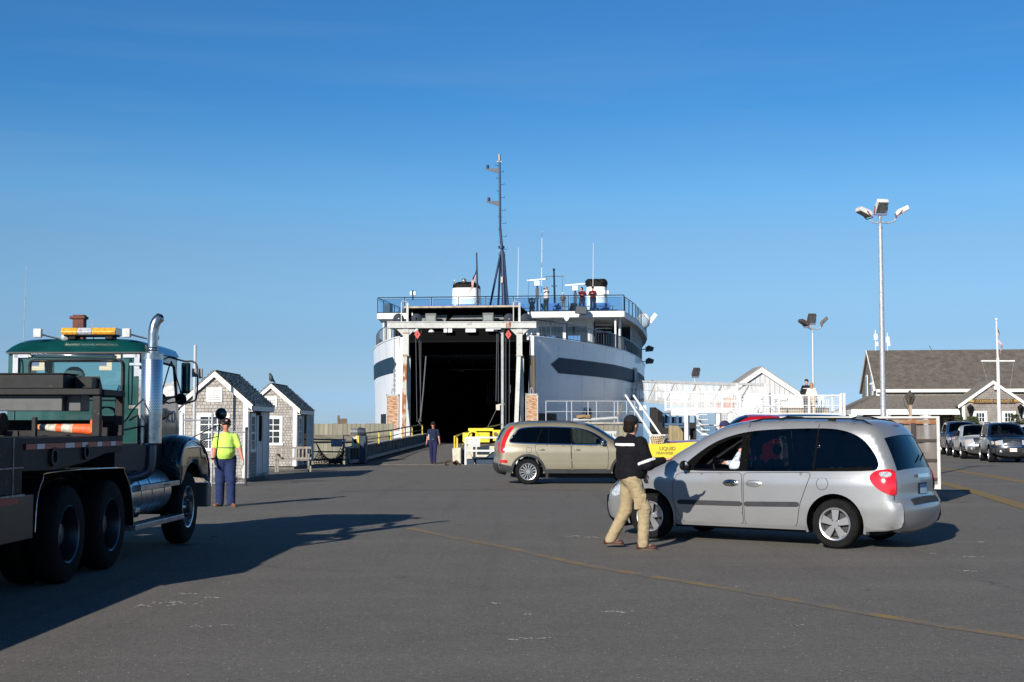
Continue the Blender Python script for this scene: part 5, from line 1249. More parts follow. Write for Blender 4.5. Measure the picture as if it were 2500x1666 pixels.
# concrete lip along the slip edge
m = MB(); m.box(-9.3, 1.25, 56.05, 56.25, .004, .03); o = m.build('kerb', pmat('concrete_edge', (.15, .145, .135), .85, var=.3, vscale=3), bevel=.01); tag(o, kind='structure')

def marking(name, pts, wd, mat, z=.004):
    m = MB(); p = catmull([Vector((a.x, a.y, 0)) for a in pts], 10); n = len(p); vs = []
    for i, q in enumerate(p):
        d = (p[min(i+1, n-1)]-p[max(i-1, 0)]).normalized(); s_ = Vector((-d.y, d.x, 0))*wd/2
        vs += [(q.x+s_.x, q.y+s_.y, z), (q.x-s_.x, q.y-s_.y, z)]
    m.add(vs, [(2*i, 2*i+1, 2*i+3, 2*i+2) for i in range(n-1)]); o = m.build(name, mat); tag(o, kind='structure'); return o
def worn(name, col, lo, hi, a=1.0, sc=9, under=(0.165, 0.151, 0.136)):
    return pmat(name, col, .85, col2=under, fac=(lo, hi), vscale=sc, col3=under, fac3=(.52, .78), scale3=60, spec=.2)
yl = worn('worn_yellow_paint', (.30, .20, .07), .36, .58, sc=2.2); wl_ = worn('worn_white_paint', (.20, .20, .19), .42, .6)
marking('road_marking', [gnd(*p) for p in ((1000, 1290), (1100, 1312), (1240, 1338), (1434, 1381), (1806, 1443), (2178, 1509), (2500, 1559), (2700, 1592))], .17, yl)
yl2 = worn('worn_yellow_paint_b', (.25, .175, .06), .48, .75, sc=3)
marking('road_marking', [gnd(*p) for p in ((2250, 1136), (2400, 1160), (2620, 1197))], .45, yl2)
marking('road_marking', [gnd(*p) for p in ((2250, 1166), (2350, 1193), (2500, 1238), (2560, 1257))], .40, yl2, .008)
marking('road_marking', [gnd(*p) for p in ((2303, 1114), (2400, 1130), (2560, 1157))], .14, wl_)
marking('road_marking', [gnd(*p) for p in ((820, 1200), (1100, 1196), (1420, 1196))], .5, worn('faded_paint', (.12, .115, .108), .40, .62, sc=2), .004)
# paint splashes
sp_ = pmat('paint_splash', (.62, .60, .57), .8, var=.3)
r2 = random.Random(3); m = MB()
for (px, py, n, s) in ((425, 1474, 34, .5), (455, 1450, 12, .25), (515, 1460, 8, .15), (350, 1480, 5, .08), (490, 1530, 6, .12), (560, 1527, 5, .1), (1255, 1563, 5, .06), (1315, 1560, 14, .16), (1500, 1494, 16, .22), (1215, 1474, 7, .1), (1280, 1500, 6, .12), (1810, 1433, 6, .1), (1400, 1310, 14, .3), (1450, 1313, 14, .3), (2370, 1360, 12, .25), (2390, 1324, 7, .2), (2360, 1395, 14, .2), (2275, 1352, 5, .1), (1690, 1662, 6, .06), (1940, 1527, 5, .1)):
    c = gnd(px, py)
    for k in range(n):
        x = c.x+r2.gauss(0, s*.30); y = c.y+r2.gauss(0, s*.20); q = r2.uniform(.005, .018)*(1+c.y/30); a0 = r2.uniform(0, 6)
        pts = [(x+q*r2.uniform(.3, 1.4)*math.cos(a0+a*1.05), y+q*r2.uniform(.3, 1.3)*math.sin(a0+a*1.05), .005) for a in range(6)]
        m.add(pts, [tuple(range(6))])
o = m.build('paint_splashes', sp_); tag(o, kind='structure')
# ------------------------------------------------------------------ ferry; local frame: s along the axis (away), l to the right
TH = R(6.5); P0 = Vector((-2.79, 77.0, 0)); SD = Vector((math.sin(TH), math.cos(TH), 0)); SN = Vector((math.cos(TH), -math.sin(TH), 0))
def hw(s): 
    pts = [(-1, 3.3), (0, 3.75), (.5, 4.05), (1, 4.3), (2.5, 4.95), (4.3, 5.6), (6.5, 6.35), (9, 7.15), (13, 8.2), (17, 8.85), (22, 9.35), (28, 9.7), (38, 9.95), (48, 9.6), (58, 8.4), (66, 5.6), (70, 2.5), (71, .3)]
    return interp(s, pts)
def ferry():
    t = thing('ferry', 'white car ferry with dark blue arrow stripes and an open black vehicle door', 'ferry', P0, -TH)
    # local: x = l, y = s
    hullw = pmat('hull_white', (.88, .885, .89), .38, coat=.25, var=.06, vscale=.5, col3=(.60, .60, .58), fac3=(.62, .75), scale3=.8)
    stripe = pmat('stripe_blue', (.020, .048, .080), .6, spec=.2, var=.15, vscale=.5)
    supw = pmat('superstructure_white', (.78, .79, .78), .5, var=.06)
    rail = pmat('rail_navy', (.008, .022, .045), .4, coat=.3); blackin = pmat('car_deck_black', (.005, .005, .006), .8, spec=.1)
    gls = glass('bridge_glass', (.50, .66, .82), 1.0); dglass = pmat('dark_window', (.012, .016, .022), .06, coat=1.0)
    ss = [0, .25, .5, .75, 1, 1.5, 2, 2.75, 3.5]+[4.3+k*1.1 for k in range(0, 30)]+[40, 44, 48, 53, 58, 62, 66, 69, 71]
    def wpt(s, sg, z, off=0):       # outward offset
        e = .2; dx = (hw(s+e)-hw(s-e))/(2*e); n = Vector((1, -dx, 0)).normalized()
        return Vector((sg*(hw(s)+off*n.x), s+off*n.y, z))
    for sg in (1, -1):
        m = MB(); zs = [-1.6, .2, 1.5, 3.0, 4.5, 5.8, 6.9]
        def zz(i, s): return zs[i]
        g = [wpt(s, sg, z, .0+.04*max(0, z-3)) for s in ss for z in zs]; n = len(zs)
        m.add(g, [(i*n+k, i*n+k+1, (i+1)*n+k+1, (i+1)*n+k) for i in range(len(ss)-1) for k in range(n-1)])
        h = m.build('hull', hullw, t, smooth=60)
        m = MB(); m.tube([wpt(s, sg, 6.93, .16) for s in ss[:-3]], .05, 6); m.tube([wpt(s, sg, .55, .05) for s in ss[:-3]], .10, 6); m.build('bulwark_rail', hullw, h, smooth=60)
        m = MB()
        if sg > 0:   # plate seams
            for s in (.9, 3.2, 6.8, 11, 16): m.tube([wpt(s, sg, z, .012+.04*max(0, z-3)) for z in zs], .004, 4)
        else:
            for s in (2, 6): m.tube([wpt(s, sg, z, .012+.04*max(0, z-3)) for z in zs], .004, 4)
        m.build('plate_seam', pmat('seam_grey', (.55, .57, .6), .5), h)
        # arrow stripe
        s0 = 2.2 if sg > 0 else .6; sA = 3.2 if sg > 0 else 1.35; zt, zb = 5.82, 4.86; zm = 5.36
        m = MB(); row = [s0]+[s for s in [sA]+[q for q in ss if q > sA+.2 and q < 62]]
        vs = []
        for s in row:
            f = min(1, (s-s0)/(sA-s0)); vs += [wpt(s, sg, zm+(zt-zm)*f, .035+.04*2.6), wpt(s, sg, zm-(zm-zb)*f, .035+.04*2.0)]
        m.add(vs, [(2*i, 2*i+1, 2*i+3, 2*i+2) for i in range(len(row)-1)]); m.build('arrow_stripe', stripe, h, smooth=60)
        # dark fender block low on the hull
        m = MB()
        for (a, b) in (((.3, 3.0),) if sg > 0 else ((3.3, 6.4),)):
            q = [a+(b-a)*k/8 for k in range(9)]; vs = [wpt(s, sg, z, .06) for s in q for z in (1.2, 2.42)]
            m.add(vs, [(2*i, 2*i+1, 2*i+3, 2*i+2) for i in range(8)])
        m.build('fender_panel', pmat('fender_black', (.012, .013, .017), .6), h)
    # bow door surround and interior
    m = MB()
    for x0, x1 in ((-3.85, -3.35), (3.95, 4.1)): m.box(x0, x1, -.05, .6, -1.6, 6.9)
    jm = m.build('door_jamb', hullw, t)
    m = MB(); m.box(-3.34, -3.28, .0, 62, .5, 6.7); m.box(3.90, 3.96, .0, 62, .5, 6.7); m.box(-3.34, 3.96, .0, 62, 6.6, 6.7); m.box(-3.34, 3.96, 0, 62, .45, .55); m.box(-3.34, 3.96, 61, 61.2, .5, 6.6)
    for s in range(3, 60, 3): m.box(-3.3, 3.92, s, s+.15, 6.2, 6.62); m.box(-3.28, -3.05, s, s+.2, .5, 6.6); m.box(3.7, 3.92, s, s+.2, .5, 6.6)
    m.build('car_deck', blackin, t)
    m = MB(); m.box(-2.9, 3.5, 12, 12.1, 5.45, 5.52); m.build('deck_beam', pmat('beam_grey', (.30, .32, .33), .6), t)
    m = MB(); r_ = random.Random(5)
    for k in range(34): x = -2.7+k*.18; m.box(x, x+r_.uniform(.04, .14), 30, 30.1, 3.3+r_.uniform(-.2, .3), 5.0+r_.uniform(-.4, .3))
    m.build('strip_curtain', pmat('curtain_blue', (.30, .45, .58), .4), t)
    m = MB()
    for cx in (-.8, 1.9):
        m.tube([(cx+.75*math.cos(a), 4, 5.6+.55*math.sin(a)) for a in [i*.524 for i in range(12)]], .004, 4, closed=True)
        for i in range(12): a = i*.524; m.ell((cx+.75*math.cos(a), 3.98, 5.6+.55*math.sin(a)), (.022, .02, .05), 6, 4)
        m.bar((cx-1.1, 3.5, 6.28), (cx, 3.5, 6.42), .02, .03); m.bar((cx, 3.5, 6.42), (cx+1.1, 3.5, 6.30), .02, .03)
    m.build('deck_rigging', pmat('rig_grey', (.25, .26, .27), .5), t)
    # raised bow door folded on top
    bd = pmat('door_black', (.002, .002, .0022), .8, spec=.1); bgrey = pmat('door_grey', (.16, .165, .17), .6, var=.25, vscale=3)
    m = MB(); m.box(-3.5, 3.35, -.6, 3.8, 8.52, 8.66); m.box(-3.2, 3.1, .5, 3.6, 6.9, 8.5); m.prx([(-.5, 8.5), (.7, 8.5), (.7, 7.4)], -3.45, -3.3); m.prx([(-.5, 8.5), (.7, 8.5), (.7, 7.4)], 3.15, 3.3); m.box(-3.6, 3.6, .1, .5, 6.7, 7.25); br_ = m.build('raised_door', bd, t)
    m = MB(); m.box(-3.5, 3.35, -.66, -.6, 8.58, 8.69); m.build('door_edge', pmat('edge_brown', (.35, .29, .22), .7, var=.4, vscale=3), br_)
    m = MB()
    for x0, x1 in ((-2.9, -2.0), (-1.95, -1.1)): m.pry([(x0, 8.25), (x1, 8.25), (x1-.1, 7.9), (x0+.45, 7.55)], .42, .47)
    m.pry([(-.75, 8.22), (.95, 8.22), (1.0, 7.98), (-.95, 7.98)], .42, .47); m.pry([(1.2, 8.22), (2.2, 8.22), (2.3, 7.95), (1.1, 7.95)], .42, .47); m.pry([(2.3, 8.2), (2.9, 8.2), (2.9, 7.6), (2.5, 7.9)], .42, .47)
    m.build('door_panel', bgrey, br_)
    for x in (-1.95, 1.45):
        m = MB(); m.box(x-.33, x+.33, -.45, -.1, 7.62, 8.28); o = m.build('floodlight', pmat('flood_grey', (.10, .11, .11), .5), t, bevel=.03)
        m = MB(); m.box(x-.26, x+.26, -.47, -.45, 7.82, 8.12); m.build('lamp_lens', pmat('lens_dim', (.25, .27, .25), .2, coat=1.0), o)
    m = MB(); m.box(-1.2, -1.0, -.3, 0, 7.15, 7.5); m.box(-.95, -.7, -.3, 0, 7.15, 7.45); m.box(.1, .7, -.3, 0, 7.15, 7.45); m.box(1.3, 2.2, -.35, -.1, 7.2, 7.42); m.ell((-2.9, -.2, 7.3), (.2, .2, .15)); m.build('deck_equipment', supw, t, bevel=.02)
    # second deck: floor, deckhouse, window band
    m = MB()
    for sg in (1, -1):
        pts = [wpt(s, sg, 0, -.05) for s in ss if s <= 66]
    for i in range(len(ss)-4):
        a, b = ss[i], ss[i+1]; m.add([(-hw(a)+.05, a, 5.85), (hw(a)-.05, a, 5.85), (hw(b)-.05, b, 5.85), (-hw(b)+.05, b, 5.85)], [(0, 1, 2, 3)])
    m.build('passenger_deck', pmat('deck_blue_grey', (.05, .07, .09), .7), t)
    dh = []; HX = 6.75
    outl = chaikin([(-HX, 16.4), (HX, 16.4), (HX, 60), (-HX, 60)], 0)
    outl = rpoly([(-HX, 16.4), (HX, 16.4), (HX, 60), (-HX, 60)], .8)
    m = MB(); m.prz(outl, 5.85, 9.2); d_ = m.build('deckhouse', supw, t, smooth=40)
    for (x0, x1, z0, z1) in ((2.9, 4.55, 6.9, 8.7), (4.85, 6.3, 6.9, 8.7), (-5.4, -3.6, 6.9, 8.7), (-3.3, -1.6, 6.9, 8.7)):
        m = MB(); m.box(x0, x1, 16.36, 16.39, z0, z1); o = m.build('window', dglass, d_, bevel=.0)
        m = MB(); m.box(x0+.1, x1-.5, 16.33, 16.355, z0+.5, z0+1.15); m.build('blue_seat', pmat('seat_blue', (.04, .16, .40), .6, var=.2), o)
    m = MB(); m.box(4.6, 4.95, 15.2, 16.0, 5.9, 7.3); m.build('deck_box', supw, d_, bevel=.03)
    m = MB()
    for k in range(12): m.box(6.3, 8.2, 17.5+k*.28, 17.7+k*.28, 6.0+.25*k, 6.04+.25*k)
    m.box(6.3, 6.36, 17.3, 21, 5.9, 9.0); m.box(6.75, 6.8, 17, 58, 6.0, 9.1); m.build('stairway', pmat('stair_dark', (.03, .033, .036), .6), t)
    m = MB()
    for k in range(3): m.box(6.85, 8.0, 17.0, 17.04, 8.82-.25*k, 8.88-.25*k)
    m.build('stair_light', pmat('pale_slat', (.6, .6, .55), .5), t)
    for k, s in enumerate([23+2.0*i for i in range(13)]):
        for sg in (1, -1):
            m = MB(); q = wpt(s, sg, 0, -.15); m.box(q.x-.07, q.x+.07, q.y-.10, q.y+.10, 6.8, 9.25); m.build('window_post', supw, t)
    for sg, lst in ((1, ((8.35, 14.9), (8.6, 16.0), (8.62, 17.0))), (-1, ((-8.05, 14.9), (-8.1, 15.6), (-8.15, 16.9)))):
        for x, s in lst: m = MB(); m.cyl((x, s, 5.8), (x, s, 9.25), .075, n=10); m.build('deck_post', supw, t, smooth=60)
    m = MB()
    for sg in (1, -1):
        q = [24+2*i for i in range(14)]; vs = [wpt(s, sg, z, -.22) for s in q for z in (7.0, 9.2)]
        m.add(vs, [(2*i, 2*i+1, 2*i+3, 2*i+2) for i in range(len(q)-1)])
    m.build('side_window_band', pmat('window_navy', (.015, .03, .06), .08, coat=1.0), t)
    # top deck slab
    e0 = 14.3; sl = [14.3, 15, 16, 18, 20, 22, 25, 28, 32, 38, 44, 50, 58, 64]
    right = [(9.05 if s < 14.6 else max(9.05, hw(s)+.35), s) for s in sl]; leftp = [(-8.45 if s < 14.6 else -max(8.45, hw(s)-.1), s) for s in sl]
    m = MB(); m.prz(rpoly(right+leftp[::-1], .25), 9.2, 9.60); m.build('top_deck', supw, t, smooth=30)
    # glass railing on the top deck
    path = [(-8.4, 30), (-8.4, 14.5), (8.95, 14.5)]+[(a-.08, b) for a, b in right[2:12]]
    def ralong(p, step):
        out = [Vector((p[0][0], p[0][1], 0))]
        for a, b in zip(p, p[1:]):
            a = Vector((*a, 0)); b = Vector((*b, 0)); n = max(1, round((b-a).length/step))
            for k in range(1, n+1): out.append(a.lerp(b, k/n))
        return out
    pp = ralong(path, 2.0); gp = MB(); rp_ = MB()
    for a, b in zip(pp, pp[1:]):
        u = (b-a).normalized()
        gp.add([a+u*.12+Vector((0, 0, 9.68)), b-u*.12+Vector((0, 0, 9.68)), b-u*.12+Vector((0, 0, 10.58)), a+u*.12+Vector((0, 0, 10.58))], [(0, 1, 2, 3)])
        rp_.tube([a+u*.10+Vector((0, 0, 9.68)), a+u*.10+Vector((0, 0, 10.58)), b-u*.10+Vector((0, 0, 10.58)), b-u*.1+Vector((0, 0, 9.68))], .014, 4, closed=True)
    gp.build('rail_glass', gls, t, normals=False)
    for a in pp: rp_.cyl(a+Vector((0, 0, 9.6)), a+Vector((0, 0, 10.72)), .035, n=6)
    rp_.tube([a+Vector((0, 0, 10.72)) for a in pp], .035, 6); rp_.tube([a+Vector((0, 0, 9.66)) for a in pp], .03, 6)
    rp_.build('top_railing', rail, t)
    # inner blue benches, rails
    m = MB(); m.box(-6.5, 2.4, 16.4, 16.45, 10.0, 10.05); m.box(-6.5, 2.4, 16.4, 16.45, 9.78, 9.83); m.box(3.8, 8.2, 16.8, 16.85, 10.15, 10.2)
    for x in (-6.5, -5, -3.5, -2, -.5, 1, 2.4, 3.9, 5.2, 6.5, 8.1): m.box(x-.03, x+.03, 16.4, 16.45, 9.6, 10.05)
    m.build('inner_rail', rail, t)
    blue = pmat('bench_blue', (.03, .16, .42), .45, var=.15)
    for x0, x1 in ((-5.6, -3.4), (-3.2, -.4), (-.2, 1.8), (2.9, 4.4), (4.9, 6.2), (6.5, 7.9)):
        m = MB(); m.box(x0, x1, 17.2, 17.25, 9.95, 10.45); m.box(x0, x1, 16.8, 17.2, 9.9, 9.96); m.box(x0, x0+.06, 16.85, 17.2, 9.6, 9.95); m.box(x1-.06, x1, 16.85, 17.2, 9.6, 9.95); m.build('bench', blue, t)
    m = MB(); m.box(3.2, 8.4, 17.6, 17.7, 9.6, 10.0); m.build('locker_row', pmat('navy_locker', (.015, .05, .12), .5), t)
    m = MB(); m.prz(rpoly([(-8.1, 14.9), (-7.6, 14.9), (-7.5, 15.5), (-8.1, 15.5)], .1), 9.6, 10.35); m.ell((-6.9, 15.6, 9.75), (.4, .3, .18)); m.build('covered_locker', pmat('canvas_grey', (.16, .19, .19), .8, var=.3), t, smooth=50)
    # second deck railings on the bulwark
    for sg in (1, -1):
        r_ = MB(); sr = [.25+.55*k for k in range(60)]
        top_ = [wpt(s, sg, 7.95, -.05) for s in sr]
        if sg > 0: top_ = [top_[0]+Vector((-.6, -.2, .35))]+top_
        r_.tube(top_, .035, 6); r_.tube([wpt(s, sg, 7.05, -.05) for s in sr], .02, 5)
        for k, s in enumerate(sr):
            a = wpt(s, sg, 6.9, -.05); r_.cyl(a, a+Vector((0, 0, 1.05)), .028 if (k % 4 == 0 or s > 12) else .012, n=5)
        for s in [12+.28*k for k in range(80)]: a = wpt(s, sg, 6.9, -.05); r_.cyl(a, a+Vector((0, 0, 1.05)), .016, n=4)
        r_.build('side_railing', rail, t)
    # floodlights on the starboard side, dome
    for z, s in ((7.9, 31), (6.9, 31)):
        a = wpt(s, 1, z, .1); m = MB(); m.tube([a, a+Vector((.5, 0, 0))], .04, 6); m.prism([(.35, -.2), (.95, -.15), (1.05, .15), (.6, .32), (.35, .15)], lambda p, q: (a.x+p, a.y-.2, z+q), lambda p, q: (a.x+p, a.y+.2, z+q)); m.build('floodlight', pmat('flood_dark', (.03, .04, .06), .4), t, bevel=.03)
    m = MB(); a = wpt(30, 1, 10.0, .35); m.lathe([(0, .75), (.35, .68), (.55, .35), (.45, -.2), (.2, -.5), (0, -.5)], a, 'z', 16); m.bar(a+Vector((.3, 0, -.2)), a+Vector((1.0, 0, .7)), .12, .3); m.build('life_raft', supw, t, smooth=60)
    # funnels
    def funnel(name, l, s, w_, d_, z1, capm, kind):
        m = MB(); pr = [(9.6, 1.0), (z1-.35, .90), (z1-.3, .895)]
        ring = lambda z, f: [Vector((l+w_*f*a, s+d_*f*b, z)) for a, b in rpoly([(-1, -1), (1, -1), (1, 1), (-1, 1)], .55, 5)]
        rr = [ring(9.6, 1.0), ring(z1-.45, .9)]; n = len(rr[0]); m.add(rr[0]+rr[1], [(i, (i+1) % n, n+(i+1) % n, n+i) for i in range(n)]+[tuple(range(n, 2*n))])
        o = m.build('funnel', supw, t, smooth=40)
        m = MB()
        if kind == 0:
            rr = [ring(z1-.45, .9), ring(z1-.15, .86), ring(z1+.05, .60)]; n = len(rr[0]); m.add(sum(rr, []), [(j*n+i, j*n+(i+1) % n, (j+1)*n+(i+1) % n, (j+1)*n+i) for j in (0, 1) for i in range(n)]+[tuple(range(2*n, 3*n))])
        else:
            rr = [ring(z1-.45, .905), ring(z1-.1, .90)]; n = len(rr[0]); m.add(sum(rr, []), [(i, (i+1) % n, n+(i+1) % n, n+i) for i in range(n)]+[tuple(range(n, 2*n))])
            for dx in (-.62, 0, .55): m.lathe([(0, .33), (.22, .30), (.36, .16), (.40, 0), (.40, -.15)], (l+dx*w_*.95, s-.3, z1-.08), 'z', 14)
        m.build('funnel_cap', pmat('cap_black', (.007, .006, .006), .7, spec=.2), o, smooth=40)
        return o
    def lat_at(px, s, z=0): # lateral coordinate whose pixel is px
        k = (px-1250)/FPX; c = P0+SD*s; return (k*c.y-c.x)/(SN.x-k*SN.y)
    ff = 24
    f1 = funnel('f', lat_at(1139, ff), ff, 1.12, 1.4, 1.68+(1040-691)*(P0.y+ff)/3200, None, 0)
    x = lat_at(1137, ff); z1 = 1.68+(1040-691)*(P0.y+ff)/3200
    m = MB(); m.ell((x, ff-1, z1+.1), (.2, .2, .2), 14, 8); m.lathe([(0, .3), (.03, .3), (.05, 0), (.15, -.1)], (x-.75, ff-1, z1-.1), 'z', 10); m.tube([(x+.95, ff, z1-1.4), (x+.95, ff, z1), (x+.85, ff, z1+.12), (x+.55, ff, z1+.1)], .03, 6); m.build('horn', pmat('brass_horn', (.4, .38, .28), .25, .8), f1, smooth=60)
    f2 = funnel('f', lat_at(1458, ff), ff, .85, 1.3, 1.68+(1040-692)*(P0.y+ff)/3200, None, 1)
    x = lat_at(1485, ff-1.5); m = MB(); m.box(x-.07, x+.07, ff-1.7, ff-1.4, 11.6, 11.85); m.box(x-.4, x-.2, ff-1.7, ff-1.4, 11.6, 11.85); m.build('funnel_lamp', supw, f2)
    # main mast: tripod with pegs and lamp brackets
    ms = 12.0; Ym = P0.y+ms
    def LP(px, py, s): return Vector((lat_at(px, s), s, CAMH+(1040-py)*(P0.y+s)/3200*1.0))
    base = LP(1231, 748, ms); top_ = LP(1219, 372, ms); kn = LP(1226, 612, ms)
    m = MB(); m.cyl(base, kn, .16, .13, 12); m.cyl(kn, LP(1221, 560, ms), .10, .09, 12); m.cyl(LP(1221, 560, ms), LP(1219.5, 392, ms), .085, .07, 10)
    for k in range(20):
        z = 380+24*k
        if z > 720: break
        a = LP(1219.5+(z-380)*.03, 400+k*16, ms); sg = 1 if k % 2 else -1; m.tube([a, a+Vector((sg*.26, 0, 0)), a+Vector((sg*.26, 0, .12))], .016, 4)
    m.cyl(LP(1224, 606, ms), LP(1224, 600, ms), .22, n=12); m.box(kn.x-.25, kn.x+.2, ms-.1, ms+.1, kn.z-.3, kn.z-.15)
    mm_ = m.build('mast', navy_metal, t, smooth=40)
    for q in ((1196, 748, ms-1.2), (1240, 748, ms-1.6), (1216, 748, ms+1.5)):
        m = MB(); m.cyl(LP(*q), kn+Vector((-.1 if q[0] < 1230 else .1, 0, -.1)), .075, n=8); m.build('mast_leg', navy_metal, mm_, smooth=60)
    m = MB()
    for (px, py, L_, px2, dz) in ((1183, 407, 36, 1219, .35), (1186, 488, 36, 1221, .40)):
        a = LP(px, py, ms); b = LP(px2, py, ms); m.pry([(a.x, a.z), (b.x, b.z), (b.x, b.z-dz), (a.x, a.z-.06)], ms-.05, ms+.05)
        m.cyl((a.x+.2, ms, a.z), (a.x+.2, ms, a.z+.24), .10, n=10)
    m.build('mast_bracket', navy_metal, mm_)
    m = MB(); a = LP(1219, 392, ms); m.cyl(a, a+Vector((0, 0, .12)), .06, n=8); m.cyl(a+Vector((0, 0, .1)), a+Vector((-.02, 0, .55)), .10, .09, 12); m.box(a.x-.18, a.x+.18, ms-.03, ms+.03, a.z+.04, a.z+.08); m.box(kn.x-.07, kn.x+.07, ms-.25, ms-.1, kn.z-2.2, kn.z-1.8); m.build('mast_light', pmat('lamp_bronze', (.30, .25, .20), .4, .5), mm_, smooth=40)
    m = MB(); a = LP(1217, 432, ms); b = LP(1040, 690, ms+6); m.tube([a, a.lerp(b, .5)-Vector((0, 0, .4)), b], .008, 4); m.build('stay_wire', pmat('wire_grey', (.25, .3, .35), .5), mm_)
    # other masts and antennas
    for (px, y0, y1, s, r_) in ((1264, 720, 604, 15.5, .022), (1322, 700, 565, 20, .028), (1448, 700, 596, 20, .020), (1289, 725, 680, 16, .02)):
        m = MB(); m.cyl(LP(px, y0+30, s), LP(px+2, y1, s), r_, r_*.6, 6); m.build('whip_antenna', pmat('antenna_white', (.75, .75, .75), .5), t)
    m = MB(); a = LP(1355, 745, 20); b = LP(1353, 662, 20); m.cyl(a, b, .08, .06, 8); m.bar(LP(1331, 676, 20), LP(1377, 676, 20), .04, .05); m.bar(LP(1347, 700, 20), LP(1360, 700, 20), .3, .05); m.cyl(b, b+Vector((0, 0, .15)), .09, n=8); m.cyl(LP(1375, 676, 20), LP(1373, 715, 20), .01, n=4); m.build('signal_mast', navy_metal, t)
    for (px, py, s) in ((1312, 684, 19), (1405, 697, 19)):
        a = LP(px, py, s); m = MB(); m.bar(a+Vector((-.75, 0, -.05)), a+Vector((.75, 0, .06)), .12, .10); m.box(a.x-.2, a.x+.2, s-.2, s+.2, a.z-.45, a.z-.1); o = m.build('radar', supw, t, bevel=.02)
        m = MB(); m.cyl((a.x, s, a.z-.45), (a.x, s, 9.6), .07, n=8); m.box(a.x-.12, a.x+.12, s-.1, s+.1, a.z-1.4, a.z-.6); m.build('radar_pole', navy_metal, o)
    m = MB(); a = LP(1007, 730, 14.6); b = LP(1007, 706, 14.6); m.cyl(a, b, .05, n=8); o = m.build('rail_lamp', navy_metal, t)
    m = MB(); c = LP(1007, 714, 14.6); m.box(c.x-.2, c.x-.06, 14.5, 14.7, c.z-.13, c.z+.13); m.box(c.x+.06, c.x+.2, 14.5, 14.7, c.z-.13, c.z+.13); m.build('lamp_box', supw, o)
    m = MB(); c = LP(1420, 762, 13.6); m.pry([(c.x-.45, c.z-.15), (c.x+.35, c.z-.25), (c.x+.4, c.z+.25), (c.x-.3, c.z+.35)], 13.3, 13.8); m.bar(c+Vector((.2, .1, .2)), c+Vector((-.3, .6, 1.1)), .05, .05); m.build('floodlight', pmat('flood_dark', (.03, .04, .06), .4), t, bevel=.03)
    # crest on the mid deck rail
    c = LP(1384, 776, 12.8); m = MB(); m.pry([(c.x-.18, c.z+.25), (c.x+.18, c.z+.25), (c.x+.21, c.z), (c.x+.1, c.z-.22), (c.x, c.z-.3), (c.x-.1, c.z-.22), (c.x-.21, c.z)], 12.7, 12.75); o = m.build('crest', supw, t)
    m = MB(); m.cyl((c.x, 12.8, c.z-.2), (c.x, 12.8, 5.9), .07, n=8); m.build('crest_pole', navy_metal, o)
    # flagstaff and flag
    a = LP(1166, 748, 9); b = LP(1163, 615, 9); m = MB(); m.cyl(a, b, .07, .045, 8); m.tube([a+Vector((-.25, -.1, 0)), a+Vector((0, 0, .5)), a+Vector((.25, -.1, 0))], .02, 5); m.build('flagstaff', pmat('staff_brown', (.03, .03, .05), .5), t)
    # doorway in the side for the gangway
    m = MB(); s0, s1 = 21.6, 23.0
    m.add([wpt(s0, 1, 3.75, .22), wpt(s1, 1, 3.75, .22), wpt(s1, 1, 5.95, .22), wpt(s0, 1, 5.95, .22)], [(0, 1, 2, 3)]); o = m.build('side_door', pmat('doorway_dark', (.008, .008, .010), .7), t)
    m = MB(); pts = [wpt(s0, 1, 3.75, .24), wpt(s0, 1, 5.98, .24), wpt(s1, 1, 5.98, .24), wpt(s1, 1, 3.75, .24)]; m.tube(pts, .05, 4); q = wpt(22.3, 1, 0, .25); m.cyl((q.x, q.y, 3.8), (q.x, q.y, 5.9), .04, n=6); m.build('door_frame', supw, o)
    for k in range(4):
        s = 25+k*2.2; m = MB(); m.tube([wpt(s, 1, 4.6, .18), wpt(s, 1, 5.3, .18), wpt(s+1.3, 1, 5.3, .18), wpt(s+1.3, 1, 4.6, .18)], .03, 4, closed=True); m.add([wpt(s, 1, 4.6, .17), wpt(s+1.3, 1, 4.6, .17), wpt(s+1.3, 1, 5.3, .17), wpt(s, 1, 5.3, .17)], [(0, 1, 2, 3)]); m.build('porthole_window', dglass, t)
    # lower hull doorway + mooring
    m = MB(); s0, s1 = 7.2, 8.3; pts = [wpt(s0, 1, .9, .08), wpt(s0, 1, 2.5, .08), wpt(s0+.2, 1, 2.8, .08), wpt(s1-.2, 1, 2.8, .08), wpt(s1, 1, 2.5, .08), wpt(s1, 1, .9, .08)]
    m.add(pts, [tuple(range(6))]); m.build('mooring_hatch', pmat('doorway_dark', (.008, .008, .010), .7), t); m = MB(); m.tube(pts, .05, 5); m.build('hatch_rim', supw, t)
    return t, LP, lat_at
FER, LP, lat_at = ferry()
FM = Matrix.Translation(P0) @ Matrix.Rotation(-TH, 4, 'Z')
def us_flag(p, cols, label, W_=.9, H_=1.4, M=None, rot=0, lean=-.45):
    t = thing('flag', label, 'flag', p, rot, 'national flags')
    m = MB(); nu, nv = 13, 18     # limp flag hanging from its hoist: u across stripes
    def f(u, v):
        x = lean*v+.10*math.sin(v*9+u*3)*v; z = -v*H_*.95-(u)*.55*(1-.2*v); y = .07*math.sin(v*14+u*5)
        return Vector((x, y, z))
    vs = [f(i/nu, j/nv) for j in range(nv+1) for i in range(nu+1)]
    for j in range(nv):
        for i in range(nu):
            m.cur = 2 if (i < 7 and j < nv*.4) else (i % 2)
            b = j*(nu+1)+i; m.f.append((b, b+1, b+nu+2, b+nu+1)); m.mi.append(m.cur)
    m.v = [tuple(v) for v in vs]
    m.build('flag_cloth', [pmat('flag_red', (.45, .02, .04), .8), pmat('flag_white', (.75, .74, .72), .8), pmat('flag_blue', (.02, .03, .12), .8)], t, smooth=180, solid=.006)
    return t
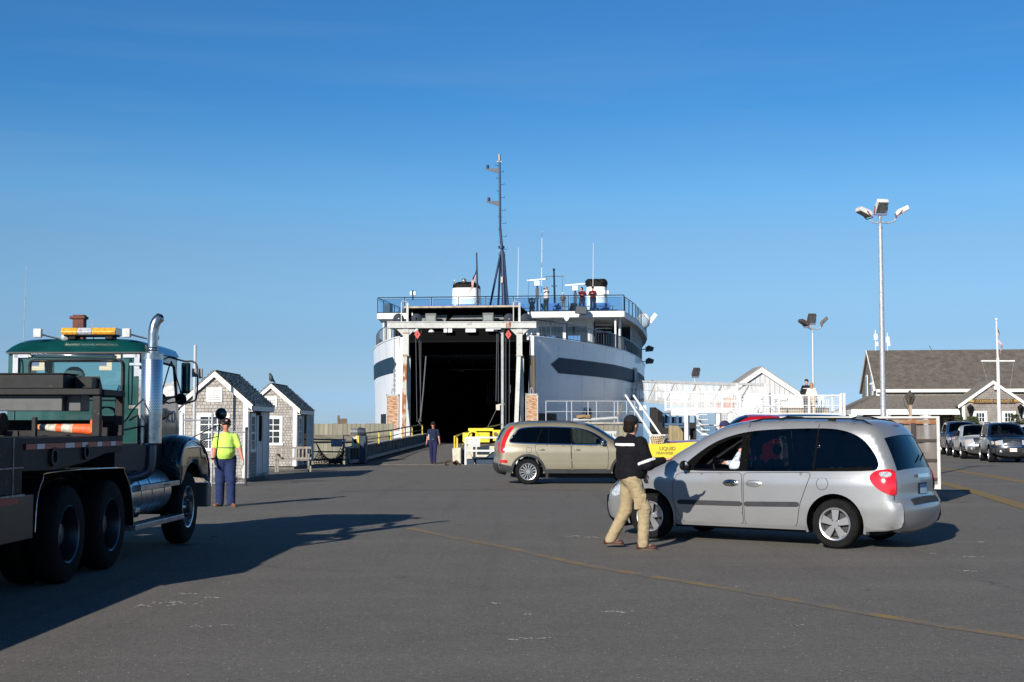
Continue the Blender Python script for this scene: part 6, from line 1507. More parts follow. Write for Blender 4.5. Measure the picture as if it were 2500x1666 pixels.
us_flag(FM @ (LP(1162, 656, 9)), None, 'limp striped flag hanging from the dark staff on the ferry top deck')

# ------------------------------------------------------------------ people on the ferry
def shp(px, py, s): return FM @ LP(px, py, s)
DK = 9.60
def onship(px, s): v = FM @ Vector((lat_at(px, s), s, DK)); return v
maroon = cloth('maroon_cloth', (.11, .012, .015)); jeans = cloth('blue_jeans', (.03, .04, .065)); whitec = cloth('white_shirt', (.60, .56, .58)); greyc = cloth('grey_cloth', (.13, .13, .13)); darkc = cloth('dark_cloth', (.018, .018, .02)); khaki = cloth('khaki', (.34, .27, .16))
p = onship(1334, 15.3)
person('person in a pale shirt looking through binoculars on the ferry top deck', p, 1.86, -125, top=whitec, sleeve='long', bottom=cloth('charcoal_trousers', (.035, .035, .038)), shoes=darkc, hair=hair_dark, hands=((-.12, -.20, 1.60), (.04, -.24, 1.60)), elbow=(Vector((.6, -.4, -.3)), Vector((-.6, -.4, -.3))), res=.03)
def binoc(loc):
    b = thing('binoculars', 'black binoculars held up by the person in the pale shirt', 'binoculars', loc, R(-35))
    m = MB(); m.cyl((-.035, 0, 0), (-.035, -.14, .01), .026, .032, 12); m.cyl((.035, 0, 0), (.035, -.14, .01), .026, .032, 12); m.box(-.03, .03, -.08, -.04, -.01, .02); m.build('barrels', black_plastic, b, smooth=40)
binoc(p+Vector((-.10, -.17, 1.685)))
p = onship(1423, 15.0)
person('person in a maroon shirt leaning both arms on the ferry rail', p, 1.86, -110, headf=-170, pel=(0, .25, .92), lean=(-.05, -.25), feet=((.12, .25, 0), (-.12, .3, 0)), top=maroon, sleeve='long', bottom=jeans, shoes=darkc, hair=hair_dark, hands=((.02, -.42, 1.16), (-.12, -.42, 1.16)), elbow=(Vector((1, 0, -.4)), Vector((-1, 0, -.4))), res=.03)
p = onship(1448, 15.0)
person('person in a maroon jacket and dark cap with hands held together', p, 1.80, -100, top=maroon, sleeve='long', bottom=jeans, shoes=darkc, hat=cloth('black_cap', (.015, .015, .018)), hands=((.0, -.30, 1.28), (-.07, -.32, 1.26)), elbow=(Vector((1, .2, -.6)), Vector((-1, .2, -.6))), res=.03)
p = onship(1375, 15.2)
person('small person in a pale hat and grey clothes at the ferry rail', p, 1.42, -80, top=greyc, sleeve='short', bottom=khaki, shorts=True, shoes=darkc, hat=cloth('pale_hat', (.6, .6, .58)), res=.03)
p = onship(1299, 16.4)
person('seated person in a dark jacket and grey shirt on the blue bench', p+Vector((0, 0, -.02)), 1.75, -90, pel=(0, 0, .42), seated=True, feet=((.1, -.45, 0), (-.1, -.45, 0)), top=greyc, sleeve='long', bottom=darkc, shoes=darkc, hair=hair_dark, hands=((.05, -.25, 1.03), (-.05, -.25, 1.03)), res=.032)
p = FM @ Vector((lat_at(1401, 17), 17, DK))
bk = thing('backpack', 'dark backpack standing on the ferry deck beside the child', 'backpack', p+Vector((0, -.4, 0)), 0)
sdf_obj('bag_body', [('c', (-.12, 0, .35), (.12, 0, .35), .22, .22), ('c', (-.1, 0, .65), (.1, 0, .65), .15, .15)], darkc, bk, res=.03)

# ------------------------------------------------------------------ loading gantry
def gantry():
    Y = 71.0
    def Q(px, py, y=Y): return at(px, py, y)
    t = thing('loading_gantry', 'rust stained pale steel gantry with sheaves and cables framing the ferry door', 'gantry', (Q(1130, 1040).x, Y, 0)); o0 = Vector((t.location.x, Y, 0))
    st = pmat('gantry_steel', (.50, .51, .49), .6, var=.15, vscale=1.5, col3=(.30, .13, .04), fac3=(.62, .72), scale3=1.2)
    rs = pmat('gantry_rusty', (.48, .44, .38), .7, col2=(.28, .09, .02), fac=(.46, .56), vscale=2.2, stretch=(1, 1, .5))
    def q(px, py, y=Y): return Q(px, py, y)-o0
    m = MB(); a = q(946, 787); b = q(1309, 801); m.box(a.x, b.x, -.2, .2, b.z, a.z); m.box(a.x, b.x, -.24, .24, a.z-.03, a.z+.02); m.box(a.x, b.x, -.24, .24, b.z-.02, b.z+.03); bm_ = m.build('cross_beam', st, t)
    m = MB(); m.box(q(1235, 0).x, q(1246, 0).x, -.26, -.2, b.z, a.z); m.build('rust_patch', rs, bm_)
    for px, sgn in ((991, 1), (1268, -1)):
        l0 = q(px-7, 801); l1 = q(px+7, 870); m = MB(); m.box(l0.x, l1.x, -.14, .14, l1.z, l0.z); m.pry([(l0.x-.42, l0.z), (l0.x, l0.z-.42), (l1.x, l0.z-.42), (l1.x+.42, l0.z)], -.1, .1)
        lg = m.build('upper_leg', st, t)
        m = MB(); m.box(l0.x-.02, l1.x+.02, -.16, -.14, l1.z+.0, l1.z+.08); m.box(l0.x-.02, l1.x+.02, -.16, -.14, q(0, 813).z, q(0, 815).z); m.build('collar', rs, lg)
        fx = q(px-7 if sgn > 0 else px-11, 1085, Y-1.2); m = MB(); m.bar(Vector((l0.x+.12, 0, l1.z)), Vector((fx.x, -1.2, -.3)), .22, .22); m.build('raking_leg', rs if sgn > 0 else st, t)
        m = MB(); bx = q(px+3, 870); m.box(bx.x-.02, bx.x+.17, .1, .35, -.3, bx.z); m.build('rear_leg', st, t)
    m = MB(); c0 = q(1227, 805, Y+.3); m.cyl((c0.x, .3, -.5), (c0.x, .3, c0.z), .085, n=14); m.bar((c0.x-.5, .3, c0.z-.05), (c0.x+.1, .3, c0.z-.05), .1, .12); m.pry([(c0.x-.35, c0.z), (c0.x, c0.z), (c0.x, c0.z-.3)], .25, .35); md = m.build('hoist_post', pmat('post_grey', (.38, .40, .41), .5, var=.2, vscale=2), t, smooth=40)
    m = MB(); d = q(1216, 995, Y+.3); m.box(d.x-.11, d.x+.10, .15, .4, d.z-.15, d.z+.15); m.bar((d.x, .3, d.z+.14), (c0.x+.1, .3, d.z+.18), .06, .06); m.build('control_box', pmat('box_cream', (.55, .52, .45), .6, var=.2), md)
    for px in (1243, 1284):
        c = q(px, 779); m = MB(); m.lathe([(.05, -.07), (.26, -.06), (.30, -.03), (.27, 0), (.30, .03), (.26, .06), (.05, .07)], (c.x, 0, c.z), 'y', 22); m.build('sheave', pmat('sheave_blue', (.022, .03, .045), .6, spec=.2), t, smooth=40)
    for px in (973, 1017):
        c = q(px, 779); m = MB(); m.lathe([(.05, -.07), (.26, -.06), (.30, -.03), (.27, 0), (.30, .03), (.26, .06), (.05, .07)], (c.x, 0, c.z), 'y', 22); m.build('sheave', pmat('sheave_blue', (.022, .03, .045), .6, spec=.2), t, smooth=40)
    m = MB()
    for px in (995, 1268): p_ = q(px, 740); m.box(p_.x-.06, p_.x+.06, -.1, .05, q(0, 787).z, p_.z); m.box(p_.x-.35, p_.x-.3, -.1, .05, q(0, 787).z, p_.z); m.tube([(p_.x-.33, 0, p_.z), (p_.x-.3, 0, p_.z+.12), (p_.x, 0, p_.z+.05)], .02, 5)
    m.build('handrail_post', st, t)
    m = MB()
    for (px, y0, py1, px1) in ((963, 787, 950, 963), (1015, 820, 1030, 1018), (1023, 820, 1030, 1028), (1028, 803, 1030, 1026), (1213, 815, 980, 1211), (1216, 815, 982, 1217), (1235, 825, 1040, 1235), (1244, 825, 1040, 1243), (1246, 960, 940, 1246), (1212, 1000, 1045, 1190), (1297, 865, 955, 1299)):
        m.tube([q(px, y0), q(px1, py1)], .014, 5)
    m.tube([q(1040, 870), q(1033, 960), q(1027, 1020), q(1022, 1030), q(1028, 1040)], .035, 6)
    m.build('hoist_cable', pmat('cable_grey', (.16, .17, .18), .5, .4), t)
    m = MB(); c = q(963, 905)
    for k in range(9): m.tube([(c.x+.05*math.cos(a)*(k % 2), .05*math.sin(a)*(1-k % 2)+0, q(0, 905+k*6).z+.09*math.sin(a+1.57)) if k % 2 else (c.x+.05*math.cos(a), 0, q(0, 905+k*6).z+.09*math.sin(a)) for a in [i*.785 for i in range(8)]], .018, 4, closed=True)
    m.build('chain', galv, t)
    m = MB(); c = q(1053, 809); m.lathe([(0, 0), (.16, .05), (.14, .12), (.04, .2)], (c.x, 0, c.z-.1), 'z', 12); m.build('work_lamp', supw_ if False else trim_white, t)
    # timber piles behind the leg and on the right
    for px, y0, y1 in ((988, 930, 1065), (1296, 868, 962), (1303, 868, 962)):
        m = MB(); a = q(px, y0, Y+.9); m.cyl((a.x, .9, -1.5), (a.x, .9, a.z), .10, n=10); m.build('guide_post', pmat('old_timber', (.13, .10, .07), .85, var=.4, vscale=3, stretch=(1, 1, .1)), t)
    # warning diamonds
    for px in (1019, 1241):
        c = q(px, 817, Y-.3); m = MB(); w_ = .165; h_ = .25; m.pry([(c.x-w_, c.z), (c.x, c.z-h_), (c.x+w_, c.z), (c.x, c.z+h_)], -.33, -.29)
        dm = tag(m.build('warning_diamond', pmat('diamond_red', (.62, .09, .07), .6), None, loc=o0), 'small red diamond sign hanging under the gantry beam at its %s' % ('left leg' if px < 1100 else 'right leg'), 'warning sign', 'red diamond signs')
        m = MB(); m.box(c.x-.03, c.x+.03, -.34, -.33, c.z-.06, c.z+.04); m.box(c.x-.05, c.x+.05, -.34, -.33, c.z+.08, c.z+.1); m.build('sign_mark', pmat('mark_dark', (.12, .02, .02), .6), dm)
    # counterweights
    rb = pmat('rusty_blocks', (.62, .52, .40), .8, col2=(.36, .13, .03), fac=(.40, .56), vscale=5, stretch=(.8, .8, 7), col3=(.16, .05, .015), fac3=(.56, .66), scale3=9)
    for px0, px1, y0, y1, lab in ((946, 973, 963, 1052, 'left of the ferry door'), (1284, 1312, 961, 1052, 'right of the ferry door')):
        a = q(px0, y0); b = q(px1, y1)
        cw = thing('counterweight', 'stack of rust streaked white counterweight blocks hanging %s' % lab, 'counterweight', (o0.x+(a.x+b.x)/2, Y, 0), 0, 'rusty gantry counterweights')
        hw_ = (b.x-a.x)/2; m = MB(); r_ = random.Random(px0); z = b.z
        while z < a.z-.1: m.box(-hw_+r_.uniform(0, .012), hw_-r_.uniform(0, .012), -.3-r_.uniform(0, .03), .3, z, z+.125); z += .13
        m.build('weight_blocks', rb, cw)
        m = MB(); m.box(-hw_-.03, -hw_+.015, -.34, .32, b.z, a.z); m.box(hw_-.015, hw_+.03, -.34, .32, b.z, a.z); m.box(-hw_-.04, hw_+.04, -.34, .32, a.z-.09, a.z-.02); m.build('weight_frame', st, cw)
        m = MB(); m.tube([(.08*math.cos(k*.628), 0, a.z+.12+.2*math.sin(k*.628)) for k in range(10)], .03, 6, closed=True); m.build('lifting_eye', galv, cw, smooth=60)
    return t
gantry()

# ------------------------------------------------------------------ transfer bridge, its walls and machinery
def bridge():
    conc = pmat('bridge_steel_grey', (.13, .16, .17), .7, var=.3, vscale=2, col3=(.22, .17, .12), fac3=(.62, .72), scale3=2)
    NL = Vector((-6.95, 56.25, 0)); NR = Vector((-2.5, 56.25, 0)); FL = Vector((-4.75, 72.5, .66)); FR = Vector((-.2, 72.5, .66))
    deck = MB(); n = 12
    def dz(f): return .66*f
    g = []
    for i in range(n+1):
        f = i/n; a = NL.lerp(FL, f); b = NR.lerp(FR, f); g += [(a.x, a.y, dz(f)), (b.x, b.y, dz(f)), (b.x, b.y, dz(f)-.3), (a.x, a.y, dz(f)-.3)]
    deck.add(g, [(4*i+k, 4*i+(k+1) % 4, 4*i+4+(k+1) % 4, 4*i+4+k) for i in range(n) for k in range(4)])
    deck.box(-4.9, 1.2, 72.4, 77.6, .35, .66)
    br = thing('transfer_bridge', 'sloping vehicle ramp with steel side girder leading up into the ferry', 'vehicle ramp', (0, 0, 0)); deck.build('bridge_deck', AS, br)
    # left girder
    m = MB()
    a0, a1 = Vector((-7.02, 56.1, .0)), Vector((-4.78, 72.0, 0))
    def gd(f, z0, z1, w0, w1):
        p = a0.lerp(a1, f); return p
    N_ = 16
    zt = lambda f: .72+.50*f; zb = lambda f: -.25+.5*f
    d = (a1-a0).normalized(); s_ = Vector((d.y, -d.x, 0))
    pts = []
    for i in range(N_+1):
        f = i/N_; p = a0.lerp(a1, f); pts += [p+s_*.0+Vector((0, 0, zb(f))), p+s_*.0+Vector((0, 0, zt(f))), p-s_*.10+Vector((0, 0, zt(f))), p-s_*.10+Vector((0, 0, zb(f)))]
    m.add(pts, [(4*i+k, 4*i+(k+1) % 4, 4*i+4+(k+1) % 4, 4*i+4+k) for i in range(N_) for k in range(4)]+[(0, 1, 2, 3), tuple(4*N_+k for k in (0, 1, 2, 3))])
    gr_ = m.build('side_girder', conc, br)
    m = MB(); m.bar(a0+Vector((0, 0, zt(0)+.02)), a1+Vector((0, 0, zt(1)+.02)), .36, .05); m.bar(a0+s_*.18+Vector((0, 0, .16)), a1+s_*.18+Vector((0, 0, .78)), .22, .12); m.build('girder_flange', pmat('flange_pale', (.30, .31, .30), .6, var=.2), gr_)
    m = MB()
    for i in range(26): f = i/25; p = a0.lerp(a1, f)+s_*.09; m.bar(p+Vector((0, 0, .15+.6*f)), p+Vector((0, 0, zt(f))), .03, .16)
    m.build('girder_rib', conc, gr_)
    m = MB()
    for px, py0, py1 in ((893, 1058, 1094), (925, 1054, 1080), (954, 1051, 1074), (981, 1045, 1069), (1006, 1041, 1064), (1031, 1037, 1059)):
        f = (px-893)/(1031-893); Y = 57.5+f*13; p = at(px, py0, Y); m.bar((p.x, Y, p.z), (p.x, Y, zt((Y-56)/16)), .055, .055)
    m.build('rail_post', yellow_paint, br)
    m = MB(); tops = [at(px, py, 57.5+(px-893)/138*13) for px, py in ((893, 1058), (925, 1054), (954, 1051), (981, 1045), (1006, 1041), (1031, 1037))]; m.tube(tops, .035, 6); m.tube([Vector((p.x, p.y, p.z-.28)) for p in tops], .02, 5); m.cyl(tops[0], tops[0]-Vector((0, 0, .75)), .035, n=6)
    m.build('top_rail', pmat('brown_rail', (.20, .15, .09), .6, var=.4, vscale=4), br)
    # right girder end box and blue side plate
    cream = pmat('cream_rusty', (.55, .52, .42), .65, var=.15, col3=(.34, .16, .05), fac3=(.60, .70), scale3=2.5)
    m = MB(); a = at(1104, 1095, 56.4); b = at(1128, 1136, 56.4); m.pry([(a.x, a.z), (b.x-.06, a.z+.02), (b.x-.06, -.3), (a.x+.05, -.3)], 56.4, 58.5); m.build('girder_end', cream, br, bevel=.01)
    m = MB()
    c1 = at(1128, 1135, 56.8); c2 = at(1222, 1135, 56.8); c3 = at(1225, 1082, 56.8)
    navy2 = pmat('navy_plate', (.018, .04, .075), .6, var=.2)
    m.pry([(c1.x, c1.z-.2), (c1.x, .72), (c1.x+.45, .60), (c2.x+.6, .60), (c2.x+.6, .35), (c1.x+1.0, -.2)], 56.9, 57.1); m.build('side_plate', navy2, br)
    m = MB(); m.pry([(c1.x+.2, .25), (c1.x+.15, .78), (c1.x+1.5, .88), (c1.x+1.4, .62), (c1.x+1.0, .3)], 56.83, 56.89); m.tube([(c1.x+.25, 56.8, .6), (c1.x+.45, 56.75, .3), (c1.x+.55, 56.75, .05), (c1.x+.42, 56.75, -.1)], .02, 5); m.build('cream_plate', cream, br)
    # right rail of the bridge
    m = MB(); r0 = at(1110, 1066, 57); r1 = at(1133, 1058, 60); m.cyl(r0, (r0.x, 57, .3), .04, n=6); q_ = at(1116, 1064, 57.6); m.bar(q_, (q_.x, q_.y, .3), .07, .07); m.tube([r0, r1, at(1225, 1036, 71)], .035, 6); m.build('top_rail', yellow_paint, br)
    # yellow hydraulic power unit
    Y = 58.2; o = at(1176, 1080, Y); u = thing('hydraulic_unit', 'bright yellow hydraulic cylinder unit beside the ramp, behind the white rail', 'hydraulic unit', (o.x, Y, 0))
    q = lambda px, py, y=Y: at(px, py, y)-Vector((o.x, Y, 0))
    m = MB(); m.box(q(1133, 0).x, q(1155, 0).x, -.4, .3, .85, q(0, 1057).z); m.box(q(1146, 0).x, q(1206, 0).x, -.3, .2, q(0, 1053).z, q(0, 1046).z); m.box(q(1163, 0).x, q(1197, 0).x, -.4, .2, .95, q(0, 1056).z); m.box(q(1204, 0).x, q(1223, 0).x, -.45, .2, q(0, 1067).z, q(0, 1050).z); m.box(q(1205, 0).x, q(1218, 0).x, -.4, .2, q(0, 1077).z, q(0, 1064).z)
    m.tube([(q(1160, 0).x+.25*math.cos(a)-.05, -.42, 1.15+.28*math.sin(a)) for a in [k*.2 for k in range(17)]], .05, 6)
    fr = m.build('frame', pmat('bright_yellow', (.80, .62, .03), .45, var=.12, vscale=3), u, bevel=.02)
    m = MB(); m.cyl(q(1140, 1070), q(1200, 1063), .10, n=14); m.lathe([(0, 0), (.09, 0), (.09, .05)], q(1210, 1060)+Vector((0, -.5, 0)), 'y', 12); m.box(q(1165, 0).x, q(1210, 0).x, -.2, .1, .55, .9); m.build('cylinder', pmat('rusty_arm', (.16, .09, .05), .6, var=.4, vscale=5), fr)
    # white rail with sign
    Y = 56.15; o = at(1137, 1136, Y); w_ = thing('white_rail', 'white pipe rail with a small warning sign, right of the ramp entrance', 'railing', (o.x, Y, 0)); L_ = at(1262, 0, Y).x-o.x
    zt_ = CAMH-(1069-1040)*Y/3200; zm = CAMH-(1101-1040)*Y/3200
    m = MB(); m.cyl((0, 0, 0), (0, 0, zt_), .05, n=10); m.build('post', trim_white, w_); m = MB(); m.cyl((L_, 0, 0), (L_, 0, zt_), .05, n=10); m.build('post', trim_white, w_)
    m = MB(); m.tube([(0, 0, zt_), (L_, 0, zt_)], .045, 8); m.tube([(0, 0, zm), (L_, 0, zm)], .045, 8); m.build('rail', trim_white, w_)
    def headlight_sign(px0, px1, py0, py1, Y, parent, o, mat, rot=0):
        a = at(px0, py0, Y)-o; b = at(px1, py1, Y)-o; cx, cz = (a.x+b.x)/2, (a.z+b.z)/2; w_2, h_2 = abs(b.x-a.x)/2, abs(a.z-b.z)/2
        m = MB(); m.box(a.x, b.x, -.09, -.065, b.z, a.z); s = m.build('sign_board', mat, parent)
        m = MB(); m.tube([(a.x+.02, -.093, a.z-.02), (b.x-.02, -.093, a.z-.02), (b.x-.02, -.093, b.z+.02), (a.x+.02, -.093, b.z+.02)], .005, 4, closed=True); m.build('sign_border', dark_metal, s)
        text_obj('sign_text', 'PLEASE\nTURN OFF\nHEADLIGHTS', h_2*.60, pmat('sign_ink', (.03, .035, .05), .6), s, (cx, -.092, cz), (R(90), 0, 0), .001, sx=.88)
    headlight_sign(1142, 1172, 1070, 1091, Y, w_, Vector((o.x, Y, 0)), trim_white)
    # rolled rusty mat
    o = at(1105, 1130, 56.0); r_ = thing('rubber_mat', 'curled rusty brown mat lying at the foot of the ramp girder', 'mat', (o.x, 56.0, 0))
    m = MB(); g = []
    for i in range(18):
        a = i/17*5.2; rr = .09+.028*a; g.append((-.28+.26*i/17*1.6+.10*math.cos(a), .12+.10*math.sin(a)))
    pr = [(-.32, .02), (-.30, .16), (-.2, .22), (-.08, .17), (.04, .14), (.14, .20), (.22, .10), (.30, .01)]
    pr = [(p[0], p[1]) for p in catmull([(a, b, 0) for a, b in pr], 4)]
    for (a, b), (c, d) in zip(pr, pr[1:]): m.add([(a, -.2, b), (c, -.2, d), (c, .5, d), (a, .5, b)], [(0, 1, 2, 3)])
    m.build('mat_sheet', pmat('mat_brown', (.10, .05, .025), .8, var=.4, vscale=6), r_, smooth=60, solid=.03, merge=.001)
    # left mooring winch on a cream cabinet
    Y = 57.2; o = at(877, 1090, Y); u = thing('mooring_winch', 'cream winch cabinet with a round hole and a dark motor on top', 'winch', (o.x, Y, 0))
    q = lambda px, py: at(px, py, Y)-Vector((o.x, Y, 0))
    m = MB(); a = q(861, 1064); b = q(880, 1095); m.box(a.x, b.x, -.3, .5, b.z, a.z); cb_ = m.build('cabinet', cream, u, bevel=.02)
    m = MB(); c = q(870, 1077); m.cyl((c.x, -.31, c.z), (c.x, -.29, c.z), .095, n=18); m.build('round_port', black_plastic, cb_)
    m = MB(); m.prx([(-.3, .1), (.5, .1), (.5, 1.2), (-.3, 1.25)], b.x+.0, b.x+.25); m.build('side_plate', navy2, u)
    m = MB(); m.box(b.x-.12, b.x-.02, -.36, -.3, b.z+.1, a.z); m.build('yellow_guard', yellow_paint, cb_)
    m = MB(); c = q(872, 1055); m.cyl((c.x-.28, 0, c.z), (c.x+.05, 0, c.z), .14, n=18); m.lathe([(0, 0), (.2, 0), (.2, .05), (.17, .3), (0, .32)], (c.x+.05, 0, c.z), 'x', 18); m.box(c.x-.2, c.x+.2, -.1, .1, a.z, c.z-.1)
    m.build('motor', pmat('motor_dark', (.05, .06, .075), .4, .3), u, smooth=40)
    m = MB()
    for k in range(8): m.lathe([(.16, 0), (.16, .015)], (c.x-.28+.04*k, 0, c.z), 'x', 18)
    m.build('motor_fin', galv, u, smooth=60)
    m = MB(); z_ = q(0, 1063).z; m.tube([(q(850, 0).x, -.35, q(0, 1096).z), (q(850, 0).x, -.35, z_), (q(876, 0).x, -.35, z_)], .03, 6); m.build('pipe_frame', pmat('brown_rail', (.20, .15, .09), .6), u)
    # left pipe rail with sign, cargo net
    Y = 56.6; o = Vector((at(842, 0, Y).x, Y, 0)); u = thing('pipe_rail', 'dark pipe rail with a grey warning sign, left of the ramp', 'railing', o)
    q = lambda px, py: at(px, py, Y)-o
    m = MB(); m.tube([q(765, 1073), q(842, 1074)], .035, 6); m.tube([q(765, 1103), q(842, 1104)], .035, 6); m.build('rail', pmat('rail_dark', (.06, .07, .08), .5, var=.3), u)
    m = MB(); m.cyl((0, 0, 0), q(842, 1072), .045, n=8); m.build('post', galv, u)
    headlight_sign(809, 836, 1074, 1091, Y, u, o, pmat('sign_grey', (.28, .36, .45), .6))
    u = thing('cargo_net', 'black rope cargo net draped over the rail, left of the ramp', 'net', o)
    m = MB(); rp = pmat('net_rope', (.025, .025, .025), .8)
    A, B_, C, D_ = q(772, 1080), q(838, 1080), q(845, 1136), q(775, 1134)
    def np_(a, b):
        p = A.lerp(B_, a).lerp(D_.lerp(C, a), b); sag = 1.0*math.sin(math.pi*a)*(1-b)
        if b < 1: p = Vector((p.x, p.y-.1-.2*b, p.z-sag*.95*(1-b)))
        return Vector((p.x+.12*math.sin(b*5), p.y, max(.03, p.z)))
    for k in range(12): m.tube([np_(k/11, j/10) for j in range(11)], .014, 4); m.tube([np_(j/11, k/11) for j in range(12)], .014, 4)
    m.build('net_mesh', rp, u)
    m = MB(); m.tube([(q(830, 0).x+.25*math.cos(a), -.3+.05*math.sin(3*a), .08+.06*abs(math.sin(a*2))+.05*(k//8)) for k, a in enumerate([i*.5 for i in range(30)])], .05, 6); tag(m.build('rope_pile', rp, None, loc=o), 'dark heap of rope at the foot of the rail post', 'rope')
bridge()
# ------------------------------------------------------------------ timber bulkheads
def bulkhead(name, label, px0, px1, Y, ztop, beams, zbot=-2.2, board=.24, mat=None, seed=1, lower=None):
    a = at(px0, 1040, Y); b = at(px1, 1040, Y); t = thing(name, label, 'timber wall', (a.x, Y, 0)); r_ = random.Random(seed)
    mt = mat or pmat('weathered_planks', (.27, .25, .19), .85, col2=(.17, .16, .13), fac=(.35, .7), vscale=3, stretch=(3, 3, .25), col3=(.36, .35, .24), fac3=(.5, .75), scale3=.7)
    m = MB(); x = 0; W_ = b.x-a.x
    while x < W_: w_ = board*r_.uniform(.85, 1.1); m.box(x, x+w_-.012, r_.uniform(-.02, .02), .15, zbot, ztop+r_.uniform(-.02, .02)); x += w_
    m.build('planking', mt, t)
    for z0, z1 in beams: m = MB(); m.box(-.05, W_, -.2, -.03, z0, z1); m.build('wale_beam', pmat('wale_timber', (.14, .13, .10), .85, var=.4, vscale=4, stretch=(.3, 1, 3)), t, bevel=.01)
    return t
t = bulkhead('timber_bulkhead', 'weathered grey plank wall standing in the slip left of the ferry', 758, 951, 66.0, CAMH+5.4*66/3200, [(CAMH-38*66/3200, CAMH-22*66/3200), (CAMH-80*66/3200, CAMH-68*66/3200)])
p = at(834, 1028, 66); m = MB(); m.box(-.22, -.12, -.02, .1, p.z-.3, p.z+.28); m.box(-.12, .22, 0, .1, p.z-.3, p.z+.12); m.box(.2, .26, -.02, .1, p.z-.3, p.z+.1); m.build('cleat', pmat('old_timber', (.13, .10, .07), .85), t, loc=(p.x-t.location.x, .05, 0))
t = bulkhead('timber_bulkhead', 'grey green plank wall topped with concrete and railing, right of the ferry door', 1312, 1546, 62.0, 1.75, [(-.1, .1)], seed=4)
m = MB(); m.box(0, at(1546, 0, 62).x-at(1312, 0, 62).x, -.1, 3.0, 1.76, 1.86); m.build('cap', pmat('concrete_cap', (.35, .33, .28), .85, var=.3), t)
def railing(label, pts, h, posts, mat, mid=(.5,), rad=.035, z0=0, name='railing'):
    t = thing(name, label, 'railing', pts[0]); P_ = [Vector(p)-Vector(pts[0]) for p in pts]
    m = MB(); m.tube([p+Vector((0, 0, h)) for p in P_], rad, 6)
    for f in mid: m.tube([p+Vector((0, 0, h*f)) for p in P_], rad*.8, 6)
    m.build('rail', mat, t)
    for f in posts:
        tot = sum((b-a).length for a, b in zip(P_, P_[1:])); d = f*tot
        for a, b in zip(P_, P_[1:]):
            l = (b-a).length
            if d <= l+1e-6: q = a.lerp(b, d/l); break
            d -= l
        m = MB(); m.cyl(q, q+Vector((0, 0, h)), rad*1.1, n=8); m.build('post', mat, t)
    return t
a = at(1333, 1031, 63.5); b = at(1550, 1031, 63.5); a.z = b.z = 1.86
railing('pale galvanised pipe railing on top of the plank wall, in front of the ferry hull', [a, b], CAMH+(1040-980)*63.5/3200-1.86, [0, .235, .29, .475, .57, .77, .81, .91, 1], pmat('galv_pale', (.40, .43, .46), .5, .2), (.5,), .024)
# clutter on the wall: pipe and rope
o = at(1430, 1030, 62.8); t = thing('mooring_gear', 'pale pipe with a coil of brown rope lying on the concrete cap behind the railing', 'mooring gear', (o.x, 62.8, 1.86))
m = MB(); m.tube([(-.6, 0, .1), (.3, 0, .12), (1.5, 0, .2)], .09, 10); m.build('pipe', galv, t, smooth=60)
m = MB()
for k in range(3): m.tube([(-.1+.32*math.cos(a), -.1+.1*math.sin(a), .22+.04*k+.03*math.sin(3*a)) for a in [i*.5236 for i in range(12)]], .03, 5, closed=True)
m.tube([(1.5, 0, .25), (1.65, 0, .5), (1.75, 0, .85)], .03, 5); m.build('rope_coil', pmat('brown_rope', (.30, .19, .09), .9), t)
o = at(1484, 1065, 55); t = thing('electric_cabinet', 'pale grey electric cabinet seen behind the beige suv windscreen', 'cabinet', (o.x, 55, 0)); a = at(1462, 1053, 55)-t.location; b = at(1506, 1077, 55)-t.location
m = MB(); m.box(a.x, b.x, 0, .5, 0, a.z); m.build('cabinet_body', pmat('cabinet_grey', (.52, .54, .54), .5), t, bevel=.02); m = MB(); m.tube([(.05, -.02, a.z-.1), (.05, -.06, a.z-.2), (.15, -.06, a.z-.2), (.15, -.02, a.z-.1)], .012, 5); m.tube([(.28, -.02, a.z-.1), (.28, -.06, a.z-.2), (.36, -.06, a.z-.2), (.36, -.02, a.z-.1)], .012, 5); m.build('door_hook', dark_metal, t)
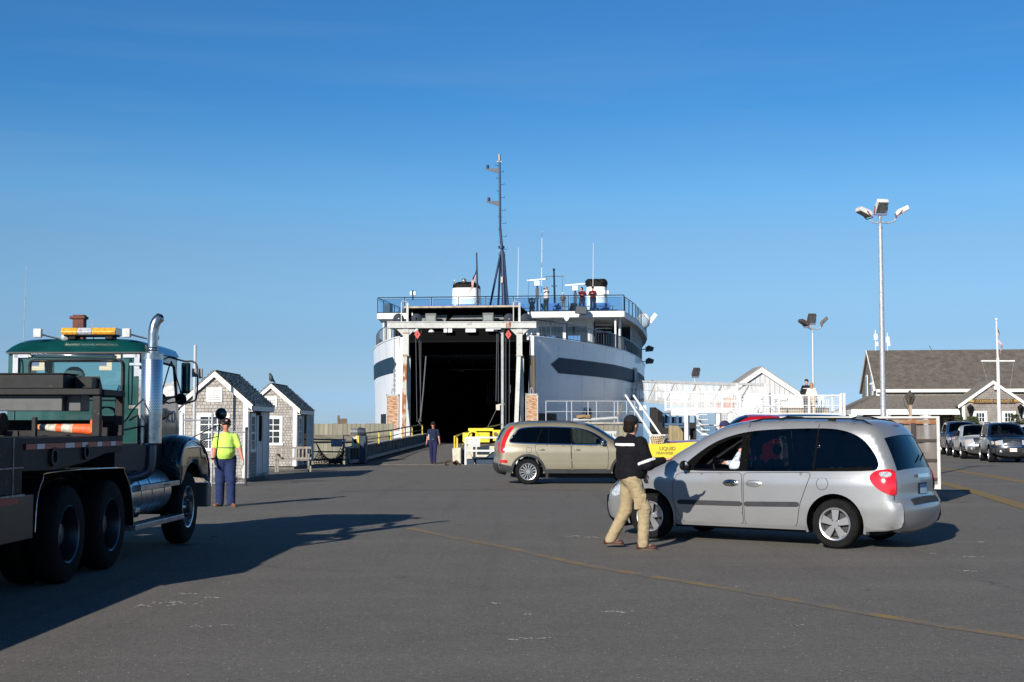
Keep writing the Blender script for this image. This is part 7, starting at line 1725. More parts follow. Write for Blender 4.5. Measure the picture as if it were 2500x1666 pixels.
# ------------------------------------------------------------------ shingled sheds
shingle_wall = brickmat('shingle_wall', (.50, .465, .425), (.38, .35, .32), (.17, .155, .14), .125, .10, .007, .7, vscale=3.5, var=.35)
roof_sh = [pmat('roof_shingle_%s' % n, c, .9, var=.35, vscale=9) for n, c in (('pale', (.52, .48, .40)), ('mid', (.40, .36, .30)), ('dark', (.20, .18, .15)))]
def shed(label, p, open_door=False):
    # local: right wall plane x=0, front gable y=0; width 2.05, depth 3.4
    t = thing('shed', label, 'shed', p, R(0), 'shingled sheds'); W_ = 2.02; D_ = 3.35; ze = 2.42; zp = 3.30; cx = -W_/2
    m = MB(); m.box(-W_, 0, 0, D_, .12, ze)
    m.pry([(-W_, ze), (0, ze), (cx, zp-.03)], .0, D_); wl = m.build('wall', shingle_wall, t)
    m = MB(); m.box(-W_+.1, -.1, .1, D_-.1, 0, .12); m.build('skid_base', pmat('skid_timber', (.16, .15, .13), .9, var=.3), t)
    m = MB()
    for x0, x1 in ((-.14, .02), (-W_-.02, -W_+.14)): m.box(x0, x1, -.025, .0, .12, ze+.02)
    for x0, x1 in ((.0, .025),): 
        for y0, y1 in ((-.025, .13), (D_-.13, D_+.02)): m.box(x0, x1, y0, y1, .12, ze)
    m.build('corner_board', trim_white, t)
    sl = (zp-ze)/(W_/2); ov = .16
    def rp(x, dz): return zp-abs(x-cx)*sl+dz
    m = MB()
    for sg in (-1, 1):
        xe = cx+sg*(W_/2+ov); m.pry([(cx, rp(cx, -.16)), (xe, rp(xe, -.16)), (xe, rp(xe, .03)), (cx, rp(cx, .03))], -.10, -.06)
        m.pry([(cx, rp(cx, -.16)), (xe, rp(xe, -.16)), (xe, rp(xe, .03)), (cx, rp(cx, .03))], D_+.06, D_+.10)
        m.box(min(xe, xe-.03*sg), max(xe, xe-.03*sg), -.1, D_+.1, rp(xe, -.17), rp(xe, .0)); m.box(min(xe, cx+sg*W_/2), max(xe, cx+sg*W_/2), -.09, D_+.09, rp(xe, -.17), rp(xe, -.15))
    m.build('rake_board', trim_white, t)
    rf = MB(); r_ = random.Random(11 if open_door else 5); n = 13; Ls = math.hypot(W_/2+ov, sl*(W_/2+ov)); ang = math.atan(sl)
    for sg in (-1, 1):
        rf.cur = 1; xe = cx+sg*(W_/2+ov); rf.pry([(cx, rp(cx, .02)), (xe, rp(xe, .02)), (xe, rp(xe, .035)), (cx, rp(cx, .04))], -.13, D_+.13)
        for k in range(n):
            y = -.14
            while y < D_+.12:
                w_ = r_.uniform(.09, .2); rf.cur = r_.choice((0, 0, 0, 1, 1, 2)); d0 = Ls*(k)/n; d1 = Ls*(k+1)/n+r_.uniform(.0, .05)
                a0 = cx+sg*d0*math.cos(ang); a1 = cx+sg*d1*math.cos(ang); z0 = rp(a0, .018); z1 = rp(a1, .018)+.068
                if z1 > z0: z1 = z0-.001
                rf.add([(a0, y, z0), (a0, y+w_, z0), (a1, y+w_, z1), (a1, y, z1), (a1, y+w_, z1-.06), (a1, y, z1-.06)], [(0, 1, 2, 3), (3, 2, 4, 5)]); y += w_+.006
    rf.cur = 2; rf.bar((cx, -.14, zp+.035), (cx, D_+.14, zp+.035), .12, .03); rf.build('roof', roof_sh, t)
    def window(x0, x1, z0, z1, y=None, x=None, rows=4, cols=3, name='window'):
        # y: plane facing -y ; x: plane facing +x
        def B(mm, a0, a1, c0, c1, d0, d1):
            if y is not None: mm.box(a0, a1, y-d1, y-d0, c0, c1)
            else: mm.box(x+d0, x+d1, a0, a1, c0, c1)
        f = MB(); B(f, x0-.11, x0, z0-.08, z1+.11, 0, .035); B(f, x1, x1+.11, z0-.08, z1+.11, 0, .035); B(f, x0, x1, z1, z1+.11, 0, .035); B(f, x0-.14, x1+.14, z0-.10, z0, 0, .05)
        wn_ = f.build(name, trim_white, t)
        g = MB(); B(g, x0, x1, z0, z1, .004, .010); g.build('pane', pmat('pane_dark', (.015, .018, .022), .08, coat=1.0), wn_)
        b = MB()
        for k in range(1, cols): a = x0+(x1-x0)*k/cols; B(b, a-.012, a+.012, z0, z1, .008, .022)
        for k in range(1, rows): c = z0+(z1-z0)*k/rows; q = .025 if k == rows//2 else .012; B(b, x0, x1, c-q, c+q, .009, .024)
        b.build('glazing_bars', trim_white, wn_)
    window(-1.42, -.66, 1.02, 1.95, y=0, rows=4, cols=3)
    window(.42, .95, .98, 1.95, x=0, rows=4, cols=2)
    v = MB(); v.box(-1.25, -.78, -.03, 0, 2.40, 2.82); lv = v.build('gable_vent', trim_white, t)
    v = MB()
    for k in range(5): v.box(-1.19, -.84, -.045, -.03, 2.47+k*.062, 2.485+k*.062)
    v.build('vent_slat', pmat('vent_shadow', (.2, .2, .2), .7), lv)
    d = MB()
    if not open_door:
        d.box(0, .03, 1.30, 1.40, .15, 2.3); d.box(0, .03, 2.95, 3.05, .15, 2.3); d.box(0, .03, 1.30, 3.05, 2.2, 2.32); d.build('door_frame', trim_white, t)
        d = MB(); d.box(0.005, .025, 1.42, 2.18, .2, 2.18); d.box(.03, .045, 2.17, 2.20, .2, 2.18); dd = d.build('door', pmat('door_white', (.66, .66, .65), .5), t)
        d = MB(); d.box(.026, .03, 1.55, 2.05, 1.2, 2.0); d.build('door_pane', pmat('pane_dark', (.015, .018, .022), .08, coat=1.0), dd)
        d = MB(); d.box(.005, .025, 2.2, 2.94, .2, 2.18); d.build('door', pmat('door_white', (.66, .66, .65), .5), t)
        d = MB(); d.box(0, .16, 1.20, 1.28, 2.0, 2.12); d.build('wall_lamp', dark_metal, t)
    else:
        d.box(0, .03, 1.5, 1.6, .15, 2.3); d.box(0, .03, 2.35, 2.45, .15, 2.3); d.box(0, .03, 1.5, 2.45, 2.2, 2.3); d.build('door_frame', trim_white, t)
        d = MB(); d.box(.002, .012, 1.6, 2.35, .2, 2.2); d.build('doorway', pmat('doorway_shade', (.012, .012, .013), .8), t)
        d = MB(); d.box(.03, .30, 2.42, 2.46, .25, 2.1); 
        for z in (.6, 1.2, 1.8): d.box(.03, .30, 2.40, 2.42, z, z+.1)
        d.build('door', trim_white, t)
        d = MB(); 
        for z in (.35, .62, .9, 1.17): d.box(.01, .06, 1.64, 2.0, z, z+.2)
        d.build('shelf_box', pmat('box_orange', (.62, .33, .12), .7, var=.2), t)
    return t
shed('nearer shingled white trimmed shed with closed side door, behind the man in yellow green', (-7.90, 39.3, 0))
shed('farther shingled white trimmed shed with its door open and a pigeon on the roof', (-8.36, 51.0, 0), True)
# pigeon on the ridge
b = thing('pigeon', 'dark pigeon perched on the gable peak of the farther shed', 'bird', (-8.36-1.01, 50.95, 3.37), 0)
sdf_obj('body', [('e', (0, 0, .16), (.085, .10, .13)), ('e', (-.03, -.03, .31), (.045, .05, .05)), ('c', (-.01, -.01, .24), (-.03, -.02, .30), .055, .045), ('c', (.03, .05, .12), (.13, .13, .0), .06, .025), ('c', (-.06, -.05, .305), (-.10, -.06, .295), .014, .006, .01)], pmat('pigeon_grey', (.05, .055, .065), .7, var=.4, vscale=30), b, res=.012, k=.03)
m = MB(); m.cyl((.02, 0, .08), (.02, 0, .0), .008, n=6); m.cyl((-.03, 0, .08), (-.03, 0, .0), .008, n=6); m.build('legs', pmat('leg_pink', (.3, .1, .1), .7), b)
# garden bench between the sheds
def bench():
    o = Vector((-8.62, 48.3, 0)); t = thing('garden_bench', 'weathered slatted wooden bench in the shade between the two sheds', 'bench', o, R(0)); w = pmat('bench_timber', (.26, .23, .20), .85, var=.3)
    m = MB(); L_ = 1.25
    for k in range(4): m.box(0, L_, -.45+k*.11, -.36+k*.11, .42, .45)
    m.build('seat', w, t); m = MB()
    for k in range(9): m.box(.06+k*.14, .12+k*.14, .0, .025, .47, .86)
    m.box(0, L_, -.01, .035, .84, .92); m.box(0, L_, -.01, .03, .46, .52); m.build('backrest', w, t)
    for x in (0, L_-.06):
        for y in (-.45, 0): m = MB(); m.box(x, x+.06, y, y+.06, 0, .92 if y == 0 else .62); m.build('leg', w, t)
        m = MB(); m.box(x-.01, x+.07, -.47, .06, .62, .66); m.build('armrest', w, t)
bench()
# chain link fence section in front of the nearer shed
def mesh_panel(m, A, B_, H_, sp, r, diag=True, z0=0):
    A = Vector(A); B_ = Vector(B_); L_ = (B_-A).length; u = (B_-A).normalized(); Z = Vector((0, 0, 1))
    def seg(p, q): 
        a = A+u*p[0]+Z*(z0+p[1]); b = A+u*q[0]+Z*(z0+q[1]); d = (b-a).normalized(); s_ = d.cross(Vector((-u.y, u.x, 0))).normalized()*r; n_ = Vector((-u.y, u.x, 0))*r
        m.add([a+s_, a-s_*.5+n_, a-s_*.5-n_, b+s_, b-s_*.5+n_, b-s_*.5-n_], [(0, 1, 4, 3), (1, 2, 5, 4), (2, 0, 3, 5)])
    if diag:
        k = -H_
        while k < L_:
            a = (max(k, 0), max(-k, 0)); b = (min(k+H_, L_), min(H_, L_-k)); seg(a, b); seg((a[0], H_-a[1]), (b[0], H_-b[1])); k += sp*1.414
    else:
        k = 0
        while k <= L_: seg((k, 0), (k, H_)); k += sp
        k = 0
        while k <= H_: seg((0, k), (L_, k)); k += sp
a = gnd(448, 1190); a = Vector(((448-1250)*36.5/3200, 36.5, 0)); b = Vector(((603-1250)*36.9/3200, 36.9, 0))
t = thing('chain_link_fence', 'galvanised chain link fence section with round posts in front of the nearer shed', 'fence', a); B0 = b-a
m = MB(); mesh_panel(m, (0, 0, 0), B0, 1.78, .055, .0022, True, .08); m.build('chain_link_mesh', galv, t)
for f in (0, .46, 1): 
    p = B0*f; m = MB(); m.cyl(p, p+Vector((0, 0, 1.98 if f < 1 else 1.6)), .035, n=10); m.ell(p+Vector((0, 0, 1.99 if f < 1 else 1.6)), (.045, .045, .05)); m.build('post', galv if f < 1 else dark_metal, t, smooth=60)
m = MB(); m.cyl((0, 0, 1.84), B0*.46+Vector((0, 0, 1.84)), .022, n=8); m.cyl(B0*.46+Vector((0, 0, 1.52)), B0+Vector((0, 0, 1.50)), .022, n=8); m.cyl((.1, 0, .08), B0+Vector((0, 0, .08)), .018, n=8); m.build('rail', galv, t)
m = MB(); p = Vector((.02, 1.2, 0)); m.cyl(p, p+Vector((0, 0, 4.0)), .04, n=10); m.build('tall_post', pmat('pole_pale', (.5, .52, .54), .5), t)
# low timber kerb by the fence
m = MB(); m.box(-10.2, -8.0, 38.2, 38.45, 0, .2); tag(m.build('kerb_timber', pmat('kerb_brown', (.15, .11, .08), .9, var=.4), None, bevel=.02), 'weathered brown timber lying along the foot of the nearer shed', 'timber')

# ------------------------------------------------------------------ flood light poles
def flood(t, c, az, tilt, s=1.0, mat=None, name='floodlight'):
    n_ = node(name, t, c, (R(tilt), 0, R(az))); D_ = -.36*s; m = MB(Matrix.Translation((0, D_, 0)))
    m.prx([(-.30*s, -.02), (-.34*s, .16*s), (.12*s, .20*s), (.30*s, .14*s), (.32*s, -.02)], -.26*s, .26*s); m.build('housing', mat or pmat('flood_white', (.62, .62, .6), .5, var=.15), n_, bevel=.02)
    m = MB(Matrix.Translation((0, D_, 0))); m.box(-.22*s, .22*s, -.26*s, .27*s, -.03, -.018); m.build('lens', pmat('flood_lens', (.10, .105, .11), .15, coat=1.0, var=.5, vscale=12), n_)
    m = MB(Matrix.Translation((0, D_, 0))); m.tube([(-.29*s, .0, .08*s), (-.29*s, .15*s, 0), (-.29*s, .36*s, -.06*s), (.29*s, .36*s, -.06*s), (.29*s, .15*s, 0), (.29*s, .0, .08*s)], .025*s, 6); m.build('yoke', pmat('yoke_rust', (.20, .07, .04), .7), n_)
def light_pole(label, Y, pxb, pxt, pyt, lean, r0, r1, floods, s=1.0, mat=None, fm=None):
    p = at(pxb, 1040, Y); top_ = at(pxt, pyt, Y); t = thing('light_pole', label, 'light pole', (p.x, Y, 0)); o = Vector((p.x, Y, 0)); T_ = top_-o
    m = MB(); m.cyl((0, 0, 0), T_, r0, r1, 20); m.build('pole', mat or galv, t, smooth=60)
    m = MB(); m.lathe([(r0*1.6, 0), (r0*1.6, .03), (r0*1.05, .05)], (0, 0, 0), 'z', 16); m.lathe([(r1*1.25, -.02), (r1*1.25, .02), (r1*.7, .03), (r1*.7, .28), (r1*1.1, .28), (r1*1.1, .34)], T_, 'z', 16); m.build('bracket', galv, t, smooth=40)
    J = T_+Vector((0, 0, .25*s))
    for (dx, dy, dz, az, tilt) in floods:
        e = J+Vector((dx, dy, dz)); m = MB(); m.tube(catmull([J, J+Vector((dx*.5, dy*.5, -.04*s)), J+Vector((dx*.92, dy*.92, .04*s)), J+Vector((dx, dy, dz*.6)), e], 5), .035*s, 8); m.build('arm', galv, t, smooth=60)
        flood(t, e+Vector((0, 0, .06*s)), az, tilt, s, fm)
    return t
light_pole('tall galvanised pole with three white floodlights, behind the minivan', 38.0, 2157, 2149, 556, 0, .092, .055, [(-.28, 0, .10, -78, -25), (-.02, -.05, .18, 8, -50), (.44, 0, .12, 80, -28)], .66)
fm2 = pmat('flood_bronze', (.07, .055, .055), .5)
light_pole('thinner far pole with three dark floodlights, beside the gangway platform', 80.0, 1986, 1984, 812, 0, .075, .055, [(-.30, .0, .06, -70, -30), (-.12, -.1, .2, 10, -60), (.50, .0, .1, 75, -45)], .95, pmat('pole_silver', (.6, .62, .64), .4, .3), fm2)
p = at(1697, 945, 84); t = thing('light_pole', 'single dark floodlight on a short post behind the gangway', 'light pole', (p.x, 84, 0)); m = MB(); m.cyl((0, 0, 0), (0, 0, p.z+.62), .06, n=10); m.build('pole', galv, t); flood(t, Vector((0, 0, p.z+.62)), 25, -60, .9, fm2)

# ------------------------------------------------------------------ gangway, platform and two people
gw = pmat('gangway_white', (.72, .72, .71), .5, var=.12, vscale=1.5)
def gangway():
    o = at(1543, 975, 97.5); e = at(1800, 1003, 68.0); t = thing('boarding_gangway', 'white mesh sided truss gangway reaching from the ferry side door down to the platform', 'gangway', o); E = e-o; H_ = 1.35
    z = Vector((0, 0, 1)); sd = Vector((E.y, -E.x, 0)).normalized()*-.75
    for k, off in enumerate((Vector((0, 0, 0)), sd*2)):
        m = MB(); m.bar(off, E+off, .13, .20); m.bar(off+z*H_, E+off+z*H_, .10, .12); m.bar(off+z*H_*.55, E+off+z*H_*.55, .04, .04)
        n = 10
        for i in range(n+1):
            a = E*(i/n)+off; m.bar(a, a+z*H_, .06, .06)
            if i < n: b = E*((i+1)/n)+off; (m.bar(a, b+z*H_, .07, .07) if i % 2 == 0 else m.bar(a+z*H_, b, .07, .07))
        m.build('truss_side', gw, t)
        m = MB(); mesh_panel(m, off, Vector((E.x, E.y, 0))+off, H_, .13, .007, False); 
        L_ = Vector((E.x, E.y, 0)).length; u = Vector((E.x, E.y, 0)).normalized()
        m.v = [(v[0], v[1], v[2]+E.z*((Vector(v)-off).xy.dot(u.xy))/L_) for v in m.v]; m.build('wire_mesh', gw, t)
    m = MB(); m.add([(0, 0, .02), tuple(sd*2+z*.02), tuple(E+sd*2+z*.02), tuple(E+z*.02)], [(0, 1, 2, 3)]); m.build('walkway', pmat('walk_grey', (.4, .4, .4), .7), t, solid=.05)
    return o, E
gangway()
def platform():
    Y = 66.0; z1 = at(0, 1002, Y).z; z2 = at(0, 1015, 65).z
    o = Vector((at(1630, 0, Y).x, Y, 0)); t = thing('boarding_platform', 'white steel boarding platform with mesh rails, stairs and a storage panel, right of the ferry', 'platform', o)
    X = lambda px, y=Y: at(px, 0, y).x-o.x; Zp = lambda py, y=Y: CAMH+(1040-py)*y/3200
    m = MB(); m.box(0, X(1795), 0, 2.4, z1-.12, z1); m.box(X(1810), X(2030), -.8, 3.0, z2-.10, z2); m.box(0, X(1690), -.03, 0, Zp(1015), z1); m.box(X(1690), X(1775), -.02, .0, Zp(1008), z1); m.build('deck', gw, t, bevel=.01)
    def rails(x0, x1, y, z0, h, posts, mesh=True):
        m = MB(); m.bar((x0, y, z0+h), (x1, y, z0+h), .06, .07); m.bar((x0, y, z0+h*.5), (x1, y, z0+h*.5), .035, .035); m.bar((x0, y, z0+.08), (x1, y, z0+.08), .04, .06)
        for f in posts: x = x0+(x1-x0)*f; m.box(x-.043, x+.043, y-.036, y+.036, z0, z0+h+.045)
        m.build('handrail', gw, t)
        if mesh: m = MB(); mesh_panel(m, (x0, y, 0), (x1, y, 0), h-.1, .085, .006, False, z0+.06); m.build('wire_mesh', gw, t)
    rails(0, X(1795), 0, z1, Zp(958)-z1, (0, .37, .74, 1)); rails(0, X(1795), 2.35, z1, .95, (0, .3, .6, 1))
    rails(X(1810), X(2025), -.8, z2, Zp(967)-z2, (0, .33, .66, 1)); rails(X(1810), X(2025), 2.9, z2, .98, (0, .25, .5, .75, 1), True)
    m = MB(); x = X(2028); m.box(x-.06, x+.06, -.85, 3.0, z2-.1, z2+.02); 
    for y in (-.8, 1, 2.9): m.box(x-.04, x+.04, y-.04, y+.04, 0, z2+1.1)
    m.bar((x, -.8, z2+1.02), (x, 2.9, z2+1.02), .06, .06); m.box(x+.10, x+.20, -.84, -.74, 0, z2+1.12); m.build('end_rail', gw, t)
    # legs, lower braced mesh screens, stairs
    m = MB()
    for px, y, z in ((1666, 0, z1), (1672, .5, z1), (1685, 2.3, z1), (1742, 0, z1), (1770, 0, z1), (1793, 0, z1), (1815, -.8, z2+1.05), (1912, -.8, z2), (2026, -.8, z2)): m.box(X(px)-.09, X(px)+.09, y-.08, y+.08, 0, z)
    m.bar((X(1689), -.1, z1-.05), (X(1770), -.1, z1-.05), .1, .16); m.bar((X(1690), -.1, .9), (X(1770), -.1, .9), .08, .10); m.bar((X(1690), -.1, 1.7), (X(1770), -.1, 1.7), .06, .06); m.bar((X(1690), -.12, 1.5), (X(1725), -.12, .9), .08, .06); m.bar((X(1725), -.12, .9), (X(1770), -.12, 1.6), .08, .06)
    m.build('support_frame', gw, t)
    m = MB(); mesh_panel(m, (X(1690), .05, 0), (X(1770), .05, 0), 1.3, .09, .008, False, .95); m.build('screen_mesh', pmat('screen_grey', (.12, .13, .15), .6), t)
    m = MB()
    for a, b in (((1684, 1007), (1702, 1065)), ((1688, 1007), (1706, 1065)), ((1775, 1007), (1800, 1046)), ((1779, 1003), (1806, 1046))): m.bar(Vector((X(a[0]), -.5, Zp(a[1]))), Vector((X(b[0]), -1.4, Zp(b[1]))), .05, .07)
    for k in range(7): f = k/7; m.box(X(1684+18*f), X(1684+18*f)+.4, -1.3+.1*k-.6, -1.0+.1*k, z1-.25*k-.25, z1-.25*k-.21)
    m.build('stair', gw, t)
    # pale ribbed panels behind the rails and machinery housing
    m = MB(); m.prx([(2.9, z2), (3.0, z2), (3.0, z2+1.2), (2.9, z2+1.2)], X(1835), X(1905))
    for k in range(6): m.box(X(1812), X(1862), -.86+.0, -.82, z2-.55+k*.09, z2-.5+k*.09)
    m.prism([(X(1778), z2-.6), (X(1800), z2+1.0), (X(1816), z2+1.0), (X(1816), z2-.7)], lambda a, b: (a, -.9, b), lambda a, b: (a, -.86, b)); m.box(X(1845), X(1858), -.75, -.4, z2, z2+.9); m.box(X(1812), X(1880), 1.5, 1.6, z2, z2+.5); m.build('side_panel', gw, t)
    m = MB(); r_ = random.Random(4)
    for k in range(26): x = X(1820)+r_.uniform(0, X(1900)-X(1820)); z = z2+r_.uniform(.0, .9); a = r_.uniform(-1, 1); m.bar((x, .6+r_.uniform(0, 1.5), z), (x+.5*math.cos(a), 1.5, z+.5*math.sin(a)), .04, .04)
    for k in range(7): x = X(1895+k*3.5); m.box(x, x+.05, 2.0+k*.1, 2.05+k*.1, z2, z2+.9)
    for k in range(14): x = X(1950+k*5.4); m.box(x, x+.04, 1.2, 1.24, z2, z2+.85)
    m.build('inner_steelwork', gw, t)
    # orange safety net
    m = MB()
    for (p0, p1) in ((1681, 1691), (1700, 1716)): pass
    for q in ((1741, 1751, 972, 1000), (1758, 1783, 966, 1000)):
        mesh_panel(m, (X(q[0]), .3, 0), (X(q[1]), .3, 0), Zp(q[2])-Zp(q[3])-.1, .06, .012, True, Zp(q[3]))
    on = thing('safety_net', 'orange plastic safety netting tied inside the gangway rails', 'netting', o); m.build('netting', pmat('net_orange', (.80, .20, .08), .6), on)
    # things and people up there
    rb = Vector((at(1971, 0, 65.6).x, 65.9, z2)); b_ = thing('red_box', 'bright red box on a stand behind the platform mesh, beside the long haired person', 'box', rb)
    m = MB(); m.box(-.13, .13, -.1, .1, 0, .62); m.prx([(-.14, .62), (.14, .62), (.05, .78), (-.05, .78)], -.24, .24); m.build('casing', pmat('signal_red', (.70, .03, .06), .5), b_, bevel=.01)
    tn = thing('wooden_crate', 'pale timber crate behind the platform mesh rail', 'crate', Vector((at(1925, 0, 66).x, 66.6, z2))); m = MB(); m.box(-.6, 1.9, 0, .5, 0, .42); m.build('crate_boards', pmat('crate_tan', (.48, .38, .24), .8, var=.25), tn); m = MB(); m.box(-.6, 1.9, -.01, 0, .2, .22); m.build('crate_gap', seam, tn)
    def st(sh, el, hd, chest, waist, Ft, Lt, S): return [(chest, Vector((0, 0, 1)), .018, .24)]
    person('person in a dark cap and black jacket with a white chest stripe on the platform', Vector((at(1955, 0, 65.9).x, 65.9, z2)), 1.84, -70, top=darkc, sleeve='long', bottom=darkc, shoes=darkc, hat=cloth('black_cap', (.015, .015, .018)), res=.024, stripes=st)
    person('long haired person in a cream coat standing with back turned on the platform', Vector((at(1968, 0, 65.3).x, 65.35, z2)), 1.66, 75, top=cloth('cream_coat', (.74, .66, .56)), sleeve='long', bottom=cloth('cream_skirt', (.70, .55, .42)), shoes=darkc, hair=hair_blond, hairlong=True, res=.024, female=True)
platform()
# stair handrails and loudspeaker by the plank wall
t = thing('stair_handrail', 'pair of white sloping handrails rising behind the person in the black jacket', 'handrail', at(1600, 1040, 57)); o = t.location.copy()
for a, b in (((1527, 965), (1592, 1065)), ((1547, 966), (1614, 1064)), ((1573, 1040), (1590, 1068))): m = MB(); m.tube([at(*a, 57)-o, at(*b, 55)-o], .045, 8); m.build('rail', gw, t)
m = MB(); c = at(1572, 996, 56.6)-o; m.box(c.x-.16, c.x+.15, -.1, .1, c.z-.11, c.z+.1); c = at(1556, 998, 56.6)-o; m.box(c.x-.08, c.x+.02, -.1, .1, c.z-.1, c.z+.08); m.build('loudspeaker', gw, t, bevel=.02)
a = at(1588, 1063, 54); a.z = 0; b = at(1636, 1063, 54); b.z = 0
railing('short white pipe rail right of the person in the black jacket', [a, b], CAMH-(1063-1040)*54/3200, [0, 1], gw, (.1,))
# sheet piles stepping away, timber dolphin, chain, tan rope net, blue float
t = thing('pile_row', 'row of black timber piles stepping away beside the ferry', 'pile row', at(1590, 1040, 70)); o = t.location.copy()
for k in range(15):
    Y = 68+k*3.0; px = 1594+k*3.6; a = at(px, 995+k*2.3, Y)-o; m = MB(); m.cyl((a.x, a.y, -3.5), a, .17, n=8); m.build('pile', pmat('pile_black', (.02, .018, .017), .85), t)
m = MB(); a = at(1588, 1040, 67)-o; b = at(1606, 1040, 67)-o; m.box(a.x, b.x, -3.2, -2.9, -3.5, at(0, 1000, 67).z-o.z); m.build('fender_wall', pmat('pile_black', (.02, .018, .017), .85), t); m = MB(); a = at(1588, 1040, 74)-o; b = at(1700, 1040, 74)-o; m.box(a.x, b.x, 3.9, 4.3, -3.5, at(0, 1032, 74).z-o.z); m.build('timber_wall', pmat('pile_black', (.02, .018, .017), .85), t)
o = at(1650, 1040, 52); o.z = 0; t = thing('timber_dolphin', 'broad pale timber pile with a rounded top beside the red pickup', 'timber pile', o); m = MB(); hwd = 17*52/3200
m.pry([(-hwd, 0), (hwd, 0), (hwd, 1.42), (hwd*.6, 1.60), (hwd*.2, 1.68), (-hwd, 1.70)], -.15, .2); m.build('pile_body', pmat('pile_tan', (.36, .28, .15), .85, col2=(.22, .17, .10), fac=(.4, .65), vscale=4, stretch=(3, 3, .3), col3=(.20, .22, .10), fac3=(.55, .7)), t, bevel=.03); m = MB(); m.box(-.1, .1, -.2, -.15, .45, .62); m.build('fitting', dark_metal, t)
o = at(1605, 1082, 53); t = thing('rope_net', 'tan rope net and fenders heaped beside the timber pile', 'net', (o.x, 53, 0)); m = MB(); q = lambda px, py: at(px, py, 53)-Vector((o.x, 53, 0))
A, B_, C, D_ = q(1588, 1068), q(1618, 1064), q(1622, 1096), q(1592, 1098)
for k in range(7): m.tube([A.lerp(B_, k/6).lerp(D_.lerp(C, k/6), j/6)+Vector((0, .05*math.sin(j+k), 0)) for j in range(7)], .022, 5); m.tube([A.lerp(B_, j/6).lerp(D_.lerp(C, j/6), k/6)+Vector((0, .05*math.sin(j+k), 0)) for j in range(7)], .022, 5)
m.build('net_mesh', pmat('tan_rope', (.55, .42, .27), .9), t)
t = thing('chain_heap', 'heap of thick grey chain and rope beside the timber pile', 'chain', (at(1624, 0, 53.5).x, 53.5, 0)); m = MB(); r_ = random.Random(8)
for k in range(26): c = Vector((r_.uniform(-.25, .28), r_.uniform(0, .4), .1+k*.048)); a0 = r_.uniform(0, 3); m.tube([c+Vector((.12*math.cos(i*.785)*math.cos(a0), .12*math.cos(i*.785)*math.sin(a0), .07*math.sin(i*.785))) for i in range(8)], .035, 5, closed=True)
m.build('links', pmat('chain_grey', (.20, .21, .21), .7, var=.4, vscale=6), t, smooth=60)
o = at(1645, 1040, 72); t = thing('work_float', 'blue steel frame structure under the gangway landing', 'steel frame', (o.x, 72, 0)); q = lambda px, py: at(px, py, 72)-Vector((o.x, 72, 0)); bl = pmat('frame_blue', (.05, .12, .22), .5)
m = MB()
for px in (1620, 1637, 1654): m.bar(q(px, 1010), q(px, 1044), .12, .12)
for py in (1010, 1036, 1043): m.bar(q(1620, py), q(1668, py), .1, .1)
m.build('frame', bl, t); m = MB(); a = q(1622, 1018); b = q(1668, 1036); m.box(a.x, b.x, .3, .4, b.z, a.z); m.build('panel', pmat('panel_navy', (.02, .05, .10), .4), t)

# ------------------------------------------------------------------ gabled outbuilding and the terminal
Y = 100; o = at(1857, 1040, Y); t = thing('gable_building', 'white building with grey board gable behind the boarding platform', 'building', (o.x, Y, 0)); zp = CAMH+(1040-897)*Y/3200; hwid = 3.05; ze = CAMH+(1040-966)*Y/3200; cx = at(1847, 0, Y).x-o.x
board = brickmat('board_siding', (.52, .53, .54), (.50, .51, .52), (.30, .31, .32), 100, .35, .02, .5, var=.05)
m = MB(); m.box(cx-hwid, cx+hwid, 0, 3.3, 0, ze); m.pry([(cx-hwid, ze), (cx+hwid, ze), (cx, zp-.15)], 0, 3.3); m.build('wall', pmat('siding_grey', (.55, .56, .57), .7, var=.05), t)
m = MB()
for k in range(17): 
    x = cx-hwid+k*.37; zt_ = ze+(zp-.2-ze)*(1-abs(x-cx)/hwid); m.box(x-.02, x+.02, -.02, 0, ze-.9, zt_)
m.build('batten', pmat('batten_grey', (.34, .35, .36), .7), t)
m = MB()
for sg in (-1, 1): m.pry([(cx, zp-.42), (cx+sg*(hwid+.3), ze-.50), (cx+sg*(hwid+.3), ze-.1), (cx, zp)], -.25, -.12)
m.box(cx-1.9, cx+1.9, -.2, -.05, ze-.35, ze-.05); m.build('rake_board', trim_white, t)
m = MB()
for sg in (-1, 1): m.pry([(cx, zp+.01), (cx+sg*(hwid+.35), ze-.13), (cx+sg*(hwid+.35), ze-.06), (cx, zp+.08)], -.3, 3.5)
m.build('roof', pmat('roof_grey', (.30, .29, .275), .85, var=.2), t)

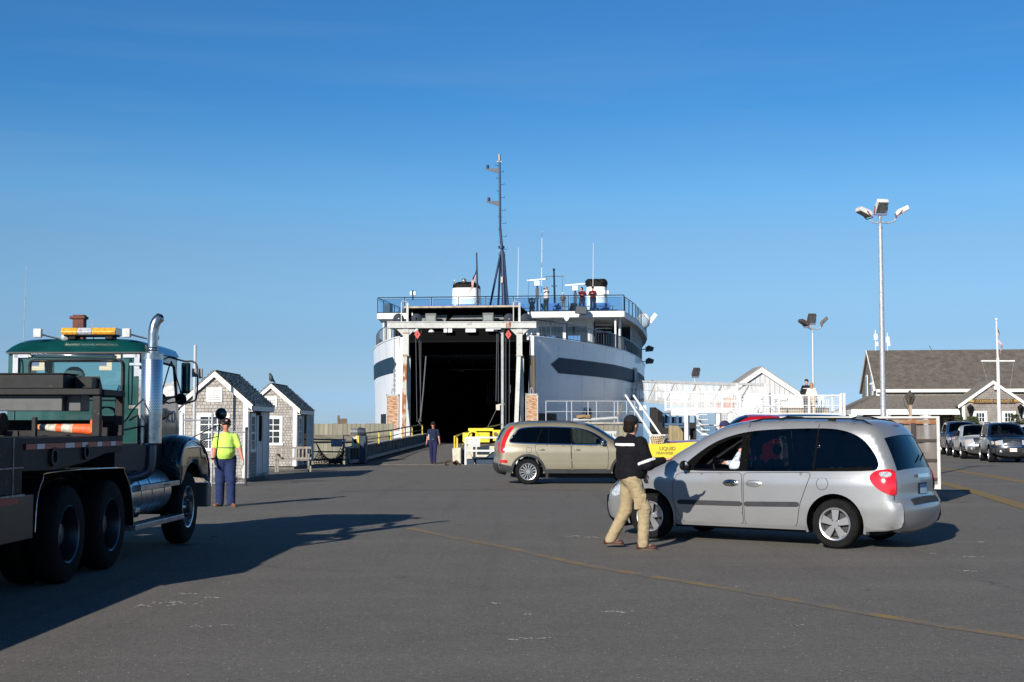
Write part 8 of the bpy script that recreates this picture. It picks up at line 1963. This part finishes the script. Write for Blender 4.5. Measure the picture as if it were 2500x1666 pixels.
def terminal():
    O = Vector((24.5, 88, 0)); rz = -R(8); t = thing('terminal_building', 'long shingled terminal building with porch and a gabled entrance wing bearing a carved sign', 'building', O, rz)
    M = Matrix.Translation(O) @ Matrix.Rotation(rz, 4, 'Z'); Mi = M.inverted()
    def loc(px, py, a=None, b=None):  # intersection of the pixel ray with local plane x=a or y=b
        C_ = Mi @ Vector((0, 0, CAMH)); D_ = (Mi.to_3x3() @ (at(px, py, 100)-Vector((0, 0, CAMH))))
        s_ = (a-C_.x)/D_.x if a is not None else (b-C_.y)/D_.y; return C_+D_*s_
    wallm = brickmat('terminal_shingle', (.34, .31, .28), (.27, .243, .22), (.15, .13, .12), .15, .105, .008, .6, vscale=1.5, var=.3)
    roofm = brickmat('terminal_roof', (.17, .150, .128), (.14, .123, .105), (.085, .075, .065), .2, .075, .006, .5, xz='roof', vscale=2.5, var=.4)
    zr = loc(2122, 858, b=4).z; ze = loc(2300, 950, b=0).z; zpt = loc(2300, 967, b=0).z; zpe = 2.74; L_ = 26
    m = MB(); m.box(0, L_, 0, 8, 0, ze); m.prx([(0, ze), (8, ze), (4, zr-.1)], 0, L_); w_ = m.build('wall', wallm, t)
    m = MB(); m.prx([(-.3, ze-.12), (4, zr-.05), (4, zr+.06), (-.34, ze+.02)], -.15, L_); m.prx([(8.3, ze-.12), (4, zr-.05), (4, zr+.06), (8.34, ze+.02)], -.15, L_); m.build('roof', roofm, t)
    m = MB(); m.box(-.1, L_, -.33, -.28, ze-.22, ze-.0); m.box(-.06, .16, -.04, 0, zpt, ze-.1); m.prx([(-.34, ze-.1), (-.30, ze+.03), (4, zr+.07), (8.3, ze+.03), (8.3, ze-.1), (4, zr-.08)], -.20, -.15); m.build('fascia', trim_white, t)
    # hipped porch roof round the left end
    pr = pmat('porch_roof', (.18, .16, .135), .9, var=.3, vscale=5, bump=.3, bscale=20)
    m = MB(); A = (-2, -3.2, zpe); B_ = (L_, -3.2, zpe); C_ = (L_, 0, zpt); D_ = (0, 0, zpt); E_ = (-2, 8, zpe); F_ = (0, 8, zpt)
    m.add([A, B_, C_, D_], [(0, 1, 2, 3)]); m.add([A, D_, F_, E_], [(0, 1, 2, 3)]); m.build('porch_roof', pr, t, solid=.08, normals=False)
    m = MB(); m.box(-2.03, 9.6, -3.26, -3.16, zpe-.34, zpe-.0); m.box(-2.06, -1.96, -3.2, 8, zpe-.34, zpe-.0); m.build('porch_fascia', trim_white, t)
    for x in (-1.85, .1, 2.6, 5.4, 8.2): m = MB(); m.box(x-.13, x+.13, -3.2, -2.95, 0, zpe-.3); m.pry([(x-.4, zpe-.34), (x+.4, zpe-.34), (x+.13, zpe-.62), (x-.13, zpe-.62)], -3.1, -3.05); m.build('porch_post', trim_white, t)
    for y in (-1.2, .9, 3, 5.2, 7.4): m = MB(); m.box(-1.98, -1.74, y-.12, y+.12, 0, zpe-.3); m.prx([(y-.4, zpe-.34), (y+.4, zpe-.34), (y+.13, zpe-.62), (y-.13, zpe-.62)], -1.9, -1.85); m.build('porch_post', trim_white, t)
    for x0 in (1.3, 5.0, 8.0):
        m = MB(); m.box(x0-.75, x0+.75, -.05, 0, .9, 2.25); f = m.build('window', pmat('frame_beige', (.45, .43, .38), .6), t); m = MB(); m.box(x0-.5, x0+.5, -.07, -.05, 1.0, 2.1); m.build('pane', pmat('pane_dark', (.015, .018, .022), .08), f)
    for y in (2.4, 5.2): m = MB(); m.box(-.04, 0, y-.45, y+.45, zpt+.1, zpt+1.6); f = m.build('window', trim_white, t); m = MB(); m.box(-.06, -.04, y-.3, y+.3, zpt+.2, zpt+1.45); m.build('pane', pmat('pane_dark', (.015, .018, .022), .08), f)
    # entrance wing
    yb = -3.9; pk = loc(2424, 931, b=yb); lf = loc(2342, 992, b=yb); cxw = pk.x; hw2 = cxw-lf.x-.18; zw = lf.z+.08; zk = pk.z-.1
    m = MB(); m.box(cxw-hw2, cxw+hw2, yb, 0, 0, zw); m.pry([(cxw-hw2, zw), (cxw+hw2, zw), (cxw, zk)], yb, 2.0); wg = m.build('wing_wall', wallm, t)
    m = MB()
    for sg in (-1, 1): m.pry([(cxw, zk-.0), (cxw+sg*(hw2+.25), zw-.12), (cxw+sg*(hw2+.25), zw+.02), (cxw, zk+.16)], yb-.12, 3.0)
    m.build('wing_roof', pmat('wing_roof', (.21, .19, .165), .9, var=.25, vscale=6, bump=.3), t)
    m = MB()
    for sg in (-1, 1): m.pry([(cxw, zk-.08), (cxw+sg*(hw2+.27), zw-.22), (cxw+sg*(hw2+.27), zw-.02), (cxw, zk+.13)], yb-.18, yb-.12)
    m.box(cxw-hw2-.02, cxw-hw2+.16, yb-.03, yb, 0, zw); m.box(cxw+hw2-.16, cxw+hw2+.02, yb-.03, yb, 0, zw); m.build('wing_trim', trim_white, t)
    m = MB(); m.tube([(cxw-hw2-.2, yb-.2, zw-.25), (cxw-hw2-.1, yb-.1, zw-.7), (cxw-hw2-.1, yb-.1, 0)], .04, 6); m.build('downpipe', dark_metal, t)
    for px in (2393, 2463):
        c = loc(px, 1020, b=yb); m = MB(); m.box(c.x-.42, c.x+.42, yb-.05, yb, .95, loc(px, 1004, b=yb).z); f = m.build('window', trim_white, wg)
        zt_ = loc(px, 1009, b=yb).z; m = MB(); m.box(c.x-.24, c.x+.24, yb-.06, yb-.05, 1.1, zt_); m.build('pane', pmat('pane_dark', (.015, .018, .022), .08), f)
        m = MB()
        for k in (-.08, .08): m.box(c.x+k-.015, c.x+k+.015, yb-.07, yb-.06, 1.1, zt_)
        for k in range(1, 5): m.box(c.x-.24, c.x+.24, yb-.07, yb-.06, 1.1+(zt_-1.1)*k/5-.012, 1.1+(zt_-1.1)*k/5+.012)
        m.build('glazing_bars', trim_white, f)
    for px in (2367, 2490):
        c = loc(px, 1003, b=yb); m = MB(); m.lathe([(0, .42), (.03, .38), (.20, .25), (.22, .18), (.13, -.1), (.06, -.16), (.05, -.4), (0, -.42)], (c.x, yb-.28, c.z), 'z', 8); m.bar((c.x, yb-.28, c.z-.3), (c.x, yb, c.z-.3), .05, .05); m.build('wall_lantern', black_plastic, t)
    a = loc(2378, 980, b=yb); b = loc(2475, 980, b=yb); zc = (a.z+b.z)/2
    m = MB(); m.pry([(a.x-.05, zc-.14), (a.x-.12, zc), (a.x-.05, zc+.14), (b.x+.05, zc+.14), (b.x+.12, zc), (b.x+.05, zc-.14)], yb-.1, yb-.04); sb = m.build('sign_board', pmat('sign_brown', (.09, .04, .02), .6, var=.2), t, bevel=.01)
    gd = pmat('gold_leaf', (.65, .45, .12), .35, .5); m = MB()
    for x, sg in ((a.x-.08, -1), (b.x+.08, 1)): m.tube([(x+sg*.10*math.cos(k*.6)*(1-k*.08)+sg*.02, yb-.12, zc+.12*math.sin(k*.6)*(1-k*.08)) for k in range(11)], .035, 6); m.pry([(x, zc-.08), (x+sg*.26, zc-.02), (x+sg*.2, zc+.05), (x, zc+.1)] if sg > 0 else [(x, zc+.1), (x+sg*.2, zc+.05), (x+sg*.26, zc-.02), (x, zc-.08)], yb-.11, yb-.06)
    m.build('gold_scroll', gd, sb)
    text_obj('sign_letters', 'STEAMSHIP AUTHORITY', .25, gd, sb, ((a.x+b.x)/2, yb-.11, zc), (R(90), 0, 0), .008, sx=(b.x-a.x)*.95/(.25*11.4))
    c = loc(2430, 952, b=yb); m = MB(); m.lathe([(0, 0), (.12, 0), (.14, .14), (.06, .28)], (c.x, yb-.2, c.z), 'z', 10); m.build('wall_camera', trim_white, t)
    # roof antennas
    m = MB()
    for px, h in ((2138, .9), (2167, .7)):
        c = loc(px, 856, b=4); x = c.x; m.cyl((x, 4, zr), (x, 4, zr+h+.6), .03, n=6); m.box(x-.12, x+.12, 3.9, 3.95, zr+h-.1, zr+h+.3); m.box(x, x+.16, 3.85, 4, zr+.35, zr+.65)
    m.build('roof_antenna', pmat('antenna_white', (.75, .75, .75), .5), t); c = loc(2274, 852, b=4); m = MB(); m.cyl((c.x-.15, 4, zr+.35), (c.x+.05, 4, zr), .02, n=6); m.build('roof_rod', dark_metal, t)
    m = MB(); m.box(-.12, -.02, 1.0, 1.2, ze-.1, ze+.5); m.lathe([(0, .15), (.16, .05), (.15, 0), (0, 0)], (-.2, 1.1, ze+.35), 'z', 10); m.build('gable_lamp', trim_white, t)
terminal()
# hedges and a bare shrub
leafm = pmat('hedge_leaf', (.045, .06, .022), .8, var=.5, vscale=6)
def hedge(label, px0, px1, Y, py, seed):
    a = at(px0, 1040, Y); b = at(px1, 1040, Y); t = thing('hedge', label, 'hedge', (a.x, Y, 0)); r_ = random.Random(seed); zt_ = CAMH+(1040-py)*Y/3200; m = MB()
    for k in range(2600):
        u = r_.random(); x = (b.x-a.x)*u; h = zt_*(.88+.12*math.sin(u*9+seed)+.05*math.sin(u*31)); z = h*(1-r_.random()**2.2*.6); y = r_.uniform(-.6, .6); s = .07
        n_ = Vector((r_.gauss(0, 1), r_.gauss(0, 1), r_.gauss(0, 1))).normalized(); u_ = n_.orthogonal().normalized()*s; v_ = n_.cross(u_.normalized())*s*.6; c = Vector((x, y, z)); m.add([c-u_, c+v_, c+u_, c-v_], [(0, 1, 2, 3)])
    m.build('leaves', leafm, t, normals=False)
hedge('low clipped green hedge under the left entrance window of the terminal', 2338, 2386, 81, 1019, 1)
hedge('green hedge under the right wall lantern of the terminal', 2474, 2540, 80, 1014, 2)
o = at(2128, 1040, 80); t = thing('bare_shrub', 'small leafless shrub in front of the terminal porch', 'shrub', (o.x, 80, 0)); m = MB(); r_ = random.Random(2)
def branch(p, d, l, r, n):
    q = p+d*l; m.cyl(p, q, r, r*.6, 5, False)
    if n:
        for k in range(3): branch(p+d*l*r_.uniform(.5, 1), (d+Vector((r_.gauss(0, .5), r_.gauss(0, .5), r_.uniform(-.1, .4)))).normalized(), l*r_.uniform(.6, .8), r*.55, n-1)
for k in range(4): branch(Vector((0, 0, 0)), Vector((r_.gauss(0, .25), r_.gauss(0, .2), 1)).normalized(), 1.1, .035, 4)
m.build('branches', pmat('twig', (.10, .075, .055), .9), t)
# flagpole, street lantern
Y = 72; o = at(2440, 1040, Y); t = thing('flagpole', 'white flagpole with a crosstree in front of the terminal entrance', 'flagpole', (o.x, Y, 0)); zt_ = at(0, 784, Y).z; zy = at(0, 882, Y).z
m = MB(); m.cyl((0, 0, 0), (0, 0, zy+.15), .11, .085, 14); m.cyl((0, 0, zy-.1), (-.03, 0, zt_), .06, .04, 12); m.ell((-.03, 0, zt_+.08), (.07, .07, .08)); m.build('pole', gw, t, smooth=60)
m = MB(); m.cyl((-.92, 0, zy), (.92, 0, zy), .05, n=10); m.build('crosstree', gw, t, smooth=60)
m = MB(); m.tube([(-.88, 0, zy), (-.35, 0, 3.0), (-.25, 0, 1.5)], .008, 4); m.tube([(.88, 0, zy), (.45, 0, 2.6)], .008, 4); m.build('halyard', pmat('rope_grey', (.3, .3, .3), .8), t)
us_flag(Vector((o.x+.04, Y, at(0, 797, Y).z)), None, 'limp striped flag near the top of the white flagpole by the terminal', 1, 1.3, None, 0, .18)
Y = 62; o = at(2223, 1040, Y); t = thing('street_lantern', 'old style lantern on a tan post in front of the terminal porch', 'street lamp', (o.x, Y, 0)); zl = at(0, 990, Y).z
m = MB(); m.box(-.06, .06, -.06, .06, 0, zl); m.build('post', pmat('post_tan', (.42, .30, .20), .7), t); m = MB(); m.lathe([(.05, 0), (.12, .06), (.24, .40), (.25, .42)], (0, 0, zl), 'z', 6); m.build('lamp_glass', glass('lantern_glass', (.65, .6, .45)), t); m = MB(); m.lathe([(.28, .40), (.22, .47), (.08, .62), (.05, .70), (0, .72)], (0, 0, zl), 'z', 6)
for k in range(6): a = k*math.pi/3; m.bar((.11*math.cos(a), .11*math.sin(a), zl+.05), (.25*math.cos(a), .25*math.sin(a), zl+.42), .025, .025)
m.tube([(-.06, 0, zl-.3), (-.25, 0, zl+.0), (-.3, 0, zl+.3), (-.2, 0, zl+.42)], .018, 5); m.build('lamp_cap', pmat('lamp_bronze_dark', (.07, .06, .045), .5), t)

# ------------------------------------------------------------------ box trailer with clear curtains
def trailer():
    A = Vector((9.31, 28.7, 0)); B_ = Vector((6.10, 29.75, 0)); d = (B_-A); L_ = d.length; rz = math.atan2(d.y, d.x)
    t = thing('curtain_trailer', 'low trailer with rusty white frame and clear plastic curtains, behind the minivan', 'trailer', A, rz); W_ = 1.9; zt_ = 1.89; zb = .30   # local x along A->B, y to its left (toward camera side is +y?)
    sg = -1 if Vector((-d.y, d.x, 0)).dot(Vector((0, -1, 0))) > 0 else 1   # body extends away from the camera
    fr = pmat('trailer_frame', (.50, .50, .48), .5, var=.1, col3=(.30, .12, .05), fac3=(.68, .74), scale3=4)
    m = MB()
    for y in (0, sg*W_):
        m.box(0, L_, y-.03, y+.03, zt_-.05, zt_); m.box(0, L_, y-.03, y+.03, zb, zb+.10)
        for x in (0, L_): m.box(x-.035, x+.035, y-.035, y+.035, zb, zt_)
    for x in (0, L_): m.box(x-.035, x+.035, min(0, sg*W_), max(0, sg*W_), zt_-.08, zt_-.002); m.box(x-.035, x+.035, min(0, sg*W_), max(0, sg*W_), zb, zb+.1)
    m.build('frame', fr, t, bevel=.006)
    m = MB(); m.box(.0, L_, min(0, sg*W_)+.03, max(0, sg*W_)-.03, zt_-.03, zt_-.01); m.build('roof_panel', pmat('trailer_roof', (.4, .4, .38), .6), t); m = MB(); m.box(0.03, L_-.03, min(0, sg*W_)+.03, max(0, sg*W_)-.03, zb+.05, zb+.10); m.build('deck', pmat('trailer_deck', (.05, .04, .035), .8), t)
    m = MB(); m.box(.03, L_-.03, .01, .025, zt_-.17, zt_-.07); m.build('rusty_valance', pmat('valance_rust', (.25, .20, .14), .7, col2=(.26, .09, .03), fac=(.45, .55), vscale=5), t)
    cu = bpy.data.materials.new('clear_curtain'); cu.use_nodes = True; N = cu.node_tree.nodes; K = cu.node_tree.links; b = N['Principled BSDF']; b.inputs['Base Color'].default_value = (.19, .165, .145, 1); b.inputs['Roughness'].default_value = .2; b.inputs['Coat Weight'].default_value = 1; b.inputs['Alpha'].default_value = .94; b.inputs['Specular IOR Level'].default_value = .9
    r_ = random.Random(6); m = MB(); nx, nz = 150, 24
    def f(u, v):
        x = .04+(L_-.08)*u; z = zb+.1+(zt_-.18-zb-.1)*v; k = noise.noise(Vector((x*3.5, z*.9, 0)))*.10+noise.noise(Vector((x*9, z*1.5, 5)))*.035+.012*math.sin(x*9); return Vector((x, -sg*.0+sg*.03+k*.5, z))
    m.grid(f, nx, nz); m.build('curtain', cu, t, smooth=180, normals=False)
    m = MB(); 
    for k in range(1, 5): x = L_*k/5+.1; m.box(x-.05, x+.05, -.03, -.02, zb+.08, zt_-.15)
    for x in (.52, ): m.box(x-.05, x+.05, -.03, -.02, zb+.08, zt_-.15)
    for z in (.52, .93, 1.36): m.box(.03, L_, -.035, -.025, z-.03, z+.03)
    if sg < 0: m.v = [(v[0], -v[1], v[2]) for v in m.v]
    m.build('strap', pmat('strap_brown', (.03, .022, .02), .7), t)
    for x in (.42,):
        for y in (.1*sg+.12*sg, sg*(W_-.2)): wheel(t, x, y, .30, .2, .17, 5, 'plain', 1 if y*sg < 1 else -1, pmat('rim_white', (.5, .5, .5), .5))
    m = MB(); m.bar((.12, .08*sg, zb), (.0, .08*sg, .05), .05, .05);  m.box(.3, 1.2, .1*sg if sg > 0 else -W_+.1, W_-.1 if sg > 0 else -.1, .22, zb); m.build('undercarriage', dark_metal, t)
    m = MB(); m.box(-.05, -.035, min(.15*sg, .3*sg), max(.15*sg, .3*sg), zb, zb+.08); m.build('tail_lamp', red_lens, t)
trailer()

# ------------------------------------------------------------------ other vehicles
navyp = paint('navy_car_paint', (.005, .010, .022), .0); whitep = paint('white_car_paint', (.70, .70, .69), 0, .3); redp = paint('red_car_paint', (.42, .008, .02), .1, .25); silver2 = paint('silver_truck_paint', (.50, .52, .53), .4, .35); bluep = paint('blue_car_paint', (.015, .045, .11), .3)
def park(name, label, px, Y, deg, pm, kind, sc=1.0, **k):
    p = at(px, 1040, Y); h = R(deg); lf = Vector((-math.sin(h), math.cos(h), 0)); f = Vector((math.cos(h), math.sin(h), 0))
    wb = 2.79 if kind == 'suv' else 3.15
    base = Vector((p.x, Y, 0))+lf*.9*sc-f*wb*sc     # px is the right front wheel
    return generic_car(name, label, base, h, pm, kind, scale=sc, **k)
park('suv', 'dark blue suv with chrome grille and roof rails, nearest of the waiting cars', 2413, 60.5, -102, navyp, 'suv', 1.0, plate='45E 55A', emblem=True, group='vehicles waiting at the right')
park('pickup_truck', 'silver pickup facing the camera between the two dark blue suvs', 2345, 67, -102, silver2, 'pickup', 1.0, cat='pickup truck', group='vehicles waiting at the right', dark_bumper=False)
park('suv', 'blue suv partly behind the silver pickup, beside the trailer', 2311, 74, -102, bluep, 'suv', 1.06, group='vehicles waiting at the right')
park('suv', 'white suv whose roof shows behind the dark blue parked suv', 2400, 78, -102, whitep, 'suv', 1.06, parts=False, group='vehicles waiting at the right')
park('suv', 'white car cut off by the right edge of the photo, beyond the dark blue suv', 2488, 69, -100, whitep, 'suv', .95, group='vehicles waiting at the right')
r_, c_ = generic_car('pickup_truck', 'red pickup with a yellow snow plow mostly hidden behind the minivan', Vector((8.95, 37.4, 0)), R(175), redp, 'pickup', cat='pickup truck', scale=1.15)
# snow plow on the pickup front
m = MB(); yl_ = pmat('plow_yellow', (.64, .52, .02), .45, coat=.2, var=.08)
prf = [(4.30, .25), (4.22, .40), (4.20, .62), (4.26, .85), (4.38, 1.04)]
for (a, b), (c, d) in zip(prf, prf[1:]): m.add([(a, -1.1, b), (a, 1.15, b), (c, 1.15, d), (c, -1.1, d)], [(0, 1, 2, 3)])
pl = m.build('plow_blade', yl_, r_, solid=.03, smooth=60, merge=.001)
m = MB(); 
for y in (-1.1, -.35, .4, 1.15): m.box(4.12, 4.22, y-.02, y+.02, .3, 1.0)
m.box(4.0, 4.15, -.5, .5, .35, .5); m.build('plow_rib', yl_, pl)
m = MB(); m.pry([(2.9, .66), (2.9, 1.10), (4.75, .99), (4.75, .62)], 1.17, 1.19); sp_o = m.build('side_board', yl_, r_)
text_obj('board_text', 'LIQUID', .12, dark_metal, sp_o, (3.95, 1.196, .91), (R(90), 0, R(180)), .002); text_obj('board_text', 'TRANSFER', .09, dark_metal, sp_o, (4.02, 1.196, .80), (R(90), 0, R(180)), .002)
generic_car('suv', 'dark blue suv whose roof shows just right of the red pickup roof', Vector((10.3, 43.8, 0)), R(178), navyp, 'suv', parts=False, scale=1.12)
tow_truck(); deck_cone(); VAN, vcar = minivan(); suv_gold()
# ------------------------------------------------------------------ people near the camera
navyc = cloth('navy_trousers', (.022, .035, .10)); hivis = cloth('hivis_shirt', (.56, .86, .14), .08)
p = gnd(549, 1237)
pr, J = person('heavy person in a yellow green polo, navy trousers and pale gloves, near the tow truck', p+Vector((0, 0, 0)), 1.85, -78, headf=-72, top=hivis, sleeve='short', bottom=navyc, shoes=pmat('tan_boot', (.20, .08, .035), .7, var=.2), hat=cloth('black_cap', (.015, .015, .02)), belly=.14, gloves=cloth('pale_gloves', (.50, .46, .40)), glasses=True,
   skin=skin_red, feet=((.13, 0, 0), (-.12, .05, 0)), footdir=(-50, -115), hands=((.42, -.12, .86), (-.20, -.30, .86)), elbow=(Vector((.9, .5, 0)), Vector((-1, .5, 0))), fingerdir=(Vector((.15, -.05, -1)), Vector((.25, -.1, -1))), cuffw=1.4, thick=1.18, res=.014)
m = MB(); c = J['chest']-Vector((0, 0, .14)); 
def clipn(D, X, Y, Z): return np.maximum(D, np.maximum(abs(Z-float(c.z))-.012, abs(X-float(c.x)-.04)-.19))
sdf_obj('chest_stripe', [('c', J['waist']+Vector((0, -.0, 0)), J['chest'], .178, .168), ('e', J['waist']+J['Ft']*.088*J['S']+Vector((0, 0, .052)), (.202, .197, .205))], pmat('stripe_grey', (.12, .16, .10), .7), pr, res=.012, k=.045, clip=clipn)
m = MB(); h = J['head']; f = Vector((math.cos(R(-72)), math.sin(R(-72)), 0)); m.ell(h+f*.095+Vector((0, 0, .085)), (.028, .02, .02)); m.build('cap_badge', pmat('badge_red', (.5, .3, .3), .6), pr)
m = MB(); m.tube([J['hd'][1]+Vector((.026*math.cos(a), .026*math.sin(a), .03)) for a in [k*.785 for k in range(8)]], .006, 5, closed=True); m.build('wrist_band', black_mat, pr)
# officer walking off the ramp
p = gnd(1063, 1131, .02)
navyu = cloth('navy_uniform', (.016, .024, .055)); pr, J = person('person in dark navy short sleeved uniform and dark cap walking down the ferry ramp', Vector((p.x, 57.0, .03)), 1.84, -93, top=navyu, sleeve='short', bottom=cloth('navy_uniform_trousers', (.018, .02, .07)), shoes=black_mat, hat=cloth('black_cap', (.015, .015, .018)), glasses=True, skin=skin_red,
   feet=((.07, -.22, 0), (-.06, .20, .02)), footdir=(-88, -95), hands=((.30, -.10, .83), (-.30, -.02, .83)), res=.02)
m = MB(); m.box(-.02, .03, -.1, .12, -.12, .12); m.build('notebook', pmat('paper_grey', (.4, .4, .4), .7), pr, loc=J['el'][1]+Vector((.05, -.02, 0)))
m = MB(); m.box(-.03, .03, -.012, .0, -.02, .02); m.build('belt_buckle', chrome, pr, loc=J['P']+Vector((0, -.155, .09)))
# attendant reaching toward the van
base = Vector((1.72, 18.05, 0)); blackj = cloth('black_jacket', (.006, .006, .009), .3)
def stripes(sh, el, hd, chest, waist, Ft, Lt, S):
    up = Vector((0, 0, 1)); d = (el[1]-sh[1]).normalized(); m_ = el[1]*1.0
    return [(chest+up*.075, up, .020, .22), (sh[1].lerp(el[1], .86), d, .022, .13), (sh[0].lerp(el[0], .86), (el[0]-sh[0]).normalized(), .022, .13)]
G2 = gnd(1570, 1341)-base; G1 = gnd(1492, 1331)-base
pr, J = person('person in a black striped jacket, khaki trousers and black cap reaching toward the minivan', base, 1.86, 38, hipf=8, headf=34, pel=(-.09, .05, .965), lean=(.0, -.02), top=blackj, sleeve='long', bottom=khaki, shoes=pmat('brown_shoe', (.07, .022, .014), .5, var=.2), hat=cloth('black_cap', (.015, .015, .018)), hair=hair_dark,
   feet=((-.36, .26, .035), (.06, -.10, 0)), footdir=(-8, -4), hands=((.14, .30, 1.02), (.365, -.07, 1.215)), elbow=(Vector((-.4, .4, -.8)), Vector((-.25, -.25, -1))), fingerdir=(Vector((0, .1, -1)), Vector((1, .0, .10))), palm=(None, Vector((0, .35, 1))), cuffw=1.1, thick=1.06, bulk=.022, res=.013, stripes=stripes, wr=.008)
m = MB(); kp = base*0+J['P']+Vector((.02, -.17, .0)); m.tube([kp+Vector((.025*math.cos(a), -.01, .03*math.sin(a))) for a in [k*.785 for k in range(8)]], .003, 4, closed=True)
for a in (-.02, 0, .02): m.box(kp.x+a-.004, kp.x+a+.004, kp.y-.015, kp.y-.008, kp.z-.09, kp.z-.02)
m.build('keys', chrome, pr)
m = MB(); q = J['knees'][1].lerp(J['P']-Vector((0, 0, .1)), .35); m.box(q.x-.085, q.x+.075, q.y-.125, q.y-.10, q.z-.11, q.z+.10); m.box(q.x-.09, q.x+.08, q.y-.132, q.y-.10, q.z+.05, q.z+.105); m.build('cargo_pocket', khaki, pr, bevel=.01)
# attendant in a lime vest between van and pickup
p = at(1771, 1040, 24.2); p.z = 0
limev = cloth('lime_vest', (.30, .75, .05), .1)
vr, _ = person('person in a navy cap and lime safety vest standing beyond the minivan', p, 1.775, -150, headf=-175, top=cloth('navy_shirt', (.02, .025, .05)), sleeve='short', bottom=navyc, shoes=black_mat, hat=cloth('navy_cap', (.03, .035, .09)), res=.02)
sdf_obj('safety_vest', [('c', (0, 0, 1.02), (0, 0, 1.30), .165, .165), ('c', (-.02, 0, 1.38), (.02, 0, 1.42), .15, .10)], limev, vr, res=.02, k=.05)
# driver in the van: local left front seat
DM = VAN.matrix_world if False else Matrix.Translation(VAN.location) @ Matrix.Rotation(VAN.rotation_euler.z, 4, 'Z')
seat_w = DM @ Vector((1.50, .38, .0)); hd_ = math.degrees(VAN.rotation_euler.z); rot = Matrix.Rotation(VAN.rotation_euler.z, 3, 'Z')
def lv(x, y, z): return rot @ Vector((x, y, z))
person('driver in a pale shirt holding the steering wheel of the silver minivan', Vector((seat_w.x, seat_w.y, .33)), 1.74, hd_, pel=(0, 0, .34), seated=True, lean=tuple(lv(-.10, 0, 0).xy), feet=(lv(.62, .1, .03), lv(.62, -.1, .03)), top=cloth('pale_check_shirt', (.50, .56, .66), .5), sleeve='long', bottom=navyc, shoes=black_mat, hair=hair_dark,
   hands=(lv(.13, .06, .96), lv(.44, -.02, .80)), elbow=(lv(.4, .5, -.8), lv(0, -.6, -.6)), fingerdir=(lv(-.3, 0, 1), lv(1, 0, .1)), res=.018)
